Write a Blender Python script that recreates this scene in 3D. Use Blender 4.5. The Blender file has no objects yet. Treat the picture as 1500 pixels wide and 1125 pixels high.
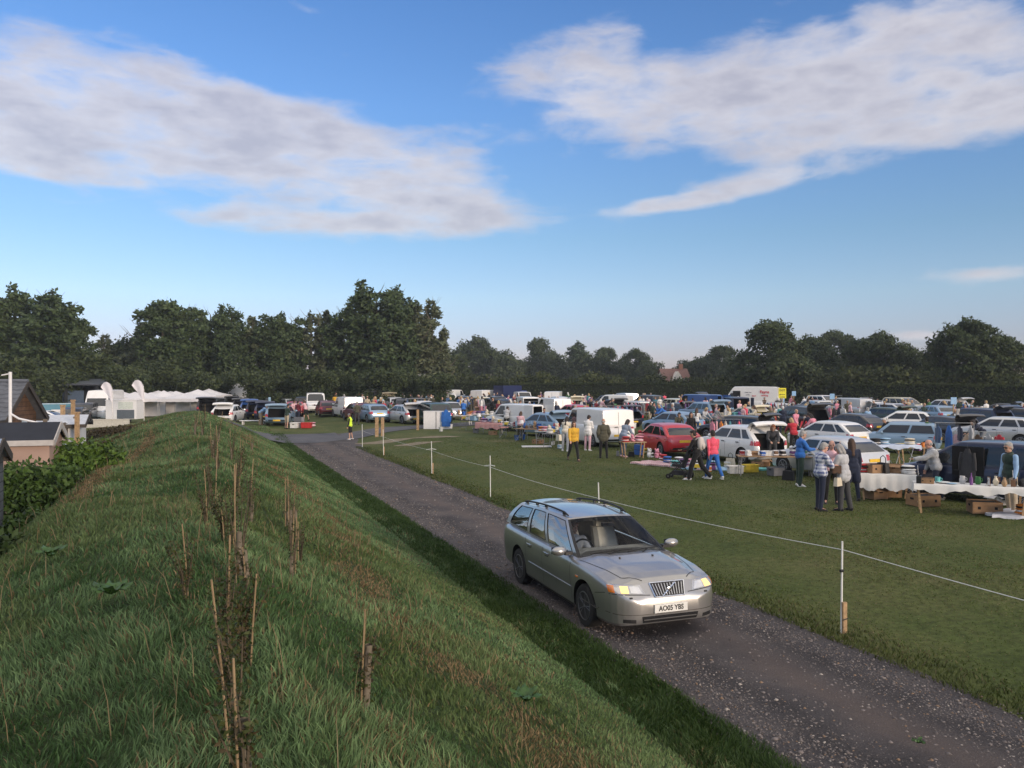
# car boot sale seen from a grass bank
QUAL = 1.0
SKYS = .12; SUNE = 2.6; EXPO = 0.0
SKYT = [(.95, .86, 1.40, 1), (.74, 1.08, 1.60, 1)]
SKYM = [(.1, (1.02, .96, 1.36, 1)), (.2, (1.14, 1.15, 1.36, 1)), (.34, (1.02, 1.15, 1.32, 1)), (.63, (.95, 1.22, 1.60, 1)), (.84, (.84, 1.16, 1.60, 1))]
HIGH = (1.65, 1.5, 1.32)
HAZE = .00036
import bpy, bmesh, math, random
import numpy as np
from mathutils import Vector, Matrix, Euler
from mathutils.bvhtree import BVHTree
random.seed(7); RNG = np.random.default_rng(11)
SC = bpy.context.scene; COL = SC.collection
R = math.radians
# ------------------------------------------------------------------ frame of the place
CAMZ = 3.6; FPX = 1178.0
UX, UY = 0.932, 0.363          # across the track (to the right)
TX, TY = -0.363, 0.932         # along the track (away)
def ut(u, t): return (u*UX + t*TX, u*UY + t*TY)
def to_ut(x, y): return (x*UX + y*UY, x*TX + y*TY)
def sst(a, b, v):
    k = np.clip((np.asarray(v, float)-a)/(b-a), 0, 1); return k*k*(3-2*k)
def T(u, t):
    """height of the land at (u, t)"""
    u = np.asarray(u, float); t = np.asarray(t, float)
    end = 1-sst(50, 60, t)
    toe = -3.9-4.4*sst(23, 34, t)
    left = np.clip((u-toe)/(-1.95-toe), 0, 1); left = left*left*(3-2*left)
    top = 1.9 + .07*np.sin(u*1.7+t*.31) + .05*np.sin(t*.83+1.3*u)
    right = 1-np.clip((u-.45)/3.9, 0, 1)
    right = np.where(u > .45, right*.93+.07*(1-sst(.45, 4.35, u)), 1)
    top = top-.15*np.clip(-u-.2, 0, 3)
    bank = top*left*right*end
    bank = np.where(u > 4.35, 0, bank)
    rise = .33*sst(8.6, 14, u)*(1-sst(46, 60, t)) + .38*sst(46, 62, t)
    far = .0045*np.clip(t-30, 0, 90)*sst(-6, 10, u) + .002*np.clip(t-30, 0, 90)
    far = np.where((u < 8.6) & (t < 46), 0, far*np.where(u < 8.6, sst(46, 60, t), sst(8.6, 12, u)))
    return bank + rise*np.where(u < 8.6, sst(-14, -4, u), 1) + far
def G(x, y):
    u, t = to_ut(x, y); return float(T(u, t))
def at(px, row):
    """the point of the land seen at a place of the photograph (1500 x 1125)"""
    d = 40.0
    z = .35
    for _ in range(40):
        d2 = (CAMZ-z)*FPX/max(row-562.5, .5)
        d = .5*d+.5*d2
        z = G((px-750)/FPX*d, d)
    return ((px-750)/FPX*d, d, z)
def atd(px, d):
    x = (px-750)/FPX*d
    return (x, d, G(x, d))
# ------------------------------------------------------------------ value noise
_tab = RNG.random((256, 256))
def vnoise(x, y):
    x = np.asarray(x, float); y = np.asarray(y, float)
    xi = np.floor(x).astype(int); yi = np.floor(y).astype(int)
    fx = x-xi; fy = y-yi; fx = fx*fx*(3-2*fx); fy = fy*fy*(3-2*fy)
    g = lambda a, b: _tab[a % 256, b % 256]
    return (g(xi, yi)*(1-fx)+g(xi+1, yi)*fx)*(1-fy)+(g(xi, yi+1)*(1-fx)+g(xi+1, yi+1)*fx)*fy
def fbm(x, y, o=3):
    s = 0; a = .5; n = 0
    for i in range(o):
        s = s+a*vnoise(x*2**i+17*i, y*2**i+31*i); n += a; a *= .5
    return s/n
# ------------------------------------------------------------------ tags
def tag(o, label=None, cat=None, group=None, kind=None):
    if label: o['label'] = label
    if cat: o['category'] = cat
    if group: o['group'] = group
    if kind: o['kind'] = kind
    return o
def thing(name, label, cat, loc=(0, 0, 0), rz=0, group=None, scale=1):
    o = bpy.data.objects.new(name, None); COL.objects.link(o)
    o.location = loc; o.rotation_euler = (0, 0, rz); o.empty_display_size = .2
    o.scale = (scale,)*3
    return tag(o, label, cat, group)
def link(name, me, parent=None, loc=None, rot=None, mats=None):
    o = bpy.data.objects.new(name, me); COL.objects.link(o)
    if parent is not None: o.parent = parent
    if loc is not None: o.location = loc
    if rot is not None: o.rotation_euler = rot
    if mats:
        for i, m in mats.items():
            o.material_slots[i].link = 'OBJECT'; o.material_slots[i].material = m
    return o
# ------------------------------------------------------------------ mesh builder
class MB:
    def __init__(s): s.v = []; s.f = []; s.m = []
    def add(s, vs, fs, m=0):
        b = len(s.v); s.v += [tuple(p) for p in vs]
        s.f += [tuple(b+i for i in f) for f in fs]; s.m += [m]*len(fs); return s
    def box(s, c, d, m=0, rz=0, rx=0, ry=0, taper=1):
        x, y, z = d[0]/2, d[1]/2, d[2]/2; k = taper
        vs = [(-x, -y, -z), (x, -y, -z), (x, y, -z), (-x, y, -z), (-x*k, -y*k, z), (x*k, -y*k, z), (x*k, y*k, z), (-x*k, y*k, z)]
        M = Euler((rx, ry, rz)).to_matrix(); c = Vector(c)
        vs = [M@Vector(p)+c for p in vs]
        return s.add(vs, [(0, 3, 2, 1), (4, 5, 6, 7), (0, 1, 5, 4), (1, 2, 6, 5), (2, 3, 7, 6), (3, 0, 4, 7)], m)
    def tube(s, pts, rad, n=8, m=0, cap=True):
        pts = [Vector(p) for p in pts]
        if not isinstance(rad, (list, tuple)): rad = [rad]*len(pts)
        vs = []; up = None
        for i, p in enumerate(pts):
            d = (pts[min(i+1, len(pts)-1)]-pts[max(i-1, 0)])
            d = d.normalized() if d.length > 1e-9 else Vector((0, 0, 1))
            if up is None:
                up = Vector((0, 0, 1)) if abs(d.z) < .9 else Vector((1, 0, 0))
            a = d.cross(up)
            if a.length < 1e-6: a = d.cross(Vector((1, .3, .2)))
            a.normalize(); b = a.cross(d).normalized(); up = b
            for k in range(n):
                an = 2*math.pi*k/n
                vs.append(p+(a*math.cos(an)+b*math.sin(an))*rad[i])
        fs = []
        for i in range(len(pts)-1):
            for k in range(n):
                k2 = (k+1) % n
                fs.append((i*n+k, i*n+k2, (i+1)*n+k2, (i+1)*n+k))
        if cap:
            fs.append(tuple(range(n-1, -1, -1))); e = (len(pts)-1)*n
            fs.append(tuple(e+k for k in range(n)))
        return s.add(vs, fs, m)
    def lathe(s, prof, c=(0, 0, 0), n=12, m=0, axis='z'):
        vs = []; fs = []
        for (r, h) in prof:
            for k in range(n):
                an = 2*math.pi*k/n
                p = (r*math.cos(an), r*math.sin(an), h)
                if axis == 'y': p = (p[0], p[2], p[1])
                if axis == 'x': p = (p[2], p[0], p[1])
                vs.append((p[0]+c[0], p[1]+c[1], p[2]+c[2]))
        for i in range(len(prof)-1):
            for k in range(n):
                k2 = (k+1) % n
                q = (i*n+k, i*n+k2, (i+1)*n+k2, (i+1)*n+k)
                fs.append(q if axis != 'y' else q[::-1])
        a = tuple(range(n-1, -1, -1)); b = tuple((len(prof)-1)*n+k for k in range(n))
        if axis == 'y': a = a[::-1]; b = b[::-1]
        fs += [a, b]
        return s.add(vs, fs, m)
    def ell(s, c, r, n=12, k=8, m=0, rot=None):
        vs = []; fs = []
        M = rot.to_matrix() if rot is not None else None
        c = Vector(c)
        vs.append((0, 0, -r[2]))
        for i in range(1, k):
            a = -math.pi/2+math.pi*i/k
            for j in range(n):
                b = 2*math.pi*j/n
                vs.append((r[0]*math.cos(a)*math.cos(b), r[1]*math.cos(a)*math.sin(b), r[2]*math.sin(a)))
        vs.append((0, 0, r[2]))
        vs = [(M@Vector(p) if M else Vector(p))+c for p in vs]
        for j in range(n):
            fs.append((0, 1+(j+1) % n, 1+j))
            fs.append((len(vs)-1, 1+(k-2)*n+j, 1+(k-2)*n+(j+1) % n))
        for i in range(k-2):
            for j in range(n):
                j2 = (j+1) % n
                fs.append((1+i*n+j, 1+i*n+j2, 1+(i+1)*n+j2, 1+(i+1)*n+j))
        return s.add(vs, fs, m)
    def prism(s, poly, a, b, axis='y', m=0):
        """poly of 2D points extruded from a to b along axis"""
        n = len(poly)
        def P(p, h): return {'y': (p[0], h, p[1]), 'x': (h, p[0], p[1]), 'z': (p[0], p[1], h)}[axis]
        vs = [P(p, a) for p in poly]+[P(p, b) for p in poly]
        fs = [tuple(range(n)), tuple(range(2*n-1, n-1, -1))]
        for i in range(n):
            j = (i+1) % n; fs.append((i, i+n, j+n, j))
        return s.add(vs, fs, m)
    def grid(s, P, m=0, close=False):
        nu = len(P); nv = len(P[0]); b = len(s.v)
        for r in P: s.v += [tuple(p) for p in r]
        for i in range(nu-1):
            for j in range(nv-1):
                s.f.append((b+i*nv+j, b+(i+1)*nv+j, b+(i+1)*nv+j+1, b+i*nv+j+1)); s.m.append(m)
        return s
    def mesh(s, name, mats, smooth=None, fix=True):
        me = bpy.data.meshes.new(name); me.from_pydata(s.v, [], s.f)
        for m in (mats if isinstance(mats, (list, tuple)) else [mats]): me.materials.append(m)
        me.polygons.foreach_set('material_index', s.m)
        if fix:
            bm = bmesh.new(); bm.from_mesh(me); bmesh.ops.recalc_face_normals(bm, faces=bm.faces); bm.to_mesh(me); bm.free()
        if smooth:
            me.polygons.foreach_set('use_smooth', [True]*len(me.polygons))
            me.set_sharp_from_angle(angle=R(smooth))
        me.update(); return me
    def obj(s, name, mats, parent=None, smooth=None, loc=None, rot=None, fix=True):
        return link(name, s.mesh(name, mats, smooth, fix), parent, loc, rot)
def fast_mesh(name, V, F, mats, col=None, smooth=False, fm=None):
    """V (n,3); F list of (m,k) index arrays; col (n,3) vertex colours"""
    me = bpy.data.meshes.new(name)
    V = np.asarray(V, np.float32); me.vertices.add(len(V)); me.vertices.foreach_set('co', V.ravel())
    loops = np.concatenate([f.ravel() for f in F]).astype(np.int32)
    tot = np.concatenate([np.full(len(f), f.shape[1]) for f in F]).astype(np.int32)
    st = np.concatenate([[0], np.cumsum(tot)[:-1]]).astype(np.int32)
    me.loops.add(len(loops)); me.loops.foreach_set('vertex_index', loops)
    me.polygons.add(len(tot)); me.polygons.foreach_set('loop_start', st)
    me.polygons.foreach_set('loop_total', tot)
    if fm is not None: me.polygons.foreach_set('material_index', np.asarray(fm, np.int32))
    if smooth: me.polygons.foreach_set('use_smooth', np.ones(len(tot), bool))
    for m in mats: me.materials.append(m)
    me.update(calc_edges=True)
    if col is not None:
        a = me.color_attributes.new('Col', 'FLOAT_COLOR', 'POINT')
        c4 = np.ones((len(V), 4), np.float32); c4[:, :3] = col; a.data.foreach_set('color', c4.ravel())
    return me
def apply_mods(o):
    dg = bpy.context.evaluated_depsgraph_get(); dg.update()
    me = bpy.data.meshes.new_from_object(o.evaluated_get(dg)); return me
def drop(o):
    bpy.data.objects.remove(o, do_unlink=True)
def boolean(me, cutters, tol=False):
    o = link('work', me)
    cs = []
    for c in cutters:
        co = link('cut', c); cs.append(co)
        b = o.modifiers.new('b', 'BOOLEAN'); b.operation = 'DIFFERENCE'; b.solver = 'EXACT'; b.object = co
        b.material_mode = 'TRANSFER'
        if tol: b.use_self = True; b.use_hole_tolerant = True
    r = apply_mods(o); drop(o)
    for c in cs: drop(c)
    return r
# ------------------------------------------------------------------ materials
def nodes(name):
    m = bpy.data.materials.new(name); m.use_nodes = True
    nt = m.node_tree; b = nt.nodes['Principled BSDF']
    return m, nt, b
def nn(nt, ty, **kw):
    n = nt.nodes.new(ty)
    for k, v in kw.items():
        if k in n.inputs.keys() if hasattr(n.inputs, 'keys') else False: n.inputs[k].default_value = v
        else: setattr(n, k, v)
    return n
_MC = {}
def mat(name, col, rough=.6, metal=0, var=.12, vs=8, spec=.4, coat=0, bump=0, bs=60, sheen=0, flake=0):
    key = (name,)
    if key in _MC: return _MC[key]
    m, nt, b = nodes(name)
    b.inputs['Roughness'].default_value = rough; b.inputs['Metallic'].default_value = metal
    b.inputs['Specular IOR Level'].default_value = spec
    b.inputs['Coat Weight'].default_value = coat; b.inputs['Coat Roughness'].default_value = .04
    if sheen: b.inputs['Sheen Weight'].default_value = sheen
    tc = nn(nt, 'ShaderNodeTexCoord')
    nz = nn(nt, 'ShaderNodeTexNoise'); nz.inputs['Scale'].default_value = vs; nz.inputs['Detail'].default_value = 4
    nt.links.new(tc.outputs['Object'], nz.inputs['Vector'])
    rp = nn(nt, 'ShaderNodeValToRGB')
    a, c = 1-var, 1+var
    rp.color_ramp.elements[0].color = (*[x*a for x in col], 1); rp.color_ramp.elements[0].position = .3
    rp.color_ramp.elements[1].color = (*[min(1, x*c) for x in col], 1); rp.color_ramp.elements[1].position = .7
    nt.links.new(nz.outputs['Fac'], rp.inputs['Fac']); nt.links.new(rp.outputs['Color'], b.inputs['Base Color'])
    if bump:
        n2 = nn(nt, 'ShaderNodeTexNoise'); n2.inputs['Scale'].default_value = bs; n2.inputs['Detail'].default_value = 3
        bp = nn(nt, 'ShaderNodeBump'); bp.inputs['Strength'].default_value = bump; bp.inputs['Distance'].default_value = .02
        nt.links.new(tc.outputs['Object'], n2.inputs['Vector'])
        nt.links.new(n2.outputs['Fac'], bp.inputs['Height']); nt.links.new(bp.outputs['Normal'], b.inputs['Normal'])
    _MC[key] = m; return m
def glass_mat(name, tint, ior=1.6):
    m, nt, b = nodes(name); nt.nodes.remove(b)
    out = nt.nodes['Material Output']
    tr = nn(nt, 'ShaderNodeBsdfTransparent'); tr.inputs['Color'].default_value = (*tint, 1)
    gl = nn(nt, 'ShaderNodeBsdfGlossy'); gl.inputs['Roughness'].default_value = .015
    fr = nn(nt, 'ShaderNodeFresnel'); fr.inputs['IOR'].default_value = ior
    mx = nn(nt, 'ShaderNodeMixShader')
    nt.links.new(fr.outputs[0], mx.inputs[0]); nt.links.new(tr.outputs[0], mx.inputs[1]); nt.links.new(gl.outputs[0], mx.inputs[2])
    nt.links.new(mx.outputs[0], out.inputs['Surface']); return m
def leaf_mat(name, transl=.25, rough=.55):
    """foliage: the leaf's own colour comes from the vertex colours"""
    m, nt, b = nodes(name)
    at_ = nn(nt, 'ShaderNodeAttribute'); at_.attribute_name = 'Col'
    b.inputs['Roughness'].default_value = rough; b.inputs['Specular IOR Level'].default_value = .25
    nt.links.new(at_.outputs['Color'], b.inputs['Base Color'])
    tr = nn(nt, 'ShaderNodeBsdfTranslucent'); nt.links.new(at_.outputs['Color'], tr.inputs['Color'])
    mx = nn(nt, 'ShaderNodeMixShader'); mx.inputs[0].default_value = transl
    nt.links.new(b.outputs[0], mx.inputs[1]); nt.links.new(tr.outputs[0], mx.inputs[2])
    nt.links.new(mx.outputs[0], nt.nodes['Material Output'].inputs['Surface']); return m
LEAF = leaf_mat('leaf')
BLADE = leaf_mat('grass_blade', .3, .6)
BLACK = mat('black_plastic', (.012, .012, .013), .5, var=.2)
RUBBER = mat('rubber', (.018, .018, .018), .85, var=.2)
ALLOY = mat('alloy', (.42, .43, .45), .35, .8)
DARKIN = mat('dark_interior', (.010, .010, .011), .9)
DGLASS = mat('dark_glass', (.012, .016, .02), .04, var=.1, spec=.8)
CHROME = mat('chrome', (.75, .75, .75), .18, 1)
LAMP = mat('lamp_lens', (.62, .64, .66), .08, .3, spec=.8, coat=1)
REDLAMP = mat('red_lens', (.42, .012, .012), .15, spec=.7, coat=1)
PLATEY = mat('yellow_plate', (.75, .48, .04), .4)
PLATEW = mat('white_plate', (.74, .74, .7), .4)
WOOD = mat('pale_wood', (.36, .24, .13), .75, var=.3, vs=14, bump=.2)
DWOOD = mat('dark_wood', (.09, .05, .03), .7, var=.3, vs=10)
CARD = mat('cardboard', (.30, .18, .095), .85, var=.15)
WHITE = mat('white_paint', (.72, .72, .72), .45, var=.05)
STEEL = mat('steel', (.35, .36, .37), .4, .8)
# ------------------------------------------------------------------ camera
cam = bpy.data.cameras.new('camera'); camo = bpy.data.objects.new('camera', cam); COL.objects.link(camo)
camo.location = (0, 0, CAMZ); camo.rotation_euler = (R(90), 0, 0)
cam.sensor_fit = 'HORIZONTAL'; cam.sensor_width = 36; cam.lens = 36*FPX/1500; cam.clip_start = .1; cam.clip_end = 6000
SC.camera = camo
# ------------------------------------------------------------------ sky, clouds, sun
SUN_AZ, SUN_EL = 138, 9       # compass degrees clockwise from +Y
w = bpy.data.worlds.new('World'); SC.world = w; w.use_nodes = True
nt = w.node_tree; bg = nt.nodes['Background']
L = nt.links.new
def M2(op, a, b=None, c=None):
    n = nn(nt, 'ShaderNodeMath'); n.operation = op
    for i, v in enumerate((a, b, c)):
        if v is None: continue
        if isinstance(v, (int, float)): n.inputs[i].default_value = v
        else: L(v, n.inputs[i])
    return n.outputs[0]
sky = nn(nt, 'ShaderNodeTexSky'); sky.sky_type = 'NISHITA'; sky.sun_disc = False
sky.sun_elevation = R(SUN_EL+6); sky.sun_rotation = R(SUN_AZ); sky.altitude = 30; sky.air_density = 1.0; sky.dust_density = .6; sky.ozone_density = 2.2
tc = nn(nt, 'ShaderNodeTexCoord'); sep = nn(nt, 'ShaderNodeSeparateXYZ'); L(tc.outputs['Generated'], sep.inputs[0])
dx, dy, dz = sep.outputs
zc = M2('MAXIMUM', dz, .012)
azi = M2('MULTIPLY', M2('ARCTAN2', dx, dy), 180/math.pi)
ele = M2('MULTIPLY', M2('ARCSINE', dz), 180/math.pi)
# ragged edges: noise on the flat cloud deck overhead and noise in angle
pl = nn(nt, 'ShaderNodeCombineXYZ')
L(M2('DIVIDE', dx, M2('ADD', zc, .06)), pl.inputs[0]); L(M2('DIVIDE', dy, M2('ADD', zc, .06)), pl.inputs[1]); pl.inputs[2].default_value = 3.1
def noise(vec, sc, det, rough, dist=0):
    n = nn(nt, 'ShaderNodeTexNoise'); n.inputs['Scale'].default_value = sc; n.inputs['Detail'].default_value = det
    n.inputs['Roughness'].default_value = rough; n.inputs['Distortion'].default_value = dist
    L(vec, n.inputs['Vector']); return n.outputs['Fac']
n1 = noise(pl.outputs[0], 1.15, 7, .56, .25)
ang = nn(nt, 'ShaderNodeCombineXYZ'); L(M2('MULTIPLY', azi, .055), ang.inputs[0]); L(M2('MULTIPLY', ele, .15), ang.inputs[1]); ang.inputs[2].default_value = 1.7
n2 = noise(ang.outputs[0], 2.6, 7, .58, .15)
def pxae(px, row):
    a = math.atan((px-750)/FPX); return math.degrees(a), math.degrees(math.atan((562.5-row)/FPX*math.cos(a)))
# cloud banks: (centre, length, height in photograph units, tilt, weight)
CL = [(90, 150, 330, 88, 8, 1.0), (330, 185, 270, 75, 10, 1.0), (540, 245, 220, 52, 12, .95), (655, 285, 120, 28, 10, .8), (480, 326, 250, 20, 0, 1.1),
      (110, 252, 130, 16, 0, 1.25), (5, 205, 50, 22, 0, .7), (850, 120, 190, 60, 12, .8), (1030, 150, 260, 70, 4, 1.0), (1260, 120, 190, 88, 0, 1.1),
      (1320, 178, 100, 34, 0, .75), (1150, 212, 60, 30, -25, .55), (1090, 272, 165, 17, -7, .85), (975, 300, 130, 15, -4, .95), (1450, 70, 140, 80, 0, .52), (1490, 170, 80, 34, 0, .6),
      (1460, 400, 130, 16, 2, .8), (1340, 492, 50, 8, 0, 1.0), (450, 12, 60, 12, 10, .6), (520, 92, 34, 12, 25, .6), (885, 48, 60, 30, 0, .62), (1350, 5, 150, 36, 0, .36), (680, 210, 60, 60, 0, .3)]
tot = None
for (px, row, a, b, tilt, wt) in CL:
    ca, ce = pxae(px, row); k = 0.0487*.93
    ra, rb = a*k, b*k
    th = -R(tilt); c_, s_ = math.cos(th), math.sin(th)
    da = M2('SUBTRACT', azi, ca); de = M2('SUBTRACT', ele, ce)
    p = M2('DIVIDE', M2('ADD', M2('MULTIPLY', da, c_), M2('MULTIPLY', de, s_)), ra)
    q = M2('DIVIDE', M2('SUBTRACT', M2('MULTIPLY', de, c_), M2('MULTIPLY', da, s_)), rb)
    r2 = M2('ADD', M2('MULTIPLY', p, p), M2('MULTIPLY', q, q))
    e = M2('MULTIPLY', M2('EXPONENT', M2('MULTIPLY', r2, -1.0)), wt)
    tot = e if tot is None else M2('ADD', tot, e)
# clouds over the rest of the dome
rest = M2('MULTIPLY', M2('ADD', M2('GREATER_THAN', ele, 27), M2('GREATER_THAN', M2('ABSOLUTE', azi), 40)), M2('MULTIPLY', n1, 1.5))
tot = M2('ADD', tot, rest)
n4 = noise(ang.outputs[0], 5.2, 7, .6, .3)
nmix = M2('ADD', M2('MULTIPLY', n1, .40), M2('ADD', M2('MULTIPLY', n2, .46), M2('MULTIPLY', n4, .38)))
tot = M2('MINIMUM', tot, 1.15)
dens = M2('ADD', M2('MULTIPLY', tot, .80), M2('MULTIPLY', M2('SUBTRACT', nmix, .62), 2.1))
ms = nn(nt, 'ShaderNodeMapRange'); ms.interpolation_type = 'SMOOTHSTEP'
ms.inputs['From Min'].default_value = .30; ms.inputs['From Max'].default_value = 1.02
L(dens, ms.inputs['Value'])
cov = M2('MULTIPLY', ms.outputs[0], M2('MULTIPLY', M2('GREATER_THAN', dz, .002), .80))
# lit rims and grey bellies from density
sh = nn(nt, 'ShaderNodeMapRange'); sh.inputs['From Min'].default_value = .35; sh.inputs['From Max'].default_value = 1.25
n3 = noise(ang.outputs[0], 7.5, 5, .6, .1)
L(M2('ADD', M2('MULTIPLY', dens, .7), M2('ADD', M2('MULTIPLY', M2('SUBTRACT', n2, .48), 1.6), M2('MULTIPLY', M2('SUBTRACT', n3, .5), .9))), sh.inputs['Value'])
cc = nn(nt, 'ShaderNodeValToRGB')
cc.color_ramp.elements[0].color = (.83, .79, .81, 1); cc.color_ramp.elements[0].position = 0
cc.color_ramp.elements[1].color = (.54, .515, .57, 1); cc.color_ramp.elements[1].position = 1
L(sh.outputs[0], cc.inputs[0])
# sky: Nishita carried to the photograph's exposure
tint = nn(nt, 'ShaderNodeValToRGB'); cr = tint.color_ramp
cr.elements[0].position = 0; cr.elements[0].color = SKYT[0]
cr.elements[1].position = 1; cr.elements[1].color = SKYT[-1]
for p_, c_ in SKYM:
    e = cr.elements.new(p_); e.color = c_
L(M2('DIVIDE', ele, 30.0), tint.inputs[0])
mu = nn(nt, 'ShaderNodeMix'); mu.data_type = 'RGBA'; mu.blend_type = 'MULTIPLY'; mu.inputs[0].default_value = 1
L(sky.outputs[0], mu.inputs[6]); L(tint.outputs[0], mu.inputs[7])
mc = nn(nt, 'ShaderNodeMix'); mc.data_type = 'RGBA'
cs = nn(nt, 'ShaderNodeMix'); cs.data_type = 'RGBA'; cs.blend_type = 'MULTIPLY'; cs.inputs[0].default_value = 1
L(cc.outputs[0], cs.inputs[6]); cs.inputs[7].default_value = (1/SKYS, 1/SKYS, 1/SKYS, 1)
# unseen warm bright cloud, added high overhead to lift the light on the ground
hi = nn(nt, 'ShaderNodeMapRange'); hi.interpolation_type = 'SMOOTHSTEP'; hi.inputs['From Min'].default_value = 26; hi.inputs['From Max'].default_value = 48; L(ele, hi.inputs['Value'])
hm = nn(nt, 'ShaderNodeMix'); hm.data_type = 'RGBA'; L(hi.outputs[0], hm.inputs[0]); L(cs.outputs[2], hm.inputs[6]); hm.inputs[7].default_value = (HIGH[0]/SKYS, HIGH[1]/SKYS, HIGH[2]/SKYS, 1)
L(cov, mc.inputs[0]); L(mu.outputs[2], mc.inputs[6]); L(hm.outputs[2], mc.inputs[7])
L(mc.outputs[2], bg.inputs['Color']); bg.inputs['Strength'].default_value = SKYS
sun = bpy.data.lights.new('sun', 'SUN'); suno = bpy.data.objects.new('sun', sun); COL.objects.link(suno)
sun.energy = SUNE; sun.angle = R(11); sun.color = (1, .80, .62)
sd = Vector((math.sin(R(SUN_AZ))*math.cos(R(SUN_EL)), math.cos(R(SUN_AZ))*math.cos(R(SUN_EL)), math.sin(R(SUN_EL))))
suno.rotation_euler = (-sd).to_track_quat('-Z', 'Y').to_euler(); suno.location = sd*200
vs = SC.view_settings; vs.view_transform = 'Standard'; vs.look = 'None'; vs.gamma = 1; vs.exposure = EXPO
SC.render.engine = 'CYCLES'; SC.cycles.use_denoising = True; SC.cycles.max_bounces = 6; SC.cycles.transparent_max_bounces = 12
SC.cycles.diffuse_bounces = 3; SC.cycles.glossy_bounces = 3; SC.cycles.sample_clamp_indirect = 6; SC.cycles.caustics_reflective = False
# ------------------------------------------------------------------ the land
def ground_mat(name, cols, scale, rough=.9, bump=.5, bsc=40, patch=None):
    """cols: list of (pos, colour) for a broad mix, fine breakup on top"""
    m, nt, b = nodes(name); L = nt.links.new
    tc = nn(nt, 'ShaderNodeTexCoord')
    a = nn(nt, 'ShaderNodeTexNoise'); a.inputs['Scale'].default_value = scale; a.inputs['Detail'].default_value = 6; a.inputs['Roughness'].default_value = .65
    L(tc.outputs['Object'], a.inputs['Vector'])
    rp = nn(nt, 'ShaderNodeValToRGB')
    rp.color_ramp.elements[0].position = cols[0][0]; rp.color_ramp.elements[0].color = (*cols[0][1], 1)
    rp.color_ramp.elements[1].position = cols[-1][0]; rp.color_ramp.elements[1].color = (*cols[-1][1], 1)
    for p, c in cols[1:-1]:
        e = rp.color_ramp.elements.new(p); e.color = (*c, 1)
    L(a.outputs['Fac'], rp.inputs[0])
    f = nn(nt, 'ShaderNodeTexNoise'); f.inputs['Scale'].default_value = bsc; f.inputs['Detail'].default_value = 5; f.inputs['Roughness'].default_value = .7
    L(tc.outputs['Object'], f.inputs['Vector'])
    fr = nn(nt, 'ShaderNodeMapRange'); fr.inputs['From Min'].default_value = .3; fr.inputs['From Max'].default_value = .7; fr.inputs['To Min'].default_value = .55; fr.inputs['To Max'].default_value = 1.4
    L(f.outputs['Fac'], fr.inputs['Value'])
    mx = nn(nt, 'ShaderNodeMix'); mx.data_type = 'RGBA'; mx.blend_type = 'MULTIPLY'; mx.inputs[0].default_value = 1
    L(rp.outputs[0], mx.inputs[6]); L(fr.outputs[0], mx.inputs[7])
    L(mx.outputs[2], b.inputs['Base Color']); b.inputs['Roughness'].default_value = rough; b.inputs['Specular IOR Level'].default_value = .15
    bp = nn(nt, 'ShaderNodeBump'); bp.inputs['Strength'].default_value = bump; bp.inputs['Distance'].default_value = .03
    L(f.outputs['Fac'], bp.inputs['Height']); L(bp.outputs[0], b.inputs['Normal'])
    return m
LAWN = ground_mat('lawn', [(.25, (.043, .060, .015)), (.42, (.066, .086, .024)), (.58, (.092, .102, .034)), (.75, (.135, .122, .058))], .35, bsc=9)
BANKM = ground_mat('bank_soil', [(.25, (.020, .032, .010)), (.5, (.032, .052, .016)), (.66, (.055, .058, .022)), (.8, (.11, .085, .045))], .8, bsc=14)
TRACKM = ground_mat('crushed_stone', [(.2, (.058, .054, .056)), (.45, (.090, .083, .085)), (.62, (.120, .108, .107)), (.8, (.16, .132, .12))], 1.1, bump=1.0, bsc=55)
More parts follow.
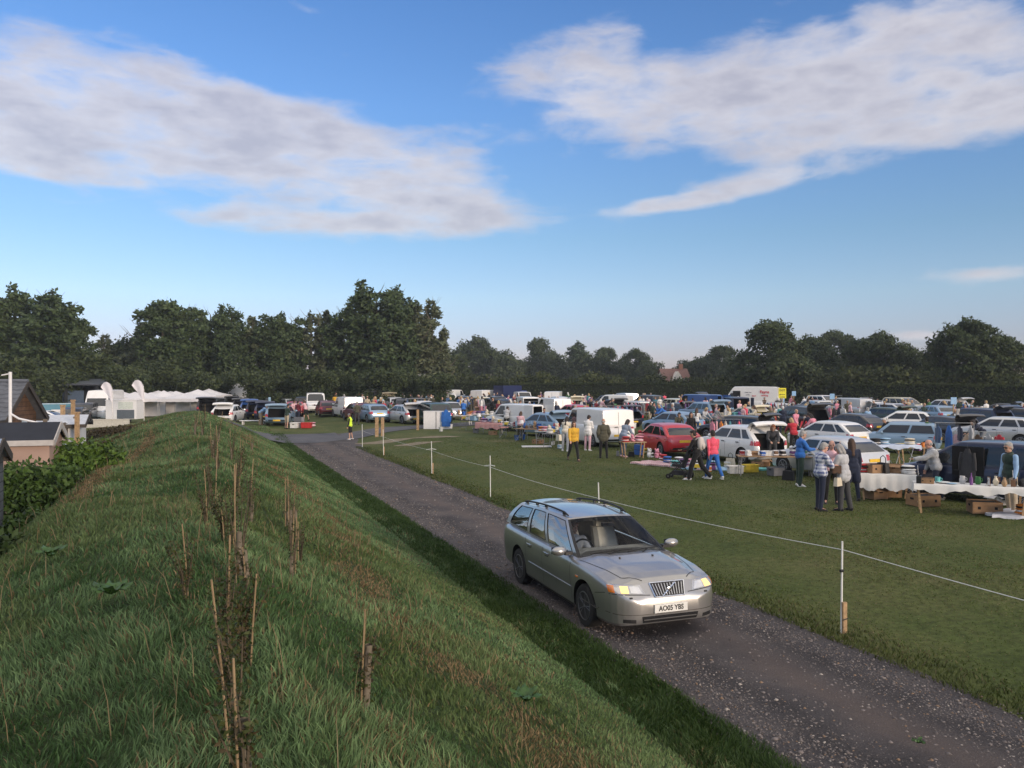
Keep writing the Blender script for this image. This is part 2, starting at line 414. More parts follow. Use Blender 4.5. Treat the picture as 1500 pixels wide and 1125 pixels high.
def ruts(m):
    # earth worn brown along the crown of the track, darker stone where the wheels run
    nt = m.node_tree; L = nt.links.new; b = nt.nodes['Principled BSDF']; src = b.inputs['Base Color'].links[0].from_socket
    def Mt(op, a, c):
        n = nn(nt, 'ShaderNodeMath'); n.operation = op
        for i, v in enumerate((a, c)):
            if isinstance(v, (int, float)): n.inputs[i].default_value = v
            else: L(v, n.inputs[i])
        return n.outputs[0]
    tc = nn(nt, 'ShaderNodeTexCoord'); sp = nn(nt, 'ShaderNodeSeparateXYZ'); L(tc.outputs['Object'], sp.inputs[0])
    u = Mt('ADD', Mt('MULTIPLY', sp.outputs[0], UX), Mt('MULTIPLY', sp.outputs[1], UY))
    nz = nn(nt, 'ShaderNodeTexNoise'); nz.inputs['Scale'].default_value = .55; nz.inputs['Detail'].default_value = 5; L(tc.outputs['Object'], nz.inputs['Vector'])
    uw = Mt('ADD', u, Mt('MULTIPLY', Mt('SUBTRACT', nz.outputs['Fac'], .5), 1.1))
    d = Mt('SUBTRACT', uw, 6.85); g = Mt('EXPONENT', Mt('MULTIPLY', Mt('MULTIPLY', d, d), -7.0), 0)
    g = Mt('MULTIPLY', g, Mt('MULTIPLY', nz.outputs['Fac'], .75))
    mx = nn(nt, 'ShaderNodeMix'); mx.data_type = 'RGBA'; L(g, mx.inputs[0]); L(src, mx.inputs[6]); mx.inputs[7].default_value = (.15, .112, .095, 1)
    w1 = Mt('ABSOLUTE', Mt('SUBTRACT', Mt('ABSOLUTE', Mt('SUBTRACT', uw, 6.75), 0), .80), 0)
    k = Mt('SUBTRACT', 1.0, Mt('MULTIPLY', Mt('EXPONENT', Mt('MULTIPLY', Mt('MULTIPLY', w1, w1), -14.0), 0), .32))
    m2 = nn(nt, 'ShaderNodeMix'); m2.data_type = 'RGBA'; m2.blend_type = 'MULTIPLY'; m2.inputs[0].default_value = 1; L(mx.outputs[2], m2.inputs[6]); L(k, m2.inputs[7]); L(m2.outputs[2], b.inputs['Base Color'])
ruts(TRACKM)
TARM = ground_mat('tarmac', [(.3, (.085, .088, .098)), (.7, (.13, .132, .143))], .6, bump=.3, bsc=60)
# one sheet of land to the horizon, cut along its own lines into field, bank and track
US = sorted(set([-1500, -900, -500, -300, -200, -140, -100, -75, -55, -42, -32, -25, -20, -16, -13, -11, -9.5, -8.5, -8, -7.5, -7] + [round(-6.5+.25*i, 3) for i in range(int(10.85/.25)+1)] + [4.35, 4.7, 5.1, 5.5, 6.3, 7.1, 7.8, 8.25, 8.6, 9, 9.5] + list(range(10, 40)) + [42, 45, 48, 52, 56, 60, 66, 72, 80, 90, 100, 120, 150, 200, 300, 500, 900, 1500]))
TS = sorted(set([-300, -150, -80, -40, -20, -10, -5] + [round(-3+.5*i, 2) for i in range(int(66/.5))] + list(range(63, 110, 2)) + [115, 122, 130, 140, 155, 175, 200, 240, 300, 400, 600, 1000, 1600, 2500]))
def edge_wobble(u, t): return u
UU, TT = np.meshgrid(np.array(US, float), np.array(TS, float), indexing='ij')
ZZ = T(UU, TT)
XX = UU*UX+TT*TX; YY = UU*UY+TT*TY
nU, nT = UU.shape
ids = np.arange(nU*nT).reshape(nU, nT)
uc = (UU[:-1, :-1]+UU[1:, 1:])/2; tcn = (TT[:-1, :-1]+TT[1:, 1:])/2
quads = np.stack([ids[:-1, :-1], ids[1:, :-1], ids[1:, 1:], ids[:-1, 1:]], -1)
is_bank = (uc > -8.5) & (uc < 4.35) & (tcn < 60) & (tcn > -20)
VV = np.stack([XX, YY, ZZ], -1).reshape(-1, 3)
def sheet(name, mask, m):
    q = quads[mask]; used = np.unique(q); remap = np.zeros(nU*nT, int); remap[used] = np.arange(len(used))
    me = fast_mesh(name, VV[used], [remap[q]], [m], smooth=True); o = link(name, me); tag(o, kind='structure'); return o
sheet('ground', ~is_bank, LAWN); sheet('grass_bank', is_bank, BANKM)
# the gravel track: its own sheet 4 mm above, edges wandering
def strip(name, rows, m, lift, n=9):
    """rows: list of (left xy, right xy); draped on the land"""
    P = []
    for (a, b) in rows:
        r = []
        for k in range(n+1):
            x = a[0]+(b[0]-a[0])*k/n; y = a[1]+(b[1]-a[1])*k/n
            r.append((x, y, G(x, y)+lift+.012*math.sin(math.pi*min(1, max(0, k/n)))))
        P.append(r)
    mb = MB(); mb.grid(P); o = mb.obj(name, m, smooth=180, fix=False); tag(o, kind='structure'); return o
def tl(t): return 5.1+.09*math.sin(t*.9)+.07*math.sin(t*2.3+1)+.35*max(0, (t-46)/8)*-1.4
def tr(t): return 8.28+.08*math.sin(t*.7+2)+.06*math.sin(t*1.9)+(.12*max(0, t-42))
strip('track', [(ut(tl(t), t), ut(tr(t), t)) for t in [-6+.4*i for i in range(152)]], TRACKM, .004, 12)
far_e = [(-60, 50), (-30, 51), (-16.9, 52), (-12.7, 53), (-11.5, 54.4), (-9.6, 56.7), (-7.2, 59.3), (-5.6, 61.2), (0, 66.5), (4, 71), (10, 78), (18, 87)]
near_e = [(-60, 44), (-30, 45), (-17, 46.8), (-11.6, 48.2), (-10.2, 50.4), (-8.6, 52.7), (-6.3, 56.0), (-4.9, 57.6), (-1.5, 61), (3, 65.8), (9, 73), (17, 82)]
def dens_(e, k=6):
    r = []
    for a, b in zip(e[:-1], e[1:]):
        for i in range(k): r.append((a[0]+(b[0]-a[0])*i/k, a[1]+(b[1]-a[1])*i/k))
    return r+[e[-1]]
strip('road', list(zip(dens_(far_e), dens_(near_e))), TARM, .03, 8)
# yard and access road behind the bank, to the left
yard = [(ut(-40, t), ut(-4.2-4.7*float(sst(21, 32, t)), t)) for t in range(2, 104, 1)]
strip('yard', yard, TARM, .02, 12)
# ------------------------------------------------------------------ grass
def blades(name, u, t, h, w_, cols, label, cat='grass', bend=.75):
    """one mesh of bent grass blades standing on the land"""
    n = len(u); x, y = ut(u, t); z = T(u, t)-.01
    th = RNG.uniform(0, 2*np.pi, n); ld = RNG.uniform(0, 2*np.pi, n)
    # neighbours lean together
    ld = ld*.55+6.28*vnoise(u*2.3+50, t*2.3)*1.6
    ln = h*bend*RNG.uniform(.3, 1.2, n)
    sx, sy = np.cos(th)*w_/2, np.sin(th)*w_/2
    lx, ly = np.cos(ld)*ln, np.sin(ld)*ln
    V = np.zeros((n, 5, 3))
    V[:, 0] = np.stack([x-sx, y-sy, z], -1); V[:, 1] = np.stack([x+sx, y+sy, z], -1)
    V[:, 2] = np.stack([x-sx*.75+lx*.35, y-sy*.75+ly*.35, z+h*.58], -1); V[:, 3] = np.stack([x+sx*.75+lx*.35, y+sy*.75+ly*.35, z+h*.58], -1)
    V[:, 4] = np.stack([x+lx, y+ly, z+h*np.sqrt(np.clip(1-(ln/h)**2*.35, .2, 1))], -1)
    b = np.arange(n)[:, None]*5
    q = b+np.array([[0, 1, 3, 2]]); tr_ = b+np.array([[2, 3, 4]])
    C = np.repeat(cols[:, None, :], 5, 1).reshape(-1, 3)
    me = fast_mesh(name, V.reshape(-1, 3), [q, tr_], [BLADE], C)
    o = link(name, me); tag(o, label, cat, kind='stuff'); return o
def in_view(x, y, m=2.0):
    return (y > .8) & (np.abs(x) < y*.66+m)
def scatter(n, u0, u1, t0, t1, p=1.25, cap=3.0):
    """points in a (u,t) strip, thinning with distance"""
    U = []; V_ = []; got = 0
    while got < n:
        k = n*2
        u = RNG.uniform(u0, u1, k)
        a = 1-p; r = RNG.random(k)
        t = ((cap**a)+(r)*((t1+cap-t0)**a-cap**a))**(1/a)-cap+t0
        x, y = ut(u, t); ok = in_view(x, y)
        U.append(u[ok]); V_.append(t[ok]); got += ok.sum()
    return np.concatenate(U)[:n], np.concatenate(V_)[:n]
def mixc(a, b, k): return np.array(a)*(1-k[:, None])+np.array(b)*k[:, None]
def bank_grass():
    u, t = scatter(int(380000*QUAL), -7.0, 4.6, -1.5, 62, 1.5)
    x, y = ut(u, t); d = np.hypot(x, y)
    n = len(u)
    c = fbm(u*1.1+7, t*1.1, 4); c2 = fbm(u*.33+90, t*.33+13, 3); c3 = fbm(u*3.1+3, t*3.1+70, 2)
    # green, blue-green, yellow and dry blades in patches
    base = mixc((.052, .105, .032), (.155, .235, .10), np.clip((c-.34)*3.2, 0, 1))
    base = np.where((c2 > .56)[:, None], base*.6+.4*np.array((.13, .155, .05)), base)
    scuff = np.exp(-((u-2.15-.25*np.sin(t*.5))/.38)**2)*np.clip((fbm(t*.9+5, u*1.1, 3)-.44)*6, 0, 1)
    ridge = np.exp(-((u+1.95+.15*np.sin(t*.4)-.02*(t-14))/.22)**2)*sst(13, 17, t)*(1-sst(30, 37, t))
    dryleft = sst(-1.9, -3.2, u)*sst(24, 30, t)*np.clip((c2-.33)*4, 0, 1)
    dry = np.clip(.06+.8*scuff+.9*ridge+.75*dryleft+.16*(c > .62)+.05*np.exp(-((u+.1)/.5)**2)*(t > 6), 0, .95)
    isdry = RNG.random(n) < dry
    dcol = mixc((.115, .085, .04), (.27, .19, .10), RNG.random(n))
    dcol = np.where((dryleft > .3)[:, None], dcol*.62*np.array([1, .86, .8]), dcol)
    cols = np.where(isdry[:, None], dcol, base)
    cols *= RNG.uniform(.7, 1.35, n)[:, None]
    lower = sst(2.4, 3.6, u)*(1-sst(4.2, 4.5, u))
    cols = np.where((lower > .5)[:, None] & ~isdry[:, None], cols*.9+.22*np.array((.12, .20, .085)), cols)
    h = (.07+.15*c**1.3+.12*(c3-.4))*RNG.uniform(.55, 1.25, n)
    h = .50*h*(1-.45*lower)*(1-.55*scuff)*(1-.6*ridge); h = np.clip(h, .04, .5)
    w_ = np.clip(.0062+.0009*(d-3), .006, .04)*RNG.uniform(.7, 1.5, n)
    h = h*np.clip(1+.004*d, 1, 1.2)
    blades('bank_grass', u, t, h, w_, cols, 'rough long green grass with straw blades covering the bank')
    # tall seeding stems
    u, t = scatter(int(1500*QUAL), -5, 3.4, -1, 45, 1.3)
    n = len(u); cols = mixc((.16, .115, .055), (.27, .21, .12), RNG.random(n))
    x, y = ut(u, t); d = np.hypot(x, y)
    blades('dry_grass', u, t, RNG.uniform(.15, .38, n), np.clip(.0025+.0006*d, .003, .02), cols, 'thin straw coloured stems standing above the bank grass', bend=.45)
    # verge at the foot of the bank, short and dark
    u, t = scatter(int(75000*QUAL), 4.3, 5.25, -1.5, 55, 1.4)
    u = np.where(u > 5.0, u-.12*RNG.random(len(u)), u)
    x, y = ut(u, t); d = np.hypot(x, y); n = len(u)
    cols = mixc((.030, .062, .014), (.05, .09, .021), RNG.random(n))*RNG.uniform(.8, 1.25, n)[:, None]
    blades('verge_grass', u, t, RNG.uniform(.04, .11, n), np.clip(.005+.0008*d, .005, .03), cols, 'short dark green verge grass between bank and track')
    # mown field
    u, t = scatter(int(210000*QUAL), 8.25, 34, -4, 46, 1.5, 6)
    x, y = ut(u, t); d = np.hypot(x, y); n = len(u)
    c = fbm(u*.5+3, t*.5+9, 4); c2 = fbm(u*.18+40, t*.18, 2)
    cols = mixc((.062, .096, .022), (.110, .138, .038), np.clip((c-.28)*2.3, 0, 1))
    cols = np.where((RNG.random(n) < .12+.4*np.clip((c2-.5)*3, 0, 1))[:, None], mixc((.13, .122, .05), (.20, .17, .09), RNG.random(n)), cols)*RNG.uniform(.75, 1.25, n)[:, None]
    edge = 1-sst(8.25, 9.6, u)
    h = (.018+.035*c**2+.06*edge)*RNG.uniform(.6, 1.3, n)
    cols = np.where((edge > .4)[:, None], cols*.75, cols)
    blades('field_grass', u, t, h, np.clip(.005+.0010*d, .006, .045), cols, 'short mown grass of the car boot field', bend=.9)
bank_grass()
def gravel():
    n = int(95000*QUAL)
    u, t = scatter(n, 4.95, 8.4, -2.5, 48, 1.5, 5)
    x, y = ut(u, t); d = np.hypot(x, y)
    keep = (RNG.random(n) < .25+.9*np.abs(np.sin((u-5.1)/3.15*np.pi*2)))   # wheel lines are swept
    u, t, x, y, d = [a[keep] for a in (u, t, x, y, d)]; n = len(u)
    s = np.clip(RNG.lognormal(-4.85, .42, n), .004, .03)*np.clip(1+.02*d, 1, 1.8)
    big = RNG.random(n) < .006; s = np.where(big, s*2.0, s)
    base = np.array([(1, 0, 0), (-.5, .87, 0), (-.5, -.87, 0), (0, 0, .75), (0, 0, -.75), (.4, .7, .35), (.4, -.7, .3), (-.8, 0, .3)])
    ang = RNG.uniform(0, 6.28, n); c, sn = np.cos(ang), np.sin(ang)
    j = base[None]*RNG.uniform(.6, 1.35, (n, 8, 3))*s[:, None, None]
    V = np.stack([j[..., 0]*c[:, None]-j[..., 1]*sn[:, None]+x[:, None], j[..., 0]*sn[:, None]+j[..., 1]*c[:, None]+y[:, None], j[..., 2]+T(u, t)[:, None]+.008], -1)
    fs = np.array([(0, 5, 3), (5, 1, 3), (1, 7, 3), (7, 2, 3), (2, 6, 3), (6, 0, 3), (0, 6, 4), (6, 2, 4), (2, 7, 4), (7, 1, 4), (1, 5, 4), (5, 0, 4)])
    F = (np.arange(n)[:, None, None]*8+fs[None]).reshape(-1, 3)
    k = RNG.random(n); col = mixc((.07, .062, .062), (.20, .178, .17), k)
    col = np.where((RNG.random(n) < .06)[:, None], np.array((.33, .30, .27)), col); col = np.where((RNG.random(n) < .06)[:, None], np.array((.22, .15, .10)), col)
    me = fast_mesh('gravel', V.reshape(-1, 3), [F], [leaf_mat('pebble', 0, .8)], np.repeat(col, 8, 0))
    tag(link('gravel', me), 'loose grey and pale stones scattered over the track', 'gravel', kind='stuff')
gravel()
# ------------------------------------------------------------------ foliage
def leaf_cloud(pts, nrm, size, cols, up=.4):
    """small bent leaf cards (two triangles folded) at pts"""
    n = len(pts)
    a = RNG.normal(size=(n, 3)); a /= np.linalg.norm(a, axis=1)[:, None]
    b = np.cross(a, nrm+RNG.normal(size=(n, 3))*.6); b /= np.linalg.norm(b, axis=1)[:, None]+1e-9
    s = size[:, None]*RNG.uniform(.6, 1.35, (n, 1))
    c = np.cross(a, b)
    V = np.zeros((n, 4, 3))
    V[:, 0] = pts-a*s; V[:, 1] = pts-b*s*.55+c*s*.2; V[:, 2] = pts+a*s; V[:, 3] = pts+b*s*.55+c*s*.2
    base = np.arange(n)[:, None]*4
    F = np.concatenate([base+np.array([[0, 1, 2]]), base+np.array([[0, 2, 3]])])
    return V.reshape(-1, 3), F, np.repeat(cols, 4, 0)
def crown_mesh(name, blobs, n, size, c0, c1, holes=.0, seed=0, ragged=.35):
    """foliage spread through and over a set of ellipsoids"""
    rng = np.random.default_rng(seed)
    vol = np.array([b[3]*b[4]*b[5] for b in blobs])**.75; pk = rng.choice(len(blobs), n, p=vol/vol.sum())
    B = np.array(blobs)[pk]
    d = rng.normal(size=(n, 3)); d /= np.linalg.norm(d, axis=1)[:, None]
    r = np.where(rng.random(n) < .8, rng.uniform(.72, 1.0+ragged*.5, n), rng.uniform(.25, .8, n))
    tuft = fbm(d[:, 0]*2.6+B[:, 0]*3+seed, d[:, 1]*2.6+d[:, 2]*3.1+B[:, 2]*2, 3)
    r = r*(1+ragged*(tuft-.5)*2.0)
    P = B[:, :3]+d*r[:, None]*B[:, 3:6]
    keep = rng.random(n) > holes*(tuft < .46)
    keep &= P[:, 2] > .15
    P = P[keep]; d = d[keep]; tuft = tuft[keep]; m = len(P)
    k = np.clip((tuft-.3)*2.2+rng.normal(0, .22, m), 0, 1)
    cols = mixc(c0, c1, k)
    V, F, C = leaf_cloud(P, d, np.full(m, size), cols)
    return fast_mesh(name, V, [F], [LEAF], C)
BARK = mat('bark', (.06, .048, .036), .9, var=.35, vs=6, bump=.5, bs=20)
PALEBARK = mat('pale_bark', (.17, .15, .12), .9, var=.35, vs=6, bump=.4, bs=20)
def trunk_mesh(name, h, r, limbs, m, seed=0, lean=0):
    rg = random.Random(seed); mb = MB()
    pts = [(lean*h*(i/6)**2+rg.uniform(-.04, .04)*h*.2, rg.uniform(-.04, .04)*h*.2, h*i/6) for i in range(7)]
    pts[0] = (0, 0, -.3)
    mb.tube(pts, [r*(1.25 if i == 0 else 1-.13*i) for i in range(7)], 7)
    for i in range(limbs):
        k = rg.randint(2, 6); p = Vector(pts[k]); a = rg.uniform(0, 6.28); l = h*min(rg.uniform(.12, .2), .85*(1-k/6.6)+.03)*(1 if h > .7 else 1.7)
        q = p+Vector((math.cos(a)*l*.5, math.sin(a)*l*.5, l*.35)); s = p+Vector((math.cos(a)*l*.85, math.sin(a)*l*.85, l*.95))
        rr = r*(1-.13*k)*.55
        mb.tube([p, q, s], [rr, rr*.7, rr*.25], 5)
    return mb.mesh(name, m, smooth=50)
def rand_blobs(rg, kind):
    b = []
    if kind == 'poplar':        # tall oval crown carried low, in separate boughs
        for i in range(34):
            k = (i+rg.random())/34; z = .10+.84*k; w_ = .21*math.sin(math.pi*min(1, .18+k*.68))**.6; a = i*2.4+rg.uniform(-.5, .5); q = rg.uniform(.25, .85)*w_; r_ = w_*rg.uniform(.26, .50)
            b.append((math.cos(a)*q, math.sin(a)*q, z, r_, r_, rg.uniform(.035, .075)))
    elif kind == 'aspen':       # narrow plume with gaps
        for i in range(26):
            k = (i+rg.random())/26; z = .12+.83*k; w_ = .125*math.sin(math.pi*min(1, .2+k*.76))**.6; a = i*2.4+rg.uniform(-.6, .6); q = rg.uniform(.2, .95)*w_; r_ = w_*rg.uniform(.26, .5)
            b.append((math.cos(a)*q, math.sin(a)*q, z, r_, r_, rg.uniform(.028, .06)))
    elif kind == 'broad':       # horse chestnut / oak
        for i in range(42):
            a = i*2.4+rg.uniform(-.4, .4); e = rg.uniform(-.55, 1.4); rr = rg.uniform(.22, .43); r_ = rg.uniform(.07, .14)
            b.append((math.cos(a)*rr*math.cos(e), math.sin(a)*rr*math.cos(e), .50+.40*math.sin(e), r_, r_, r_*rg.uniform(.55, .8)))
        b.append((0, 0, .46, .24, .24, .22))
    elif kind == 'round':       # smaller round tree down to the ground
        for i in range(15):
            a = rg.uniform(0, 6.28); rr = rg.uniform(.1, .3); z = rg.uniform(.16, .82)
            b.append((math.cos(a)*rr, math.sin(a)*rr, z, rg.uniform(.14, .22), rg.uniform(.14, .22), rg.uniform(.11, .17)))
    else:                       # bush
        for i in range(11):
            a = rg.uniform(0, 6.28); rr = rg.uniform(0, .48)
            b.append((math.cos(a)*rr, math.sin(a)*rr, rg.uniform(.25, .72), rg.uniform(.2, .32), rg.uniform(.2, .32), rg.uniform(.18, .3)))
    return b
TREEV = {}
def tree_variant(kind, v, big):
    key = (kind, v)
    if key in TREEV: return TREEV[key]
    rg = random.Random(hash(kind) % 1 + v*13+len(kind)*7); bl = rand_blobs(rg, kind)
    n = {'poplar': 15000, 'aspen': 7500, 'broad': 15000, 'round': 9000, 'bush': 4500}[kind]
    sz = {'poplar': .0165, 'aspen': .0155, 'broad': .020, 'round': .028, 'bush': .05}[kind]
    c0, c1 = {'poplar': ((.022, .042, .018), (.085, .125, .050)), 'aspen': ((.050, .070, .033), (.16, .185, .10)), 'broad': ((.017, .033, .012), (.068, .094, .032)),
              'round': ((.022, .038, .016), (.074, .098, .038)), 'bush': ((.026, .040, .013), (.078, .094, .028))}[kind]
    bl = [tuple(x for x in b) for b in bl]
    cm = crown_mesh('crown', bl, n, sz, c0, c1, holes={'poplar': .62, 'aspen': .7, 'broad': .5, 'round': .35, 'bush': .2}[kind], seed=v*7+len(kind), ragged=.5)
    tm = trunk_mesh('trunk', .9 if kind in ('poplar', 'aspen') else .6, .018 if kind != 'broad' else .03, 9, BARK if kind != 'aspen' else PALEBARK, v)
    TREEV[key] = (cm, tm); return TREEV[key]
TREES = []
def plant(name, kind, v, x, y, h, label, group, wid=1.0, rz=None, cat='tree'):
    cm, tm = tree_variant(kind, v, h)
    root = thing(name, label, cat, (x, y, G(x, y)-.1), rz if rz is not None else random.uniform(0, 6.28), group)
    h *= 1.07; root.scale = (h*wid*.88, h*wid*.88, h)
    link('crown' if kind != 'bush' else 'foliage', cm, root); link('trunk' if kind != 'bush' else 'stem', tm, root)
    TREES.append(root); return root
def rowtop(px, row, d): return CAMZ+(562.5-row)/FPX*d-atd(px, d)[2]
ordn = ['first', 'second', 'third', 'fourth', 'fifth', 'sixth', 'seventh', 'eighth', 'ninth', 'tenth', 'eleventh', 'twelfth', 'thirteenth', 'fourteenth', 'fifteenth', 'sixteenth', 'seventeenth', 'eighteenth', 'nineteenth', 'twentieth']
def far_trees():
    # tall belt on the left: (px, top row, distance, kind, width factor)
    belt = [(-25, 436, 98, 'poplar', 1.2), (22, 434, 101, 'poplar', 1.15), (76, 438, 98, 'poplar', 1.5), (108, 470, 103, 'poplar', 1.2), (152, 496, 112, 'aspen', 1.6), (185, 500, 116, 'round', .9), (207, 476, 108, 'aspen', 1.7),
            (238, 447, 103, 'poplar', 1.35), (276, 456, 105, 'poplar', 1.15), (308, 458, 108, 'poplar', 1.15), (339, 460, 106, 'poplar', 1.15), (368, 470, 109, 'aspen', 1.7), (397, 468, 108, 'poplar', 1.1), (428, 469, 110, 'poplar', 1.15), (455, 464, 111, 'aspen', 1.8),
            (478, 462, 113, 'aspen', 1.7), (504, 459, 110, 'poplar', 1.2), (551, 428, 108, 'poplar', 1.45), (580, 432, 112, 'poplar', 1.25), (609, 453, 114, 'aspen', 2.0), (633, 446, 116, 'aspen', 1.35), (648, 492, 118, 'aspen', 1.6)]
    for i, (px, row, d, k, wd) in enumerate(belt):
        x, y, z = atd(px, d); h = rowtop(px, row, d)+.3
        nm = 'poplar_tree' if k == 'poplar' else 'aspen_tree' if k == 'aspen' else 'broadleaf_tree'
        lb = {'poplar': 'tall dark poplar with oval crown', 'aspen': 'slender pale green tree with open crown', 'round': 'low rounded tree in the gap'}[k]
        plant(nm, k, i % 4, x, y, h, f'{lb}, {ordn[i] if i < 20 else "last but one" if i == 20 else "last"} from left in the belt', 'tall trees behind the left of the field', wd)
    # understorey of the belt
    us = [(-20, 535), (20, 528), (58, 540), (95, 542), (130, 522), (160, 530), (190, 538), (222, 532), (255, 545), (290, 548), (322, 552), (350, 548), (385, 546), (420, 549), (432, 556), (462, 546), (495, 548), (525, 552), (560, 545), (590, 549), (618, 552), (643, 550)]
    for i, (px, row) in enumerate(us):
        d = 92+ (i % 3)*5 if px > 40 else 84
        x, y, z = atd(px, d); h = rowtop(px, row, d)+.4
        plant('bushy_tree', 'round', i % 3, x, y, h, f'bushy low tree under the tall belt, {ordn[i] if i < 20 else "last but one" if i == 20 else "last"} from the left', 'bushy trees under the tall belt', 1.35)
    # mid-distance and far trees over the hedge in the middle
    mid = [(662, 520, 150, 'round', 1.2), (697, 498, 215, 'broad', 1.15), (722, 512, 225, 'round', 1.1), (745, 523, 205, 'round', 1.3), (768, 527, 215, 'round', 1.2), (790, 501, 220, 'broad', .9), (816, 520, 210, 'round', 1.1), (846, 506, 225, 'poplar', 1.5), (864, 518, 200, 'round', 1.1), (888, 512, 205, 'broad', .8), (912, 524, 200, 'round', 1),
           (932, 516, 190, 'broad', .9), (957, 532, 180, 'round', 1.1), (1008, 528, 185, 'round', 1.3), (1032, 522, 180, 'round', 1.1), (1057, 510, 172, 'broad', .9), (1076, 525, 160, 'round', 1)]
    for i, (px, row, d, k, wd) in enumerate(mid):
        x, y, z = atd(px, d); h = rowtop(px, row, d)+.3
        lb = {'broad': 'distant spreading tree', 'round': 'distant rounded tree', 'poplar': 'distant pointed tree'}[k]
        plant('broadleaf_tree', k, (i+1) % 3, x, y, h, f'{lb} hazy over the hedge, {ordn[i]} from the left', 'hazy trees beyond the middle hedge', wd)
    near = [(1131, 479, 106, 'broad', 1.15, 'big dark chestnut rising highest behind the white high-roofed van'), (1098, 520, 112, 'broad', 1.0, 'dark spreading tree tucked to the left of the big chestnut'), (1186, 499, 118, 'broad', 1.1, 'dark tree joining the big chestnut on its right side'), (1222, 492, 150, 'broad', 1.1, 'rounded tree top showing behind the field gate'),
            (1262, 502, 112, 'broad', 1.1, 'dark tree above the left end of the right-hand hedge'), (1297, 494, 108, 'broad', 1.1, 'yellowish topped tree between the gate and the big right-hand oak'), (1337, 515, 110, 'round', 1.2, 'lower dark tree in the dip before the big right-hand oak'), (1385, 500, 98, 'broad', .9, 'dark tree leaning out on the left of the big right-hand oak'),
            (1424, 476, 94, 'broad', 1.12, 'big dark oak with an uneven crown over the right of the hedge'), (1468, 500, 97, 'broad', .9, 'dark tree on the right flank of the big oak'), (1498, 507, 190, 'broad', 1.2, 'far tree behind the house at the right edge'), (1160, 515, 100, 'round', 1.2, 'bushy dark tree below the big chestnut')]
    for i, (px, row, d, k, wd, lb) in enumerate(near):
        x, y, z = atd(px, d); h = rowtop(px, row, d)+.3
        plant('broadleaf_tree', k, i % 3, x, y, h, lb, 'dark trees behind the right of the field', wd)
    # scrub just behind the hedge
    sc = [(668, 547, 128), (700, 549, 126), (735, 551, 125), (770, 549, 122), (800, 546, 121), (835, 552, 120), (866, 547, 118), (900, 551, 117), (935, 552, 116), (968, 549, 114), (1000, 553, 113), (1030, 551, 111), (1062, 553, 109), (1188, 540, 99), (1208, 545, 97), (1262, 540, 95), (1300, 536, 93), (1332, 538, 92), (1368, 544, 90), (1405, 548, 88), (1440, 550, 87), (1475, 552, 85), (1505, 550, 84)]
    for i, (px, row, d) in enumerate(sc):
        x, y, z = atd(px, d+4); h = max(2.2, rowtop(px, row, d+4)+.2)
        plant('bush', 'bush', i % 3, x, y, h, f'green scrub bush showing over the hedge, {"number "+str(0) if False else (ordn[i] if i < 20 else ["third from last", "last but one", "last"][i-20])} from the left', 'scrub bushes behind the hedge', 1.25, cat='bush')
far_trees()
def hedge(name, p0, p1, h, thick, label, n):
    """clipped hedge: woody core filled with leaves"""
    a = Vector((*p0, 0)); b = Vector((*p1, 0)); L_ = (b-a).length; d = (b-a)/L_; nr = Vector((d.y, -d.x, 0))
    root = thing(name, label, 'hedge', (*p0, G(*p0)), 0, 'clipped hedges along the far side of the field')
    mb = MB(); k = int(L_/3)
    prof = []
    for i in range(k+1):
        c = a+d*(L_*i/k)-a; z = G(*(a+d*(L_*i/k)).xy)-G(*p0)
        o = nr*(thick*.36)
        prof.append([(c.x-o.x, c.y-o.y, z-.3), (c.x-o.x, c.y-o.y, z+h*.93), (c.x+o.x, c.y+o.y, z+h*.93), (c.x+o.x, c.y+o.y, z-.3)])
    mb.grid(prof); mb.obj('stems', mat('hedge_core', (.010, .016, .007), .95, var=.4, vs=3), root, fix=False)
    s = RNG.uniform(0, L_, n); side = RNG.random(n)
    hh = np.where(side < .68, RNG.uniform(0, 1, n), 1.0); oo = np.where(side < .68, -.5, RNG.uniform(-.5, .5, n))
    wob = fbm(s*.5, hh*3+20, 3)-.5
    # nr points away from the camera side when negative; leaves mostly on the two long faces and the top
    sgn = np.where(RNG.random(n) < .85, 1, -1)*np.where(side < .68, 1, 1)
    off = oo*thick*sgn+wob*.25*np.where(side < .68, sgn, 0)
    z = np.array([G(*(a+d*float(v)).xy) for v in np.linspace(0, L_, 60)]); zz = np.interp(s, np.linspace(0, L_, 60), z)-G(*p0)
    P = np.stack([d.x*s-nr.x*off*-1, d.y*s-nr.y*off*-1, zz+hh*(h+.12*(fbm(s*.3, s*0+3, 2)-.5))+wob*.14*(side >= .68)], -1)
    nrm = np.where((side < .68)[:, None], np.array([[nr.x, nr.y, .2]]), np.array([[0, 0, 1.]]))
    kk = np.clip(fbm(s*.35+9, hh*2.2, 3)*1.6-.35+RNG.normal(0, .2, n), 0, 1)
    V, F, C = leaf_cloud(P, nrm, np.full(n, .12), mixc((.020, .034, .009), (.060, .080, .022), kk))
    link('foliage', fast_mesh('hedge_leaves', V, [F], [LEAF], C), root)
    return root
def hp(px, d): return atd(px, d)[:2]
hedge('hedge', hp(630, 116), hp(1182, 100), 2.86, 1.6, 'long clipped dark hedge behind the middle rows, left of the gate', int(36000*QUAL))
hedge('hedge', hp(1236, 97), hp(1640, 80), 2.9, 1.6, 'clipped dark hedge along the right of the field, right of the gate', int(34000*QUAL))
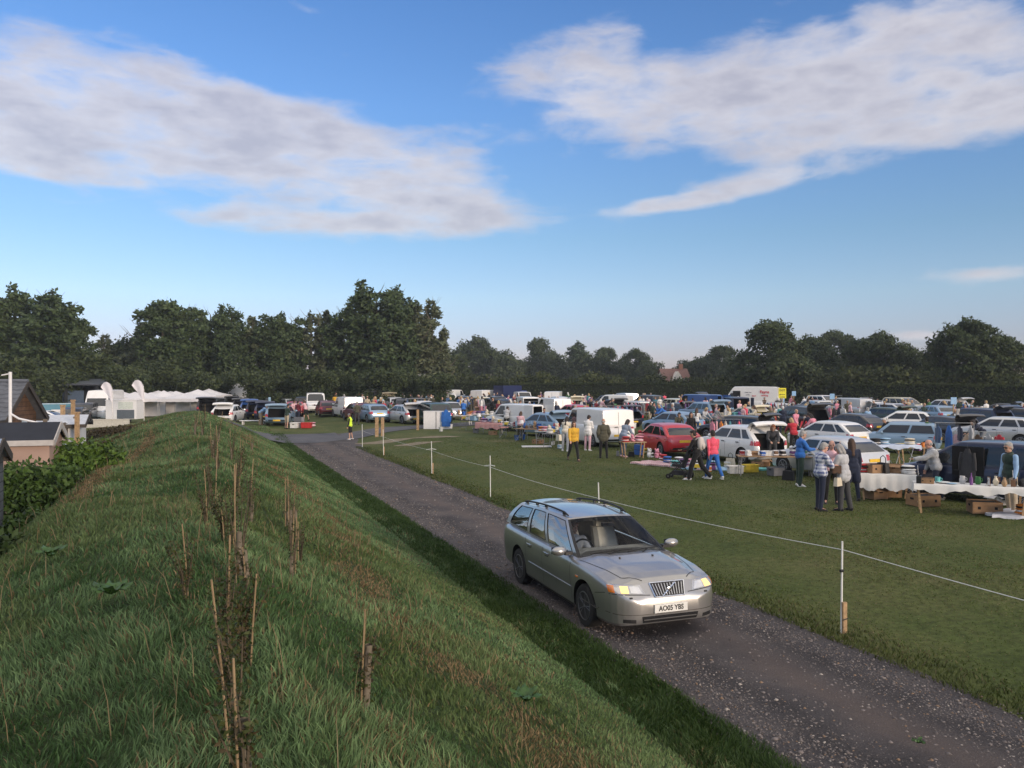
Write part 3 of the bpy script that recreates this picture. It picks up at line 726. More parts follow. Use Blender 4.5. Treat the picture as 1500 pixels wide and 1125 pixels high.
def gate():
    a = Vector((*hp(1184, 99.5), 0)); b = Vector((*hp(1234, 97.5), 0)); L_ = (b-a).length; z0 = G(a.x, a.y)
    root = thing('field_gate', 'grey metal bar gate closing the gap between the two hedges', 'gate', (a.x, a.y, z0), math.atan2(b.y-a.y, b.x-a.x))
    for i in range(2):
        m = MB(); m.box(((-.1, L_+.1)[i], 0, .75), (.2, .2, 1.9)); m.obj('post', WOOD, root)
    m = MB()
    for k in range(6): m.tube([(0, 0, .3+.24*k), (L_, 0, .3+.24*k)], .035, 6)
    for x in (0, L_*.5, L_): m.tube([(x, 0, .25), (x, 0, 1.55)], .035, 6)
    m.tube([(0, 0, .3), (L_*.5, 0, 1.5)], .03, 6); m.obj('bars', STEEL, root)
gate()
# ------------------------------------------------------------------ bushes on the left slope, docks, saplings
def near_bush(x, y, r, h, label, c0, c1, n, size=.075, cat='bush', z=None):
    root = thing('bush', label, cat, (x, y, G(x, y)-.1 if z is None else z), 0, 'bushes on the left slope of the bank')
    rg = random.Random(int(x*100)); bl = []
    for i in range(14):
        a = rg.uniform(0, 6.28); q = rg.uniform(0, .75)*r
        bl.append((math.cos(a)*q, math.sin(a)*q, rg.uniform(.3, .75)*h, rg.uniform(.25, .4)*r, rg.uniform(.25, .4)*r, rg.uniform(.2, .32)*h))
    link('foliage', crown_mesh('bush_leaves', bl, n, size, c0, c1, .25, int(abs(x)*50), .5), root)
    mb = MB()
    for i in range(7):
        a = rg.uniform(0, 6.28); q = rg.uniform(.2, .6)*r
        mb.tube([(0, 0, -.2), (math.cos(a)*q*.5, math.sin(a)*q*.5, h*.35), (math.cos(a)*q, math.sin(a)*q, h*.72)], [.04, .025, .008], 5)
    mb.obj('stem', BARK, root, smooth=40)
G0, G1 = (.020, .042, .010), (.075, .135, .028)
def at_ut(u, t): return ut(u, t)
for (u, t, r, h, lb, a, b) in [(-2.8, 11.0, 1.0, 1.05, 'dark green bush at the left edge, nearest the camera', (.014, .028, .008), (.045, .075, .02)),
        (-3.15, 13.6, 1.0, .8, 'mid green bush beside the dark one, below the small blue-grey roof', (.016, .034, .009), (.055, .09, .024)),
        (-3.15, 16.2, 1.1, .95, 'dense green bush in front of the pinkish shed wall', (.02, .045, .01), (.07, .125, .026)),
        (-2.95, 18.6, 1.25, 1.45, 'bright green leafy bush at the corner of the pinkish shed', G0, G1),
        (-2.9, 21.3, 1.2, 1.5, 'bright yellow-green tallest bush beyond the dark-roofed shed', (.026, .055, .011), (.11, .185, .03)),
        (-3.3, 24.2, 1.5, 1.1, 'low dark bush where the brown slope begins', (.018, .034, .01), (.05, .08, .022))]:
    x, y = ut(u, t); near_bush(x, y, r, h, lb, a, b, 9000, .06)
for i, (u, t) in enumerate([(-4.0, 28), (-5.2, 32), (-3.9, 35), (-5.4, 39), (-3.6, 43), (-4.9, 47)]):
    x, y = ut(u, t); near_bush(x, y, 1.3, .5, f'low brown and green weed clump on the dry slope, {ordn[i]} from the camera', (.05, .035, .02), (.085, .075, .035), 2600, .06, 'weeds')
def dock(px, row, s, label, z):
    d = (CAMZ-z)*FPX/(row-562.5); x = (px-750)/FPX*d; zz = G(x, d)
    root = thing('dock_plant', label, 'plant', (x, d, zz), random.uniform(0, 6), 'broad-leaved docks in the bank grass')
    rg = random.Random(px); 
    for i in range(9):
        a = i*.7+rg.uniform(-.3, .3); l = s*rg.uniform(.7, 1.15); e = rg.uniform(.5, 1.25); P = []
        for k in range(7):
            q = k/6; wd = l*.24*math.sin(math.pi*(.06+.9*q))**.8
            rr = l*q*math.cos(e*(1-.5*q)); hh = .12+l*q*math.sin(e)*(1-.45*q)
            P.append([(math.cos(a)*rr-math.sin(a)*wd*v, math.sin(a)*rr+math.cos(a)*wd*v, hh-.1*abs(v)*wd+.012*math.sin(9*q+v*3)) for v in (-1, -.4, .4, 1)])
        mb = MB(); mb.grid(P); mb.obj('leaf', mat('dock_leaf', (.038, .092, .02), .5, var=.35, vs=14), root, smooth=80, fix=False)
dock(163, 872, .17, 'broad-leaved dock with a bright leaf on the near left of the bank', 1.95)
dock(75, 800, .18, 'dark broad-leaved dock near the left edge of the bank', 1.95)
dock(770, 1082, .16, 'small pale dock low on the bank slope near the track', .75)
dock(1345, 1104, .07, 'small low weed growing in the middle of the track', .01)
STAKE = mat('stake_wood', (.27, .19, .105), .8, var=.25, vs=12)
GUARD = mat('tree_guard', (.15, .125, .09), .8, var=.3, vs=20)
STALK = mat('stalk', (.085, .066, .042), .85, var=.3)
def sapling(u, t, h, label, guard, nl, brown, tilt, group):
    x, y = ut(u, t); z = G(x, y)
    root = thing('sapling', label, 'sapling', (x, y, z-.03), random.uniform(0, 6), group)
    rg = random.Random(int(u*97+t*31)); tx, ty = rg.uniform(-tilt, tilt), rg.uniform(-tilt, tilt)
    top = Vector((tx*h, ty*h, h))
    MB().tube([(0, 0, -.1), top*.5, top], [.0065, .006, .005], 6).obj('stake', STAKE, root, smooth=50)
    if guard:
        m = MB(); P = []
        for k in range(4):
            zz = .02+guard*k/3; c = top*(zz/h)
            P.append([(c.x+.035+math.cos(a*.785)*.024, c.y+math.sin(a*.785)*.024, zz) for a in range(9)])
        m.grid(P); m.obj('tree_guard', GUARD, root, smooth=60, fix=False)
    m = MB(); tips = []
    b0 = Vector((.03, .01, 0))
    for i in range(6):
        a = rg.uniform(0, 6.28); hh = h*rg.uniform(.55, 1.0); sp = rg.uniform(.05, .2)*h
        e = b0+Vector((math.cos(a)*sp+tx*hh, math.sin(a)*sp+ty*hh, hh)); mm = b0+Vector((math.cos(a)*sp*.35, math.sin(a)*sp*.35, hh*.5))
        m.tube([b0, mm, e], [.008, .006, .002], 4); tips += [(b0, mm, e)]
    m.obj('stem', STALK, root)
    P = []
    for i in range(int(nl*1.4)):
        b0_, mm, e = rg.choice(tips); q = rg.random()**.7
        p = (b0_.lerp(mm, q*2) if q < .5 else mm.lerp(e, q*2-1))
        P.append(p+Vector((rg.gauss(0, .035*h), rg.gauss(0, .035*h), rg.gauss(0, .03*h))))
    P = np.array(P); k = RNG.random(len(P))
    br = RNG.random(len(P)) < brown*.7
    C = np.where(br[:, None], mixc((.045, .034, .018), (.10, .072, .03), k), mixc((.022, .036, .011), (.075, .088, .025), k))
    V, F, C = leaf_cloud(P, np.tile([[0, 0, 1.]], (len(P), 1)), np.full(len(P), .0145), C)
    link('foliage', fast_mesh('sapling_leaves', V, [F], [LEAF], C), root)
def pl_pos(px, row, z):
    d = (CAMZ-z)*FPX/(row-562.5); return to_ut((px-750)/FPX*d, d)
SAP = [(352, 1230, .62, .36, 300, .35), (318, 1120, .8, 0, 480, .3), (362, 1000, .85, .0, 520, .45), (330, 985, .6, 0, 430, .4), (305, 880, .62, .0, 240, .3), (340, 862, .35, .3, 60, .3), (357, 850, 1.0, .4, 150, .3),
       (340, 815, .9, 0, 420, .35), (322, 800, .55, 0, 300, .4), (318, 770, .7, 0, 200, .3), (350, 745, .9, .3, 260, .5), (330, 735, .9, 0, 300, .4), (338, 712, .9, 0, 340, .6), (360, 690, .8, .0, 60, .3), (320, 690, .9, .3, 200, .4), (307, 672, .9, .45, 240, .4), (345, 668, .8, .3, 160, .5), (312, 655, .9, .3, 160, .3), (303, 640, .8, .3, 160, .4), (280, 640, .7, .4, 30, .3), (290, 624, .8, .3, 120, .5), (300, 618, .8, .2, 120, .6)]
for i, (px, row, h, g, nl, br) in enumerate(SAP):
    u, t = pl_pos(px, row, 1.9); u += .14*math.sin(i*2.7)
    sapling(u, t, h, f'thin sapling on a cane, {ordn[i] if i < 20 else ["last but one", "last"][i-20]} from the camera along the crest', g, nl, br, .16, 'saplings planted along the crest')
for i, (px, row, h, g, nl, br, z) in enumerate([(528, 1060, .62, .38, 260, .75, 1.55), (432, 838, .62, .25, 90, .6, 1.75), (437, 800, .5, .0, 60, .4, 1.75), (418, 745, .75, .25, 40, .4, 1.78), (424, 752, .85, .35, 60, .4, 1.78), (430, 735, .6, .2, 30, .3, 1.78), (428, 780, .5, .0, 150, .5, 1.78), (368, 640, .6, .3, 20, .3, 1.8)]):
    u, t = pl_pos(px, row, z)
    sapling(u, t, h, f'staked sapling in a pale guard, {ordn[i]} from the camera, nearer the track', g, nl, br, .05, 'saplings planted above the track')
# ------------------------------------------------------------------ rope fence along the track
POSTW = mat('post_white', (.70, .71, .68), .5, var=.08, vs=5)
PT = [1.7, 9.1, 16.6, 24.1, 31.0, 40.0, 45.6]
lbls = ['white plastic fence stake, out past the right edge', 'white fence stake tied to a short wooden peg right of the silver car', 'white fence stake rising behind the roof of the silver car', 'white fence stake in the grass behind the silver car', 'white fence stake midway along the track', 'white fence stake third from the far junction', 'white fence stake nearest the road junction']
lbls[5] = 'white fence stake last but one before the road junction'
tops = []
for i, t in enumerate(PT):
    x, y = ut(8.65, t); z = G(x, y)
    root = thing('fence_stake', lbls[i], 'fence stake', (x, y, z), .3*i, 'white stakes of the rope fence')
    lean = (.03, .02) if i == 1 else (-.015*(i % 3), .01)
    MB().tube([(0, 0, -.05), (lean[0]*.6, lean[1]*.6, .6), (lean[0]*1.3, lean[1]*1.3, 1.32)], [.016, .015, .014], 7).obj('stake', POSTW, root, smooth=50)
    if i in (1, 2, 4, 5): MB().box((.035, -.02, .2), (.065, .045, .5)).obj('peg', WOOD, root)
    if i in (1, 4): MB().tube([(-.02, -.05, .2), (.075, -.05, .22), (.075, .02, .2)], .007, 5).tube([(-.02, 0, .9), (.03, 0, .9)], .022, 6).obj('tie', BLACK, root)
    if i in (3, 4): MB().tube([(-.02, -.2, 1.0), (0, 0, 1.02), (-.02, .25, .98)], .012, 5).obj('insulator', POSTW, root)
    tops.append(Vector((x+lean[0], y+lean[1], z+(1.2 if i < 2 else .95))))
mb = MB()
for a, b in zip(tops[:-1], tops[1:]):
    pts = []
    for k in range(13):
        q = k/12; p = a.lerp(b, q); p.z -= .045*math.sin(math.pi*q); pts.append(p)
    mb.tube(pts, .0055 if a.y < 20 else .004, 5)
tag(mb.obj('rope', POSTW), 'thin white rope sagging between the fence stakes beside the track', 'rope')
# ------------------------------------------------------------------ panels laid on a body
def bvh_of(me):
    bm = bmesh.new(); bm.from_mesh(me); b = BVHTree.FromBMesh(bm); bm.free(); return b
def patch(mb, bvh, c4, dirv, nu=6, nv=4, off=.004, skirt=.012, m=0):
    """a four-cornered panel laid on the body along dirv, edges turned in"""
    d = Vector(dirv).normalized(); c = [Vector(p) for p in c4]; P = []; dl = 0
    for i in range(nu+1):
        r = []
        for j in range(nv+1):
            a, b = i/nu, j/nv
            p = c[0]*(1-a)*(1-b)+c[1]*a*(1-b)+c[2]*a*b+c[3]*(1-a)*b
            h = bvh.ray_cast(p-d*.6, d, 1.6)[0]
            r.append((h if h is not None else p)-d*off)
        P.append(r)
    b0 = len(mb.v); mb.grid(P, m)
    ring = [(i, 0) for i in range(nu)]+[(nu, j) for j in range(nv)]+[(i, nv) for i in range(nu, 0, -1)]+[(0, j) for j in range(nv, 0, -1)]
    top = [b0+i*(nv+1)+j for i, j in ring]
    b1 = len(mb.v); mb.v += [tuple(Vector(mb.v[k])+d*skirt) for k in top]
    n = len(ring)
    for k in range(n):
        k2 = (k+1) % n; mb.f.append((top[k], top[k2], b1+k2, b1+k)); mb.m.append(m)
    return mb
def seam(mb, bvh, pts, dirv, wd=.009, off=.0025, n=12, m=0):
    """a narrow line following the body"""
    d = Vector(dirv).normalized(); pts = [Vector(p) for p in pts]; q = []
    for a, b in zip(pts[:-1], pts[1:]):
        for i in range(n): q.append(a.lerp(b, i/n))
    q.append(pts[-1]); L_ = []; R_ = []
    for i, p in enumerate(q):
        t = (q[min(i+1, len(q)-1)]-q[max(i-1, 0)]).normalized(); s = t.cross(d).normalized()*wd/2
        for lst, pp in ((L_, p-s), (R_, p+s)):
            h = bvh.ray_cast(pp-d*.6, d, 1.6)[0]; lst.append((h if h is not None else pp)-d*off)
    mb.grid([L_, R_], m)
def weld(me, dist=.0008, ang=180):
    bm = bmesh.new(); bm.from_mesh(me); bmesh.ops.remove_doubles(bm, verts=bm.verts, dist=dist); bmesh.ops.recalc_face_normals(bm, faces=bm.faces); bm.to_mesh(me); bm.free()
    me.polygons.foreach_set('use_smooth', [True]*len(me.polygons)); me.set_sharp_from_angle(angle=R(ang)); return me
def paint(name, col, metal=.35, rough=.32, coat=.6):
    return mat(name, col, rough, metal, .04, 3, .5, coat)
def tyre_mesh(r, w_):
    mb = MB(); h = w_/2; k = r*.66
    mb.lathe([(k, -h*.92), (r*.82, -h), (r*.95, -h*.92), (r, -h*.6), (r, h*.6), (r*.95, h*.92), (r*.82, h), (k, h*.92)], n=28, axis='y')
    return mb.mesh('tyre', RUBBER, smooth=40)
def rim_mesh(r, w_, spokes, m, dark=None):
    mb = MB(); k = r*.67; h = w_/2
    for sgn in (1, -1):
        # rim lip, dished back, spokes and hub on the outer face
        f = lambda y: y*sgn
        mb.lathe([(k, f(h*.55)), (k, f(h*.98)), (k*.93, f(h*1.0)), (k*.9, f(h*.55))], n=24, axis='y', m=0)
    mb.lathe([(k*.9, -h*.3), (k*.9, h*.3)], n=20, axis='y', m=1)
    for sgn in (1, -1):
        mb.lathe([(r*.13, sgn*h*.5), (r*.13, sgn*h*.86), (r*.07, sgn*h*.93)], n=12, axis='y', m=0)
        for i in range(spokes):
            a = 6.2832*i/spokes
            for da in (-.12, .12):
                c, s = math.cos(a+da*.4), math.sin(a+da*.4); c2, s2 = math.cos(a+da*1.3), math.sin(a+da*1.3)
                p0 = Vector((c*r*.1, sgn*h*.78, s*r*.1)); p1 = Vector((c2*k*.93, sgn*h*.82, s2*k*.93))
                mb.tube([p0, p1], [r*.05, r*.042], 6, m=0)
    return mb.mesh('rim', [m, dark or BLACK], smooth=40)
def text_mesh(txt, size, m, name='lettering', ext=.001, sx=1.0):
    cu = bpy.data.curves.new('txt', 'FONT'); cu.body = txt; cu.size = size; cu.extrude = ext; cu.align_x = 'CENTER'; cu.align_y = 'CENTER'; cu.resolution_u = 3
    cu.offset = size*.028
    o = bpy.data.objects.new('txt', cu); COL.objects.link(o); me = apply_mods(o); drop(o); bpy.data.curves.remove(cu)
    me.name = name; me.materials.clear(); me.materials.append(m)
    if sx != 1: me.transform(Matrix.Diagonal((sx, 1, 1, 1)))
    return me
LET_ROT = Matrix(((0, 0, 1), (1, 0, 0), (0, 1, 0)))   # letters facing +x, reading along +y ... upright
PLATETXT = mat('plate_black', (.01, .01, .01), .5)
EMIT = None
def emit_mat(name, col, st):
    m, nt, b = nodes(name); b.inputs['Base Color'].default_value = (*col, 1)
    b.inputs['Emission Color'].default_value = (*col, 1); b.inputs['Emission Strength'].default_value = st; return m
# ------------------------------------------------------------------ the silver estate car on the track
def hero_car():
    px_, py_, a = 1.895, 12.2, -1.222
    root = thing('estate_car', 'silver beige estate car with headlights on driving along the gravel track', 'car', (px_, py_, G(px_, py_)+.006), a)
    PAINT = mat('silver_beige_paint', (.36, .355, .345), .30, .68, .04, 2, .5, 1.0)
    XS = [-3.80, -3.775, -3.70, -3.5, -2.755, -1.5, -.5, -.2, .3, .6, .75, .84, .90, .945, .968]
    W = [.62, .77, .845, .888, .902, .905, .902, .898, .885, .858, .825, .775, .705, .60, .47]
    ZB = [.44, .36, .31, .25, .21, .185, .185, .185, .195, .20, .21, .22, .235, .26, .33]
    ZS = [.66, .80, .92, .955, .945, .932, .918, .905, .860, .805, .765, .715, .655, .605, .54]
    ZC = [.68, .83, .95, .985, .975, .965, .985, .985, .945, .895, .855, .805, .70, .625, .55]
    I = lambda arr, x: float(np.interp(x, XS, arr))
    FR = [(0, 0), (.8, 0), (.93, .025), (.972, .10), (.985, .34), (1.0, .56), (1.0, .72), (.988, .86), (.97, .945), (.945, .988), (.90, 1.0)]
    TP = [(.80, .22), (.665, .52), (.60, .80), (.45, .93), (.22, .985), (0, 1.0)]
    st = sorted(set([round(x, 3) for x in np.concatenate([np.linspace(-3.8, -3.5, 14), np.linspace(-3.5, .5, 56), np.linspace(.5, .968, 34)])]))
    mb = MB(); P = []
    for x in st:
        w_, zb, zs, zc = I(W, x), I(ZB, x), I(ZS, x), I(ZC, x)
        half = [(w_*y, zb+(zs-zb)*z) for y, z in FR]+[(w_*y, zs+(zc-zs)*k) for y, k in TP]
        # shut lines of the bonnet end against the cowl
        full = [(x, -y, z) for y, z in half]+[(x, y, z) for y, z in half[-2:0:-1]]
        P.append(full+[full[0]])
    mb.grid(P)
    n = len(P[0]); mb.f.append(tuple(range(n-1))); mb.m.append(0); e = (len(P)-1)*n; mb.f.append(tuple(e+k for k in range(n-2, -1, -1))); mb.m.append(0)
    me = mb.mesh('shell', [PAINT, DARKIN]);
    bm = bmesh.new(); bm.from_mesh(me); bmesh.ops.remove_doubles(bm, verts=bm.verts, dist=1e-5); bmesh.ops.recalc_face_normals(bm, faces=bm.faces); bm.to_mesh(me); bm.free()
    bv = bvh_of(me)
    cuts = []
    for x in (0, -2.755):
        for s in (1, -1):
            c = MB(); c.lathe([(.375, s*.62), (.375, s*1.2)], c=(x, 0, .325), n=40, axis='y'); c.m = [1]*len(c.f); cuts.append(c.mesh('c', [PAINT, DARKIN]))
    c = MB(); c.prism([(-.62, 1.3), (-.62, .36), (-3.55, .36), (-3.62, 1.3)], -.74, .74, 'y', 1); cuts.append(c.mesh('c', [PAINT, DARKIN]))
    body = boolean(me, cuts); body.polygons.foreach_set('use_smooth', [True]*len(body.polygons)); body.set_sharp_from_angle(angle=R(24))
    body_o = link('body', body, root)
    # ---------------- greenhouse
    def A(v): return Vector((-.46+v*(-.78)-.06*v*v, .775-.205*v+.02*math.sin(math.pi*v), .925+.462*v))
    def D(v): return Vector((-3.735+.30*v*v, .775-.195*v+.025*math.sin(math.pi*v), .965+.385*v))
    def side(s, v, sg):
        a, d = A(v), D(v); x = a.x+(d.x-a.x)*s
        zb_ = .925+.04*s; zr = 1.387+(.046*math.sin(math.pi*min(1, s*1.15))-.005*s)+(D(1).z-1.385)*s
        y = .775-.205*v+.022*math.sin(math.pi*v)+.045*math.sin(math.pi*min(1, max(0, s)))*(.55+.45*v)
        return Vector((x, sg*y, zb_+(zr-zb_)*v))
    def screen(p, v):
        a = side(0, v, 1); b = .24*(1-abs(p)**2.2)*(1-.45*v)
        return Vector((a.x+b, a.y*p, a.z+.045*(1-p*p)*v+.035*(1-p*p)*(1-v)))
    def back(p, v):
        a = side(1, v, 1); return Vector((a.x-.06*(1-p*p), a.y*p, a.z+.045*(1-p*p)*v))
    def roof(s, p):
        a = side(s, 1, 1); return Vector((a.x+(.24*.55*(1-abs(p)**2.2)*(1-s)-.06*(1-p*p)*s if s in (0, 1) else (.132*(1-abs(p)**2.2)*max(0, 1-s*6)-.06*(1-p*p)*max(0, s*6-5))), a.y*p, a.z+.045*(1-p*p)))
    def sub(bps, k): 
        r = []
        for a, b in zip(bps[:-1], bps[1:]):
            r += [(a+(b-a)*i/k, a+(b-a)*(i+1)/k, (a+b)/2) for i in range(k)]
        return r
    sh = MB(); trim = MB()
    SB = [0, .045, .335, .375, .60, .645, .925, 1]; VB = [0, .055, .90, 1]
    glass = {}
    for sg in (1, -1):
        for (s0, s1, sm) in sub(SB, 4):
            for (v0, v1, vm) in sub(VB, 3):
                q = [side(s0, v0, sg), side(s1, v0, sg), side(s1, v1, sg), side(s0, v1, sg)]
                isg = .055 < vm < .9 and any(a < sm < b for a, b in ((.045, .335), (.375, .60), (.645, .925)))
                if isg:
                    key = (sg, 0 if sm < .35 else 1 if sm < .62 else 2)
                    g = glass.setdefault(key, MB()); g.add([Vector((p.x, p.y-sg*.006, p.z)) for p in q], [(0, 1, 2, 3)])
                else: sh.add(q, [(0, 1, 2, 3)])
        for a, b in ((.045, .335), (.375, .60), (.645, .925)):
            loop = [side(a+(b-a)*k/10, .055, sg) for k in range(11)]+[side(b, .055+.845*k/6, sg) for k in range(1, 7)]+[side(b-(b-a)*k/10, .90, sg) for k in range(1, 11)]+[side(a, .9-.845*k/6, sg) for k in range(1, 7)]
            trim.tube(loop, .0075, 5, cap=False)
    for (p0, p1, pm) in sub([-1, -.94, .94, 1], 7):
        for (v0, v1, vm) in sub([0, .03, .87, .96, 1], 3):
            q = [screen(p0, v0), screen(p1, v0), screen(p1, v1), screen(p0, v1)]
            if abs(pm) < .94 and .03 < vm < .96: glass.setdefault('screen' if vm < .87 else 'strip', MB()).add(q, [(0, 1, 2, 3)])
            elif abs(pm) > .94 and vm < .96: trim.add(q, [(0, 1, 2, 3)])
            else: trim.add(q, [(0, 1, 2, 3)]) if vm < .03 else sh.add(q, [(0, 1, 2, 3)])
        for (v0, v1, vm) in sub([0, .08, .88, 1], 3):
            q = [back(p0, v0), back(p1, v0), back(p1, v1), back(p0, v1)]
            if abs(pm) < .94 and .08 < vm < .88: glass.setdefault('rear', MB()).add(q, [(0, 1, 2, 3)])
            else: sh.add(q, [(0, 1, 2, 3)])
    RS = [0, .02, .06, .12, .1667, .25, .4, .55, .7, .8333, .9, .96, 1]; RP = [-1, -.97, -.9, -.7, -.45, -.2, 0, .2, .45, .7, .9, .97, 1]
    sh.grid([[roof(s, p) for p in RP] for s in RS])
    rm = sh.mesh('roof', PAINT, fix=False)
    bm = bmesh.new(); bm.from_mesh(rm); bmesh.ops.remove_doubles(bm, verts=bm.verts, dist=.0015); bmesh.ops.recalc_face_normals(bm, faces=bm.faces); bm.to_mesh(rm); bm.free()
    rm.polygons.foreach_set('use_smooth', [True]*len(rm.polygons)); rm.set_sharp_from_angle(angle=R(50))
    ro = link('roof', rm, root)
    trim.obj('window_trim', BLACK, ro, fix=False)
    GS = glass_mat('side_glass', (.50, .54, .54), 4.6); GF = glass_mat('screen_glass', (.95, .97, .96), 1.24); GT = glass_mat('screen_band', (.35, .38, .42), 1.3)
    for k, g in glass.items():
        nm = 'windscreen' if k in ('screen', 'strip') else 'rear_window' if k == 'rear' else 'side_window'
        if k == 'strip': continue
        link(nm, weld(g.mesh(nm, GF if k == 'screen' else GS, fix=False)), root)
    ws = [o for o in root.children if o.name.startswith('windscreen')][0]
    link('sun_band', weld(glass['strip'].mesh('sun_band', GT, fix=False)), ws)
    # headlining and pillars inside
    m = MB(); m.grid([[roof(s, p)-Vector((0, 0, .03)) for p in (-.9, -.5, 0, .5, .9)] for s in (.04, .3, .6, .95)]); m.obj('headlining', mat('headlining', (.55, .53, .5), .9), root)
    # ---------------- lamps, grille, bumper, plate
    BULB = emit_mat('headlamp_glow', (1, .56, .20), 1.2); ORANGE = mat('orange_lens', (.75, .20, .02), .2, spec=.7, coat=1); REFL = mat('reflector', (.50, .50, .50), .18, .75)
    for sg in (1, -1):
        dv = (-.86, -sg*.46, -.12)
        m = MB(); patch(m, bv, [(.90, sg*.36, .655), (.66, sg*.80, .675), (.60, sg*.80, .775), (.80, sg*.40, .775)], dv, 12, 6, .006); hl = m.obj('headlight', REFL, root, smooth=50)
        m = MB(); patch(m, bv, [(.885, sg*.395, .668), (.80, sg*.535, .674), (.74, sg*.535, .758), (.80, sg*.425, .758)], dv, 6, 5, .012); m.obj('lens', LAMP, hl, smooth=50)
        m = MB(); patch(m, bv, [(.80, sg*.565, .672), (.75, sg*.66, .677), (.70, sg*.665, .760), (.75, sg*.565, .758)], dv, 6, 5, .013); m.obj('bulb', BULB, hl, smooth=50)
        m = MB(); patch(m, bv, [(.70, sg*.735, .675), (.655, sg*.815, .68), (.60, sg*.82, .768), (.66, sg*.74, .768)], dv, 5, 5, .012); m.obj('indicator', ORANGE, hl, smooth=50)
        m = MB(); patch(m, bv, [(.93, sg*.52, .275), (.88, sg*.70, .285), (.88, sg*.70, .335), (.93, sg*.52, .325)], dv, 5, 3, .003); m.obj('fog_recess', BLACK, root)
        # lamp surround shadow line and bumper shut line
        m = MB(); seam(m, bv, [(.93, sg*.30, .648), (.70, sg*.83, .662)], dv, .009); seam(m, bv, [(.62, sg*.83, .662), (.36, sg*.9, .60)], (-.2, -sg, 0), .008)
        seam(m, bv, [(.80, sg*.36, .90), (.62, sg*.60, .95), (-.34, sg*.80, 1.1)], (0, 0, -1), .011); m.obj('shut_line', BLACK, body_o, fix=False)
        m = MB(); m.tube([(.80, sg*.62, .60), (.80, sg*.62, .625)], .014, 7)
        h = bv.ray_cast(Vector((1.6, sg*.60, .628)), Vector((-1, 0, 0)))[0]
        m = MB(); m.box((h.x+.006, h.y, h.z), (.02, .04, .018)); m.obj('washer_jet', BLACK, root)
    m = MB(); patch(m, bv, [(.95, -.225, .625), (.95, .225, .625), (.80, .265, .790), (.80, -.265, .790)], (-1, 0, 0), 14, 8, .004); gr = m.obj('grille', BLACK, root)
    m = MB()
    fr = [(-.235, .618), (.235, .618), (.278, .797), (-.278, .797)]
    for a, b in zip(fr, fr[1:]+fr[:1]):
        q = []
        for k in range(9):
            y = a[0]+(b[0]-a[0])*k/8; z = a[1]+(b[1]-a[1])*k/8; h = bv.ray_cast(Vector((1.6, y, z)), Vector((-1, 0, 0)))[0]; q.append(h+Vector((.008, 0, 0)))
        m.tube(q, .011, 6)
    m.obj('grille_frame', CHROME, gr, smooth=50)
    m = MB(); CH2 = mat('grille_chrome', (.62, .62, .62), .25, .9)
    for k in range(11):
        yb = -.20+.04*k; yt = yb*1.18; q = []
        for j in range(6):
            z = .635+.145*j/5; y = yb+(yt-yb)*j/5; h = bv.ray_cast(Vector((1.6, y, z)), Vector((-1, 0, 0)))[0]; q.append(h+Vector((.010, 0, 0)))
        m.tube(q, .0075, 5)
    m.obj('grille_bar', CH2, gr, smooth=50)
    m = MB(); q = []
    for j in range(8):
        k = j/7; h = bv.ray_cast(Vector((1.6, -.12+.24*k, .632+.15*k)), Vector((-1, 0, 0)))[0]; q.append(h+Vector((.022, 0, 0)))
    m.tube(q, .011, 6); c = q[3].lerp(q[4], .5)
    m.lathe([(.036, 0), (.036, .012), (.026, .016)], (c.x, c.y, c.z), 16, axis='x'); m.obj('emblem', CHROME, gr, smooth=50)
    m = MB(); patch(m, bv, [(.96, -.43, .272), (.96, .43, .272), (.96, .45, .365), (.96, -.45, .365)], (-1, 0, 0), 16, 4, .003); lg = m.obj('lower_grille', DARKIN, root)
    m = MB(); patch(m, bv, [(.96, -.42, .312), (.96, .42, .312), (.96, .42, .326), (.96, -.42, .326)], (-1, 0, 0), 16, 1, .012); m.obj('bar', PAINT, lg)
    m = MB(); seam(m, bv, [(.5, -.9, .40), (.9, -.66, .395), (.96, 0, .39), (.9, .66, .395), (.5, .9, .40)], (-1, 0, 0), .012, .004); m.obj('bumper_line', mat('paint_shadow_gap', (.10, .095, .085), .5), root, fix=False)
    m = MB(); m.box((.982, 0, .462), (.018, .525, .114)); pl = m.obj('number_plate', PLATEW, root)
    t = text_mesh('AO05 YBS', .098, PLATETXT, 'lettering', .0008, .92); o = link('lettering', t, pl); o.matrix_local = Matrix.Translation((.9925, 0, .460)) @ Matrix(((0, 0, 1, 0), (1, 0, 0, 0), (0, 1, 0, 0), (0, 0, 0, 1)))
    # ---------------- sides
    for sg in (1, -1):
        dv = (0, -sg, 0); Y = sg*1.0
        m = MB()
        for x0, x1 in ((-.50, -.42), (-1.62, -1.56), (-2.42, -2.30)):
            seam(m, bv, [(x0, Y, .90), (x1, Y, .30)], dv, .008)
        seam(m, bv, [(-.42, Y, .245), (-2.25, Y, .255)], dv, .010); m.obj('door_line', BLACK, body_o, fix=False)
        m = MB(); patch(m, bv, [(-2.25, Y, .475), (-.44, Y, .465), (-.44, Y, .505), (-2.25, Y, .515)], dv, 20, 2, .010); m.obj('rubbing_strip', PAINT, root, smooth=40)
        m = MB(); patch(m, bv, [(-2.3, Y, .215), (-.4, Y, .215), (-.4, Y, .238), (-2.3, Y, .238)], dv, 16, 1, .004); m.obj('sill_trim', BLACK, root)
        for x in (-1.42, -2.20):
            m = MB(); h = bv.ray_cast(Vector((x, Y*1.3, .80)), Vector(dv))[0]; m.box((x, h.y+sg*.016, .805), (.19, .028, .032)); m.box((x-.0, h.y+sg*.002, .79), (.13, .012, .05), 1); m.obj('door_handle', [PAINT, BLACK], root)
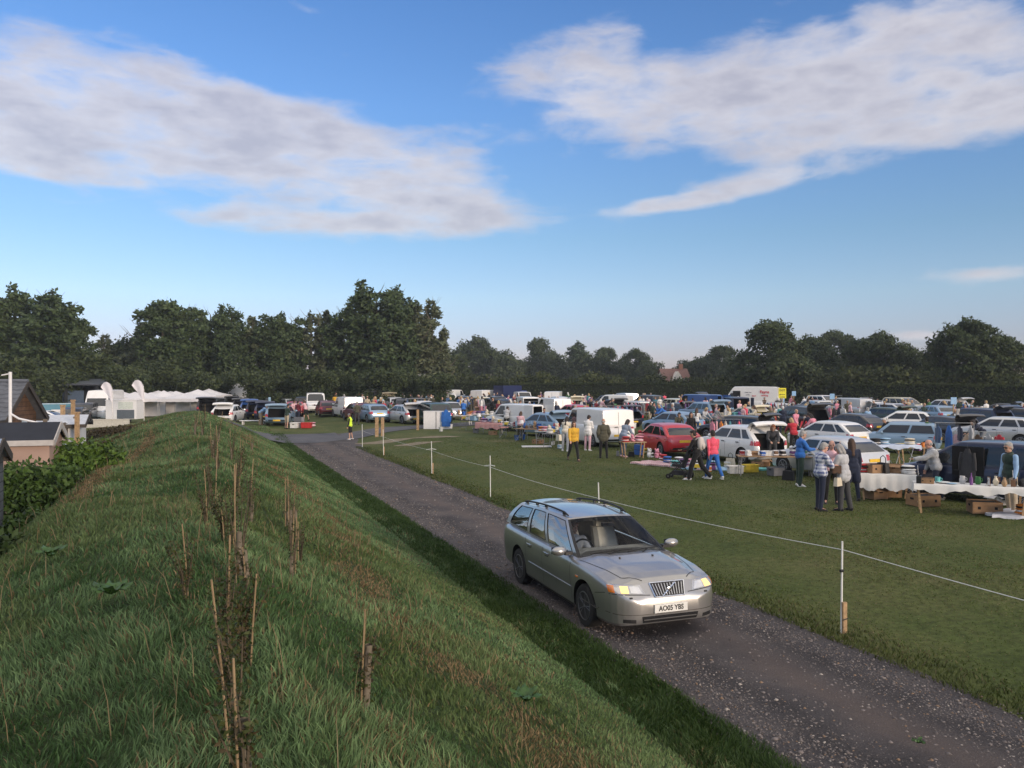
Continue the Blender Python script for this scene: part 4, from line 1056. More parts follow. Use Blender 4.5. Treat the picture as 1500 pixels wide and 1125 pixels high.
        m = MB(); patch(m, bv, [(-.27, Y, .69), (-.19, Y, .69), (-.19, Y, .715), (-.27, Y, .715)], dv, 3, 2, .008); m.obj('side_repeater', ORANGE, root)
        m = MB(); m.ell((-.66, sg*1.0, 1.0), (.075, .125, .072), 14, 9); m.box((-.725, sg*1.0, 1.0), (.012, .2, .10), 1); m.box((-.64, sg*.86, .965), (.10, .12, .05), 1); m.obj('mirror', [PAINT, BLACK], root, smooth=50)
        # wheels
        for x in (0, -2.755):
            wo = link('wheel', HERO_TYRE, root, (x, sg*.785, .316)); link('rim', HERO_RIM, wo)
        # roof rail
        m = MB(); q = [side(s, 1, sg)+Vector((0, -sg*.045, .058)) for k, s in ((i/14, .03+.93*i/14) for i in range(15))]
        q[0].z -= .03; q[-1].z -= .03
        m.tube(q, [.014]+[.017]*13+[.014], 7)
        for k in (1, 6, 9, 13):
            p = q[k]; m.box((p.x, p.y, p.z-.022), (.08, .03, .045))
        m.obj('roof_rail', BLACK, root, smooth=50)
        m = MB(); seam(m, bv_roof(rm), [side(.06, 1, sg)+Vector((0, -sg*.075, .1)), side(.5, 1, sg)+Vector((0, -sg*.075, .1)), side(.94, 1, sg)+Vector((0, -sg*.075, .1))], (0, 0, -1), .012, .002); m.obj('roof_gutter', BLACK, ro, fix=False)
        m = MB(); patch(m, bv, [(-3.8, sg*.60, .72), (-3.75, sg*.80, .72), (-3.7, sg*.80, .93), (-3.75, sg*.60, .93)], (.9, -sg*.4, 0), 4, 4, .005); m.obj('tail_light', REDLAMP, root)
    m = MB(); m.box((-3.80, 0, .80), (.02, .52, .11)); m.obj('number_plate', PLATEY, root)
    # wipers
    for (y0, y1) in ((-.62, .08), (-.02, .66)):
        m = MB(); q = [screen(y0/.80+(y1-y0)/.80*k/8, .045+.05*k/8+.02*math.sin(k/8*3.14))+Vector((.012, 0, .022)) for k in range(9)]
        m.tube(q, .010, 5); b = screen(y0/.8+.25, .0)+Vector((.03, 0, .01)); m.tube([b, q[5]], .009, 5); m.obj('wiper', BLACK, root)
    for y in (-.28, .28):
        m = MB(); h = bv.ray_cast(Vector((-.02, y, 1.4)), Vector((0, 0, -1)))[0]; m.box((-.02, y, h.z+.008), (.03, .022, .016)); m.obj('bonnet_jet', BLACK, root)
    # black cowl under the screen
    m = MB(); m.grid([[screen(p, 0)+Vector((.035*k+.0, 0, -.012*k+.004)) for p in np.linspace(-.97, .97, 15)] for k in (0, 1, 2)]); m.obj('cowl', BLACK, root, fix=False)
    # ---------------- inside
    GREY = mat('cabin_grey', (.22, .22, .21), .8); SEAT = mat('seat_cloth', (.74, .70, .60), .85, var=.08)
    m = MB(); m.prism([(-.50, .60), (-.42, .90), (-.62, .955), (-1.0, .945), (-1.05, .82), (-.95, .60)], -.73, .73, 'y'); m.obj('dashboard', GREY, root, smooth=30)
    def seat(x, y):
        m = MB(); m.box((x+.05, y, .50), (.52, .50, .16), taper=.94)
        for k in range(1): pass
        P = []
        for i in range(8):
            q = i/7; wd = .25-.05*q; P.append([(x-.22-.20*q+.05*math.sin(3*q)+(-.05 if abs(v) == 1 else .03), y+wd*v, .55+.56*q) for v in (-1, -.75, -.3, .3, .75, 1)])
        m.grid(P); m.grid([[(p[0]-.11, p[1], p[2]) for p in r] for r in P])
        for r in (0, -1): m.grid([P[r], [(p[0]-.11, p[1], p[2]) for p in P[r]]])
        for c_ in (0, -1): m.grid([[r[c_] for r in P], [(r[c_][0]-.11, r[c_][1], r[c_][2]) for r in P]])
        m.box((x-.50, y, 1.20), (.10, .27, .17), taper=.85); m.tube([(x-.47, y-.06, 1.08), (x-.49, y-.06, 1.16)], .008, 5); m.tube([(x-.47, y+.06, 1.08), (x-.49, y+.06, 1.16)], .008, 5)
        m.obj('front_seat', SEAT, root, smooth=40)
    seat(-1.36, -.36); seat(-1.42, .36)
    m = MB(); m.box((-2.45, 0, .52), (.5, 1.3, .18)); m.box((-2.75, 0, .80), (.14, 1.3, .5), ry=-.3)
    for y in (-.42, 0, .42): m.box((-2.84, y, 1.10), (.1, .25, .14))
    m.obj('rear_seat', SEAT, root)
    m = MB(); q = []
    for k in range(25):
        an = 6.2832*k/24; v = Vector((0, math.cos(an)*.185, math.sin(an)*.185)); v.rotate(Euler((0, R(-24), 0))); q.append(v+Vector((-1.10, -.36, .88)))
    m.tube(q, .015, 7, cap=False); m.tube([(-.98, -.36, .83), (-1.10, -.36, .88)], [.03, .06], 8)
    for an in (0, 3.14, 4.71):
        v = Vector((0, math.cos(an)*.18, math.sin(an)*.18)); v.rotate(Euler((0, R(-24), 0))); m.tube([(-1.10, -.36, .88), v+Vector((-1.10, -.36, .88))], .016, 5)
    m.obj('steering_wheel', BLACK, root, smooth=60)
    m = MB(); m.box((-.98, 0, 1.31), (.03, .22, .06)); m.tube([(-.98, 0, 1.33), (-.95, 0, 1.40)], .01, 5); m.obj('rear_view_mirror', BLACK, root)
    return root
def bv_roof(me): return bvh_of(me)
HERO_TYRE = tyre_mesh(.316, .205); HERO_RIM = rim_mesh(.316, .205, 5, mat('dark_alloy', (.20, .20, .21), .4, .7))
HERO = hero_car()
# ------------------------------------------------------------------ the parked cars and vans, one proto of each kind
def lerp_tab(tab, x): 
    t = sorted(tab); return float(np.interp(x, [a for a, _ in t], [b for _, b in t]))
KINDS_ = {
 # L, W, H, tyre radius, front axle x, rear axle x, belt z, greenhouse: front base, roof front, roof rear, rear base ; hood: (x, z) front list
 'hatchback': dict(L=4.05, W=1.74, H=1.47, r=.31, fa=1.28, ra=-1.25, belt=.93, gh=(1.02, .15, -1.12, -1.92), hood=[(2.025, .56), (1.99, .70), (1.86, .76), (1.05, .93)], wins=3, tum=.80),
 'city_car': dict(L=3.55, W=1.64, H=1.49, r=.29, fa=1.18, ra=-1.22, belt=.93, gh=(.98, .38, -1.45, -1.72), hood=[(1.775, .60), (1.74, .74), (1.60, .82), (1.02, .95)], wins=2, tum=.80),
 'estate_car': dict(L=4.65, W=1.78, H=1.47, r=.315, fa=1.42, ra=-1.28, belt=.93, gh=(1.02, .15, -1.92, -2.22), hood=[(2.325, .54), (2.29, .68), (2.15, .75), (1.1, .93)], wins=3, tum=.78),
 'crossover': dict(L=4.15, W=1.80, H=1.58, r=.335, fa=1.30, ra=-1.28, belt=1.04, gh=(.92, .15, -1.35, -1.93), hood=[(2.075, .62), (2.04, .82), (1.92, .90), (1.0, 1.04)], wins=3, tum=.78),
 'off_roader': dict(L=4.5, W=1.86, H=1.72, r=.36, fa=1.42, ra=-1.30, belt=1.12, gh=(.82, .10, -1.85, -2.15), hood=[(2.25, .66), (2.21, .92), (2.08, 1.0), (.9, 1.12)], wins=3, tum=.82),
 'people_carrier': dict(L=4.75, W=1.88, H=1.72, r=.335, fa=1.52, ra=-1.40, belt=1.02, gh=(1.42, .32, -1.90, -2.28), hood=[(2.375, .56), (2.33, .74), (2.18, .83), (1.5, 1.0)], wins=3, tum=.80),
 'small_van': dict(L=4.4, W=1.80, H=1.83, r=.315, fa=1.36, ra=-1.35, belt=1.08, gh=(1.10, .45, -2.14, -2.19), hood=[(2.2, .60), (2.16, .80), (2.0, .88), (1.15, 1.06)], wins=1, tum=.88),
 'panel_van': dict(L=5.0, W=1.95, H=1.97, r=.33, fa=1.55, ra=-1.45, belt=1.15, gh=(1.62, .92, -2.44, -2.49), hood=[(2.5, .62), (2.46, .86), (2.30, .96), (1.66, 1.12)], wins=1, tum=.90),
 'high_roof_van': dict(L=6.0, W=2.02, H=2.72, r=.35, fa=1.95, ra=-1.75, belt=1.28, gh=(2.25, 1.38, -2.94, -2.99), hood=[(3.0, .62), (2.96, .92), (2.80, 1.05), (2.3, 1.25)], wins=1, tum=.90),
}
CP = {}
PROTO_PAINT = paint('proto_paint', (.4, .4, .4))
def win_poly(mb, kind, s, x0, x1, k, hw, zb_, zt_, xf, xr, belt, zr):
    pass
def car_proto(kind, is_open=False, tyre_parts=True):
    key = (kind, is_open)
    if key in CP: return CP[key]
    K = KINDS_[kind]; L_, W_, H = K['L'], K['W'], K['H']; h = L_/2; belt = K['belt']; xf0, xf1, xr1, xr0 = K['gh']; van = 'van' in kind
    fr = h-2.02 if False else 0
    top = list(K['hood'])+[(xf0, belt-.02 if not van else belt-.03), (xr0, belt+.03), (-h+.07, belt-.02), (-h+.02, belt-.22), (-h, .62)]
    zb = [(h, .46), (h-.05, .28), (h-.2, .21), (-h+.2, .23), (-h+.04, .32), (-h, .46)]
    wt = [(h, .56), (h-.035, .76), (h-.12, .88), (h-.4, .965), (h-.9, 1), (-h+.8, 1), (-h+.3, .975), (-h+.1, .93), (-h+.03, .84), (-h, .7)]
    if van: wt = [(h, .62), (h-.04, .8), (h-.15, .9), (h-.5, .98), (h-1, 1), (-h+.2, 1), (-h+.04, .985), (-h, .95)]; 
    xs = sorted(set(round(float(x), 3) for x in np.concatenate([np.linspace(-h, -h+.35, 9), np.linspace(-h+.35, h-.5, 20), np.linspace(h-.5, h, 13)])))
    P = []
    FR = [(0, 0), (.82, 0), (.95, .04), (.98, .14), (1, .45), (1, .68), (.985, .84), (.955, .95), (.90, .995)]
    for x in xs:
        w_ = W_/2*lerp_tab(wt, x); a = lerp_tab(zb, x); b = lerp_tab(top, x)
        inx = x > xf0; cr = .045 if inx else .02
        half = [(w_*y, a+(b-a)*z) for y, z in FR]+[(.7*w_, b+cr*.45), (.4*w_, b+cr*.85), (0, b+cr)]
        full = [(x, -y, z) for y, z in half]+[(x, y, z) for y, z in half[-2:0:-1]]
        P.append(full+[full[0]])
    mb = MB(); mb.grid(P); n = len(P[0])
    mb.f.append(tuple(range(n-1))); mb.m.append(0); e = (len(P)-1)*n; mb.f.append(tuple(e+k for k in range(n-2, -1, -1))); mb.m.append(0)
    low = weld(mb.mesh('low', [PROTO_PAINT, DARKIN, BLACK], fix=False), 1e-4, 28)
    # greenhouse: closed, tapering inwards
    zr = H-.055; bw = W_/2*.925; rw = W_/2*K['tum']
    nS = 26; prof = []
    for i in range(nS+1):
        q = i/nS
        if q < .3: k = q/.3; x = xf0+(xf1-xf0)*k; z = belt+(zr-belt)*(k-.06*math.sin(math.pi*k)*-1)
        elif q < .75: k = (q-.3)/.45; x = xf1+(xr1-xf1)*k; z = zr+.03*math.sin(math.pi*k)-(.03*k if not van else 0)
        else: k = (q-.75)/.25; x = xr1+(xr0-xr1)*(k**.9 if not van else k); z0 = zr-(.03 if not van else 0); z = z0+(belt-z0)*(k**1.25)
        prof.append((x, z))
    prof[0] = (xf0+.02, belt-.005); prof[-1] = (xr0-.01, belt-.005)
    def hw(z): k = max(0, min(1.05, (z-belt)/(zr-belt))); return bw+(rw-bw)*k**1.15
    P = []
    for x, z in prof:
        y1 = hw(z); r = []
        col = [(y1*1, z-.0)]
        base = belt-.09
        left = []
        for k in range(6):
            zz = base+(z-base)*k/6; left.append((-hw(zz), zz))
        rr = .08 if z > base+.2 else .0
        up = [(-y1+.00, z-rr*.5), (-y1+.035, z-.008), (-y1*.8, z+.012), (-y1*.4, z+.028), (0, z+.034), (y1*.4, z+.028), (y1*.8, z+.012), (y1-.035, z-.008), (y1, z-rr*.5)]
        P.append([(x, y, zz) for y, zz in left]+[(x, y, zz) for y, zz in up]+[(x, y*-1, zz) for y, zz in left[::-1]])
    mb = MB(); mb.grid(P); n = len(P[0])
    # close front, back and underside
    b0 = 0
    for i in range(len(P)-1):
        mb.f.append((i*n, i*n+n-1, (i+1)*n+n-1, (i+1)*n)); mb.m.append(0)
    mb.f.append(tuple(range(n-1, -1, -1))); mb.m.append(0); e = (len(P)-1)*n; mb.f.append(tuple(e+k for k in range(n))); mb.m.append(0)
    gh = weld(mb.mesh('gh', [PROTO_PAINT, DARKIN, BLACK], fix=False), 1e-4, 33)
    # wheel arches and, with the boot open, the load space
    cuts = []
    for x in (K['fa'], K['ra']):
        for s in (1, -1):
            c = MB(); c.lathe([(K['r']+.055, s*W_*.34), (K['r']+.055, s*W_*.6)], c=(x, 0, K['r']+.01), n=26, axis='y'); c.m = [2]*len(c.f); cuts.append(c.mesh('c', [PROTO_PAINT, DARKIN, BLACK]))
    def load():
        c = MB(); w2 = W_/2*.74; z0 = .50 if van else .62
        if van: c.box((-h+.85, 0, (z0+zr-.10)/2), (1.9, 2*w2, zr-.10-z0), 1)
        else:
            k = (zr-.10-belt)/(zr-belt); xt = xr1-.02
            c.prism([(-h-.2, z0), (-h+.95, z0), (-h+1.05, zr-.10), (xt-.02, zr-.09), (xr0-.3, belt)], -w2*.93, w2*.93, 'y', 1)
        return c.mesh('c', [PROTO_PAINT, DARKIN, BLACK])
    low = boolean(low, cuts+([load()] if is_open else []))
    if is_open: gh = boolean(gh, [load()], True)
    bvl, bvg = bvh_of(low), bvh_of(gh)
    bm = bmesh.new(); bm.from_mesh(low); bm.from_mesh(gh); body = bpy.data.meshes.new('body'); bm.to_mesh(body); bm.free()
    for m in (PROTO_PAINT, DARKIN, BLACK): body.materials.append(m)
    body.polygons.foreach_set('use_smooth', [True]*len(body.polygons)); body.set_sharp_from_angle(angle=R(30))
    parts = [('body', body, None, None)]
    # glass
    def side_x(z, front):     # x of the pillar line at height z
        k = (z-belt)/(zr-belt)
        return xf0+(xf1-xf0)*k if front else xr0+(xr1-xr0)*(1-(1-min(1, k))**(1/1.25))
    z0, z1 = belt+.035, zr-.10
    fa_, fb_ = side_x(z0, True)-.16, side_x(z1, True)-.14
    ra_, rb_ = side_x(z0, False)+.20, side_x(z1, False)+.16
    if van:
        wl = [((fa_, fb_), (xf1-.75, xf1-.72))]
        if kind == 'high_roof_van': z0 = 1.22; z1 = 2.0; fa_ = side_x(z0, True)-.10; fb_ = side_x(z1, True)-.12; wl = [((fa_, fb_), (xf0-1.25, xf0-1.25))]
        if kind == 'panel_van': wl = [((fa_, fb_), (xf0-1.25, xf0-1.25))]
        if kind == 'small_van': wl = [((fa_, fb_), (xf0-1.2, xf0-1.15))]
    else:
        nwin = K['wins']; brk = [0, .42, .80, 1] if nwin == 3 else [0, .52, 1]
        if kind in ('estate_car', 'people_carrier', 'off_roader'): brk = [0, .34, .66, 1]
        wl = []
        for a, b in zip(brk[:-1], brk[1:]):
            g = .045
            A0 = fa_+(ra_-fa_)*a-(g if a > 0 else 0); B0 = fa_+(ra_-fa_)*b+(g if b < 1 else 0)
            A1 = fb_+(rb_-fb_)*a-(g if a > 0 else 0); B1 = fb_+(rb_-fb_)*b+(g if b < 1 else 0)
            wl.append(((A0, A1), (B0, B1)))
    for s in (1, -1):
        for (a0, a1), (b0, b1) in wl:
            m = MB(); patch(m, bvg, [(a0, s*W_/2, z0), (b0, s*W_/2, z0), (b1, s*W_/2, z1), (a1, s*W_/2, z1)], (0, -s, 0), 4, 3, .005, .02); parts.append(('side_window', m.mesh('side_window', DGLASS, smooth=60), None, None))
    zt = zr-.05 if kind != 'high_roof_van' else 1.98
    kx = (zt-belt)/(zr-belt)
    m = MB(); patch(m, bvg, [(xf0, -bw*.90, belt+.03), (xf0, bw*.90, belt+.03), (xf0+(xf1-xf0)*kx, hw(zt)*.86, zt), (xf0+(xf1-xf0)*kx, -hw(zt)*.86, zt)], (-1, 0, -.35), 8, 4, .006, .02); parts.append(('windscreen', m.mesh('windscreen', DGLASS, smooth=60), None, None))
    if not is_open:
        if not van or kind == 'small_van' and False:
            zt = zr-.09; zl = belt+.07
            m = MB(); patch(m, bvg, [(-h, -hw(zl)*.86, zl), (-h, hw(zl)*.86, zl), (-h, hw(zt)*.84, zt), (-h, -hw(zt)*.84, zt)], (1, 0, -.05), 8, 4, .006, .02); parts.append(('rear_window', m.mesh('rear_window', DGLASS, smooth=60), None, None))
        else:
            m = MB(); seam(m, bvg, [(-h, 0, belt), (-h, 0, zr-.12)], (1, 0, 0), .02, .004); seam(m, bvl, [(-h-.2, 0, .45), (-h-.2, 0, belt-.08)], (1, 0, 0), .02, .004); m.box((-h-.02, .12, belt-.1), (.03, .16, .04)); parts.append(('rear_door_line', m.mesh('rear_door_line', BLACK, fix=False), None, None))
    else:
        zt = zr-.02
        if van:
            for s in (1, -1):
                m = MB(); m.box((-h-.42, s*(W_/2+.02), (.5+zr)/2), (.85, .05, zr-.5), 0); 
                parts.append(('rear_door', m.mesh('rear_door', [PROTO_PAINT], smooth=30), None, None))
        else:
            # tailgate lifted on its hinge: curved skin, window, inner trim
            P = []; Q = []; lg = (zr-.75)*.95; ang = R(18)
            for i in range(8):
                q = i/7; bend = (-.10*math.sin(math.pi*q)); wd = (rw*.92)+(bw*.96-rw*.92)*min(1, q*1.6)
                lx = xr1+.02-lg*q*math.cos(ang); lz = zr+.02+lg*q*math.sin(ang)+.10*math.sin(math.pi*q)+(-.16*max(0, q-.75)*4*.6)
                P.append([(lx, wd*v, lz-(.05*abs(v)**3)) for v in (-1, -.8, -.4, 0, .4, .8, 1)])
                Q.append([(lx+.02, wd*v*.97, lz-.06-(.04*abs(v)**3)) for v in (-1, -.8, -.4, 0, .4, .8, 1)])
            m = MB(); m.grid(P, 0); m.grid([r[::-1] for r in Q], 0)
            for a, b in ((0, 0), (-1, -1)): m.grid([P[a], Q[b]], 0)
            for c_ in (0, -1): m.grid([[r[c_] for r in P], [r[c_] for r in Q]], 0)
            parts.append(('tailgate', m.mesh('tailgate', [PROTO_PAINT, DARKIN], smooth=40), None, None))
            m = MB(); W4 = [[Vector(Q[i][j])-Vector((0, 0, .008)) for j in (1, 2, 3, 4, 5)] for i in (1, 2, 3)]; m.grid(W4)
            U4 = [[Vector(P[i][j])+Vector((0, 0, .008)) for j in (1, 2, 3, 4, 5)] for i in (1, 2, 3)]; m.grid(U4); parts.append(('glass', m.mesh('glass', DGLASS, fix=False, smooth=60), 'tailgate', None))
            for s in (1, -1):
                m = MB(); m.tube([(xr1-.12, s*W_*.36, belt+.22), (xr1-.32, s*W_*.37, zr+.06)], .012, 5); parts.append(('strut', m.mesh('strut', BLACK), 'tailgate', None))
    # lamps, plates, mirrors, handles, bumper strip
    hz = lerp_tab(K['hood'], h-.1)-.09
    for s in (1, -1):
        m = MB(); patch(m, bvl, [(h, s*W_*.24, hz-.09), (h-.35, s*W_*.47, hz-.06), (h-.45, s*W_*.47, hz+.06), (h-.1, s*W_*.26, hz+.03)], (-.9, -s*.42, -.1), 7, 4, .008); parts.append(('headlight', m.mesh('headlight', LAMP, smooth=60), None, None))
        m = MB(); zl = belt-.24 if not van else .95; zh = belt-.02 if not van else 1.25
        if kind in ('off_roader', 'people_carrier', 'estate_car', 'city_car'): zh = belt+.16
        b = bvl
        patch(m, b, [(-h, s*W_*.33, zl), (-h+.28, s*W_*.50, zl+.02), (-h+.22, s*W_*.49, min(zh, belt-.04)), (-h, s*W_*.36, min(zh, belt-.04))], (.86, -s*.5, 0), 5, 5, .008); parts.append(('tail_light', m.mesh('tail_light', REDLAMP, smooth=60), None, None))
        m = MB(); m.ell((xf0-.28, s*(W_/2+.11), belt+.06), (.055, .10, .075), 8, 6); m.box((xf0-.27, s*(W_/2-.02), belt+.02), (.06, .12, .04), 1); parts.append(('mirror', m.mesh('mirror', [PROTO_PAINT, BLACK], smooth=50), None, None))
        for (a0, a1), (b0, b1) in wl[:2]:
            hh = bvl.ray_cast(Vector((b0+.14, s*2, belt-.13)), Vector((0, -s, 0)))[0]
            if hh is not None: m = MB(); m.box((b0+.16, hh.y+s*.012, belt-.13), (.17, .03, .03)); parts.append(('door_handle', m.mesh('door_handle', BLACK), None, None))
            m = MB(); seam(m, bvl, [(b0+.02, s*W_, belt-.03), (b0+.06, s*W_, .32)], (0, -s, 0), .012, .003, 6); parts.append(('door_line', m.mesh('door_line', BLACK, fix=False), None, None))
    zpl = .72 if not van else .62
    if is_open and not van: zpl = .42
    hit = bvl.ray_cast(Vector((-h-1, 0, zpl)), Vector((1, 0, 0)))[0]; xr = hit.x if hit is not None else -h
    m = MB(); m.box((xr-.012, 0, zpl), (.018, .52, .11)); parts.append(('number_plate', m.mesh('number_plate', PLATEY), None, None))
    m = MB(); m.box((h+.006, 0, .44), (.018, .52, .11)); parts.append(('number_plate', m.mesh('number_plate', PLATEW), None, None))
    m = MB(); patch(m, bvl, [(h, -W_*.24, hz-.05), (h, W_*.24, hz-.05), (h, W_*.22, hz+.01), (h, -W_*.22, hz+.01)], (-1, 0, 0), 8, 2, .006); patch(m, bvl, [(h, -W_*.30, .28), (h, W_*.30, .28), (h, W_*.32, .37), (h, -W_*.32, .37)], (-1, 0, 0), 8, 2, .006); parts.append(('grille', m.mesh('grille', BLACK), None, None))
    m = MB(); patch(m, bvl, [(-h, -W_*.40, .34), (-h, W_*.40, .34), (-h, W_*.42, .44), (-h, -W_*.42, .44)], (1, 0, 0), 8, 2, .006); parts.append(('rear_bumper', m.mesh('rear_bumper', BLACK), None, None))
    CP[key] = dict(parts=parts, K=K, tyre=tyre_mesh(K['r'], .2), rim=rim_mesh(K['r'], .2, 7, ALLOY)); return CP[key]
NEAR_D = 62
CARN = 0
def place_car(kind, pm, x, y, hd, label, is_open=False, group=None, name=None, full=True):
    """hd: heading angle (radians, world) the bonnet points to"""
    pr = car_proto(kind, is_open); K = pr['K']
    gx = Vector((math.cos(hd), math.sin(hd)))
    root = thing(name or kind, label, 'van' if 'van' in kind else 'car', (x, y, G(x, y)), hd, group)
    # sit on the slope
    l = 1.2; zf = G(x+gx.x*l, y+gx.y*l); zr_ = G(x-gx.x*l, y-gx.y*l); root.rotation_euler = (0, -math.atan2(zf-zr_, 2*l), hd)
    made = {}
    for nm, me, par, loc in pr['parts']:
        if not full and nm in ('door_handle', 'door_line', 'grille', 'strut'): continue
        o = link(nm, me, made.get(par, root) if par else root, loc)
        if me.materials and me.materials[0] == PROTO_PAINT:
            o.material_slots[0].link = 'OBJECT'; o.material_slots[0].material = pm
        made[nm] = o
    for xx in (K['fa'], K['ra']):
        for s in (1, -1):
            wo = link('wheel', pr['tyre'], root, (xx, s*(K['W']/2-.12), K['r']))
            link('rim', pr['rim'], wo)
    return root
def pc(name, col, metal=.2): return paint('paint_'+name, col, metal)
PAINTS = {'white': pc('white', (.74, .74, .73), 0), 'silver': pc('silver', (.58, .59, .60), .4), 'black': pc('black', (.012, .012, .014), .1), 'dark blue': pc('dark_blue', (.014, .022, .055), .2), 'light blue': pc('light_blue', (.22, .33, .45), .3), 'blue': pc('blue', (.03, .10, .32), .2),
 'red': pc('red', (.50, .018, .028), .05), 'dark red': pc('dark_red', (.13, .012, .018), .2), 'grey': pc('grey', (.13, .14, .15), .4), 'dark grey': pc('dark_grey', (.045, .048, .053), .3), 'dark green': pc('dark_green', (.018, .045, .035), .2), 'cream': pc('cream', (.62, .57, .42), .1), 'pale gold': pc('pale_gold', (.45, .40, .29), .3), 'bronze': pc('bronze', (.12, .085, .05), .3)}
# ------------------------------------------------------------------ people: one continuous body, clothes over it
def cap(mb, a, b, ra, rb, n=10):
    """a limb piece with round ends"""
    a, b = Vector(a), Vector(b); d = b-a; L_ = d.length
    if L_ < 1e-6: mb.ell(a, (ra,)*3, n, 6); return
    d /= L_; pts = []; rad = []
    for k in range(4): an = math.pi/2*k/3.0; pts.append(a-d*ra*math.cos(an)); rad.append(max(.002, ra*math.sin(an)))
    for k in range(4): an = math.pi/2*k/3.0; pts.append(b+d*rb*math.sin(an)); rad.append(max(.002, rb*math.cos(an)))
    mb.tube(pts, rad, n)
def remesh(mb, vox, smooth=3):
    me = mb.mesh('w', SKIN0); o = link('w', me)
    r = o.modifiers.new('r', 'REMESH'); r.mode = 'VOXEL'; r.voxel_size = vox; r.use_smooth_shade = True
    if smooth: s = o.modifiers.new('s', 'SMOOTH'); s.iterations = smooth; s.factor = .5
    m = apply_mods(o); drop(o); bpy.data.meshes.remove(me); return m
SKIN0 = mat('skin', (.46, .27, .19), .55, var=.08, vs=12)
SKINS = [SKIN0, mat('skin_pink', (.52, .29, .22), .55, var=.1, vs=12), mat('skin_tan', (.33, .18, .115), .55, var=.08, vs=12), mat('skin_dark', (.10, .055, .035), .55, var=.08, vs=12)]
def rotv(v, ax, a): v = Vector(v); v.rotate(Matrix.Rotation(a, 3, ax)); return v
def skeleton(P):
    """joints for a pose; the person faces +x, left is +y"""
    J = {}; g = P.get
    legs = g('legs', ((4, 6), (-3, 4)))   # thigh forward, knee bend
    lean = R(g('lean', 3)); twist = R(g('twist', 0))
    J['hip'] = Vector((0, 0, 0))
    for i, s in enumerate((1, -1)):
        th, kn = R(legs[i][0]), R(legs[i][1]); sp = R(g('spread', 4))
        h = Vector((0, s*.092, -.02)); k = h+rotv(rotv((0, 0, -.43), 'Y', -th), 'X', s*sp); a = k+rotv(rotv((0, 0, -.42), 'Y', -th+kn), 'X', s*sp*.6)
        J[f'h{i}'], J[f'k{i}'], J[f'a{i}'] = h, k, a
        J[f't{i}'] = a+rotv((.15, s*.02, -.05), 'Y', (-th+kn)*.45)
    up = lambda v: rotv(rotv(v, 'Z', twist), 'Y', lean)
    J['waist'] = up((0, 0, .16)); J['chest'] = up((0, 0, .36)); J['neck'] = up((-.015, 0, .53))
    hd = R(g('head', 0)); ht = R(g('headturn', 0))
    J['nod'] = lean*.6+hd; J['turn'] = ht+twist
    hv = lambda v: rotv(rotv(v, 'Z', J['turn']), 'Y', J['nod'])
    J['hv'] = hv; J['head'] = J['neck']+hv((.035, 0, .145))
    arms = g('arms', ((8, 8, 15), (8, 8, 15)))  # forward, out, elbow (degrees), optional inward swing
    for i, s in enumerate((1, -1)):
        A_ = arms[i]; f, o, e = R(A_[0]), R(A_[1]), R(A_[2]); inn = R(A_[3]) if len(A_) > 3 else 0
        sh = up((0, s*.178, .44)); d1 = rotv(rotv((0, 0, -1), 'Y', -f), 'X', s*o); d1 = rotv(d1, 'Y', lean*.5); d1 = rotv(d1, 'Z', twist)
        el = sh+d1*.285; d2 = rotv((0, 0, -1), 'Y', -(f+e)); d2 = rotv(d2, 'X', s*o*.4); d2 = rotv(d2, 'Z', -s*inn+twist); d2 = rotv(d2, 'Y', lean*.5)
        J[f's{i}'], J[f'e{i}'], J[f'w{i}'] = sh, el, el+d2*.25; J[f'd{i}'] = d2; J[f'side{i}'] = s
    z = g('seat_z', None)
    if z is None:
        mn = min(J['a0'].z, J['a1'].z)-.075; off = Vector((0, 0, -mn))
    else: off = Vector((0, 0, z))
    for k, v in list(J.items()):
        if isinstance(v, Vector) and not k.startswith('d'): J[k] = v+off
    return J
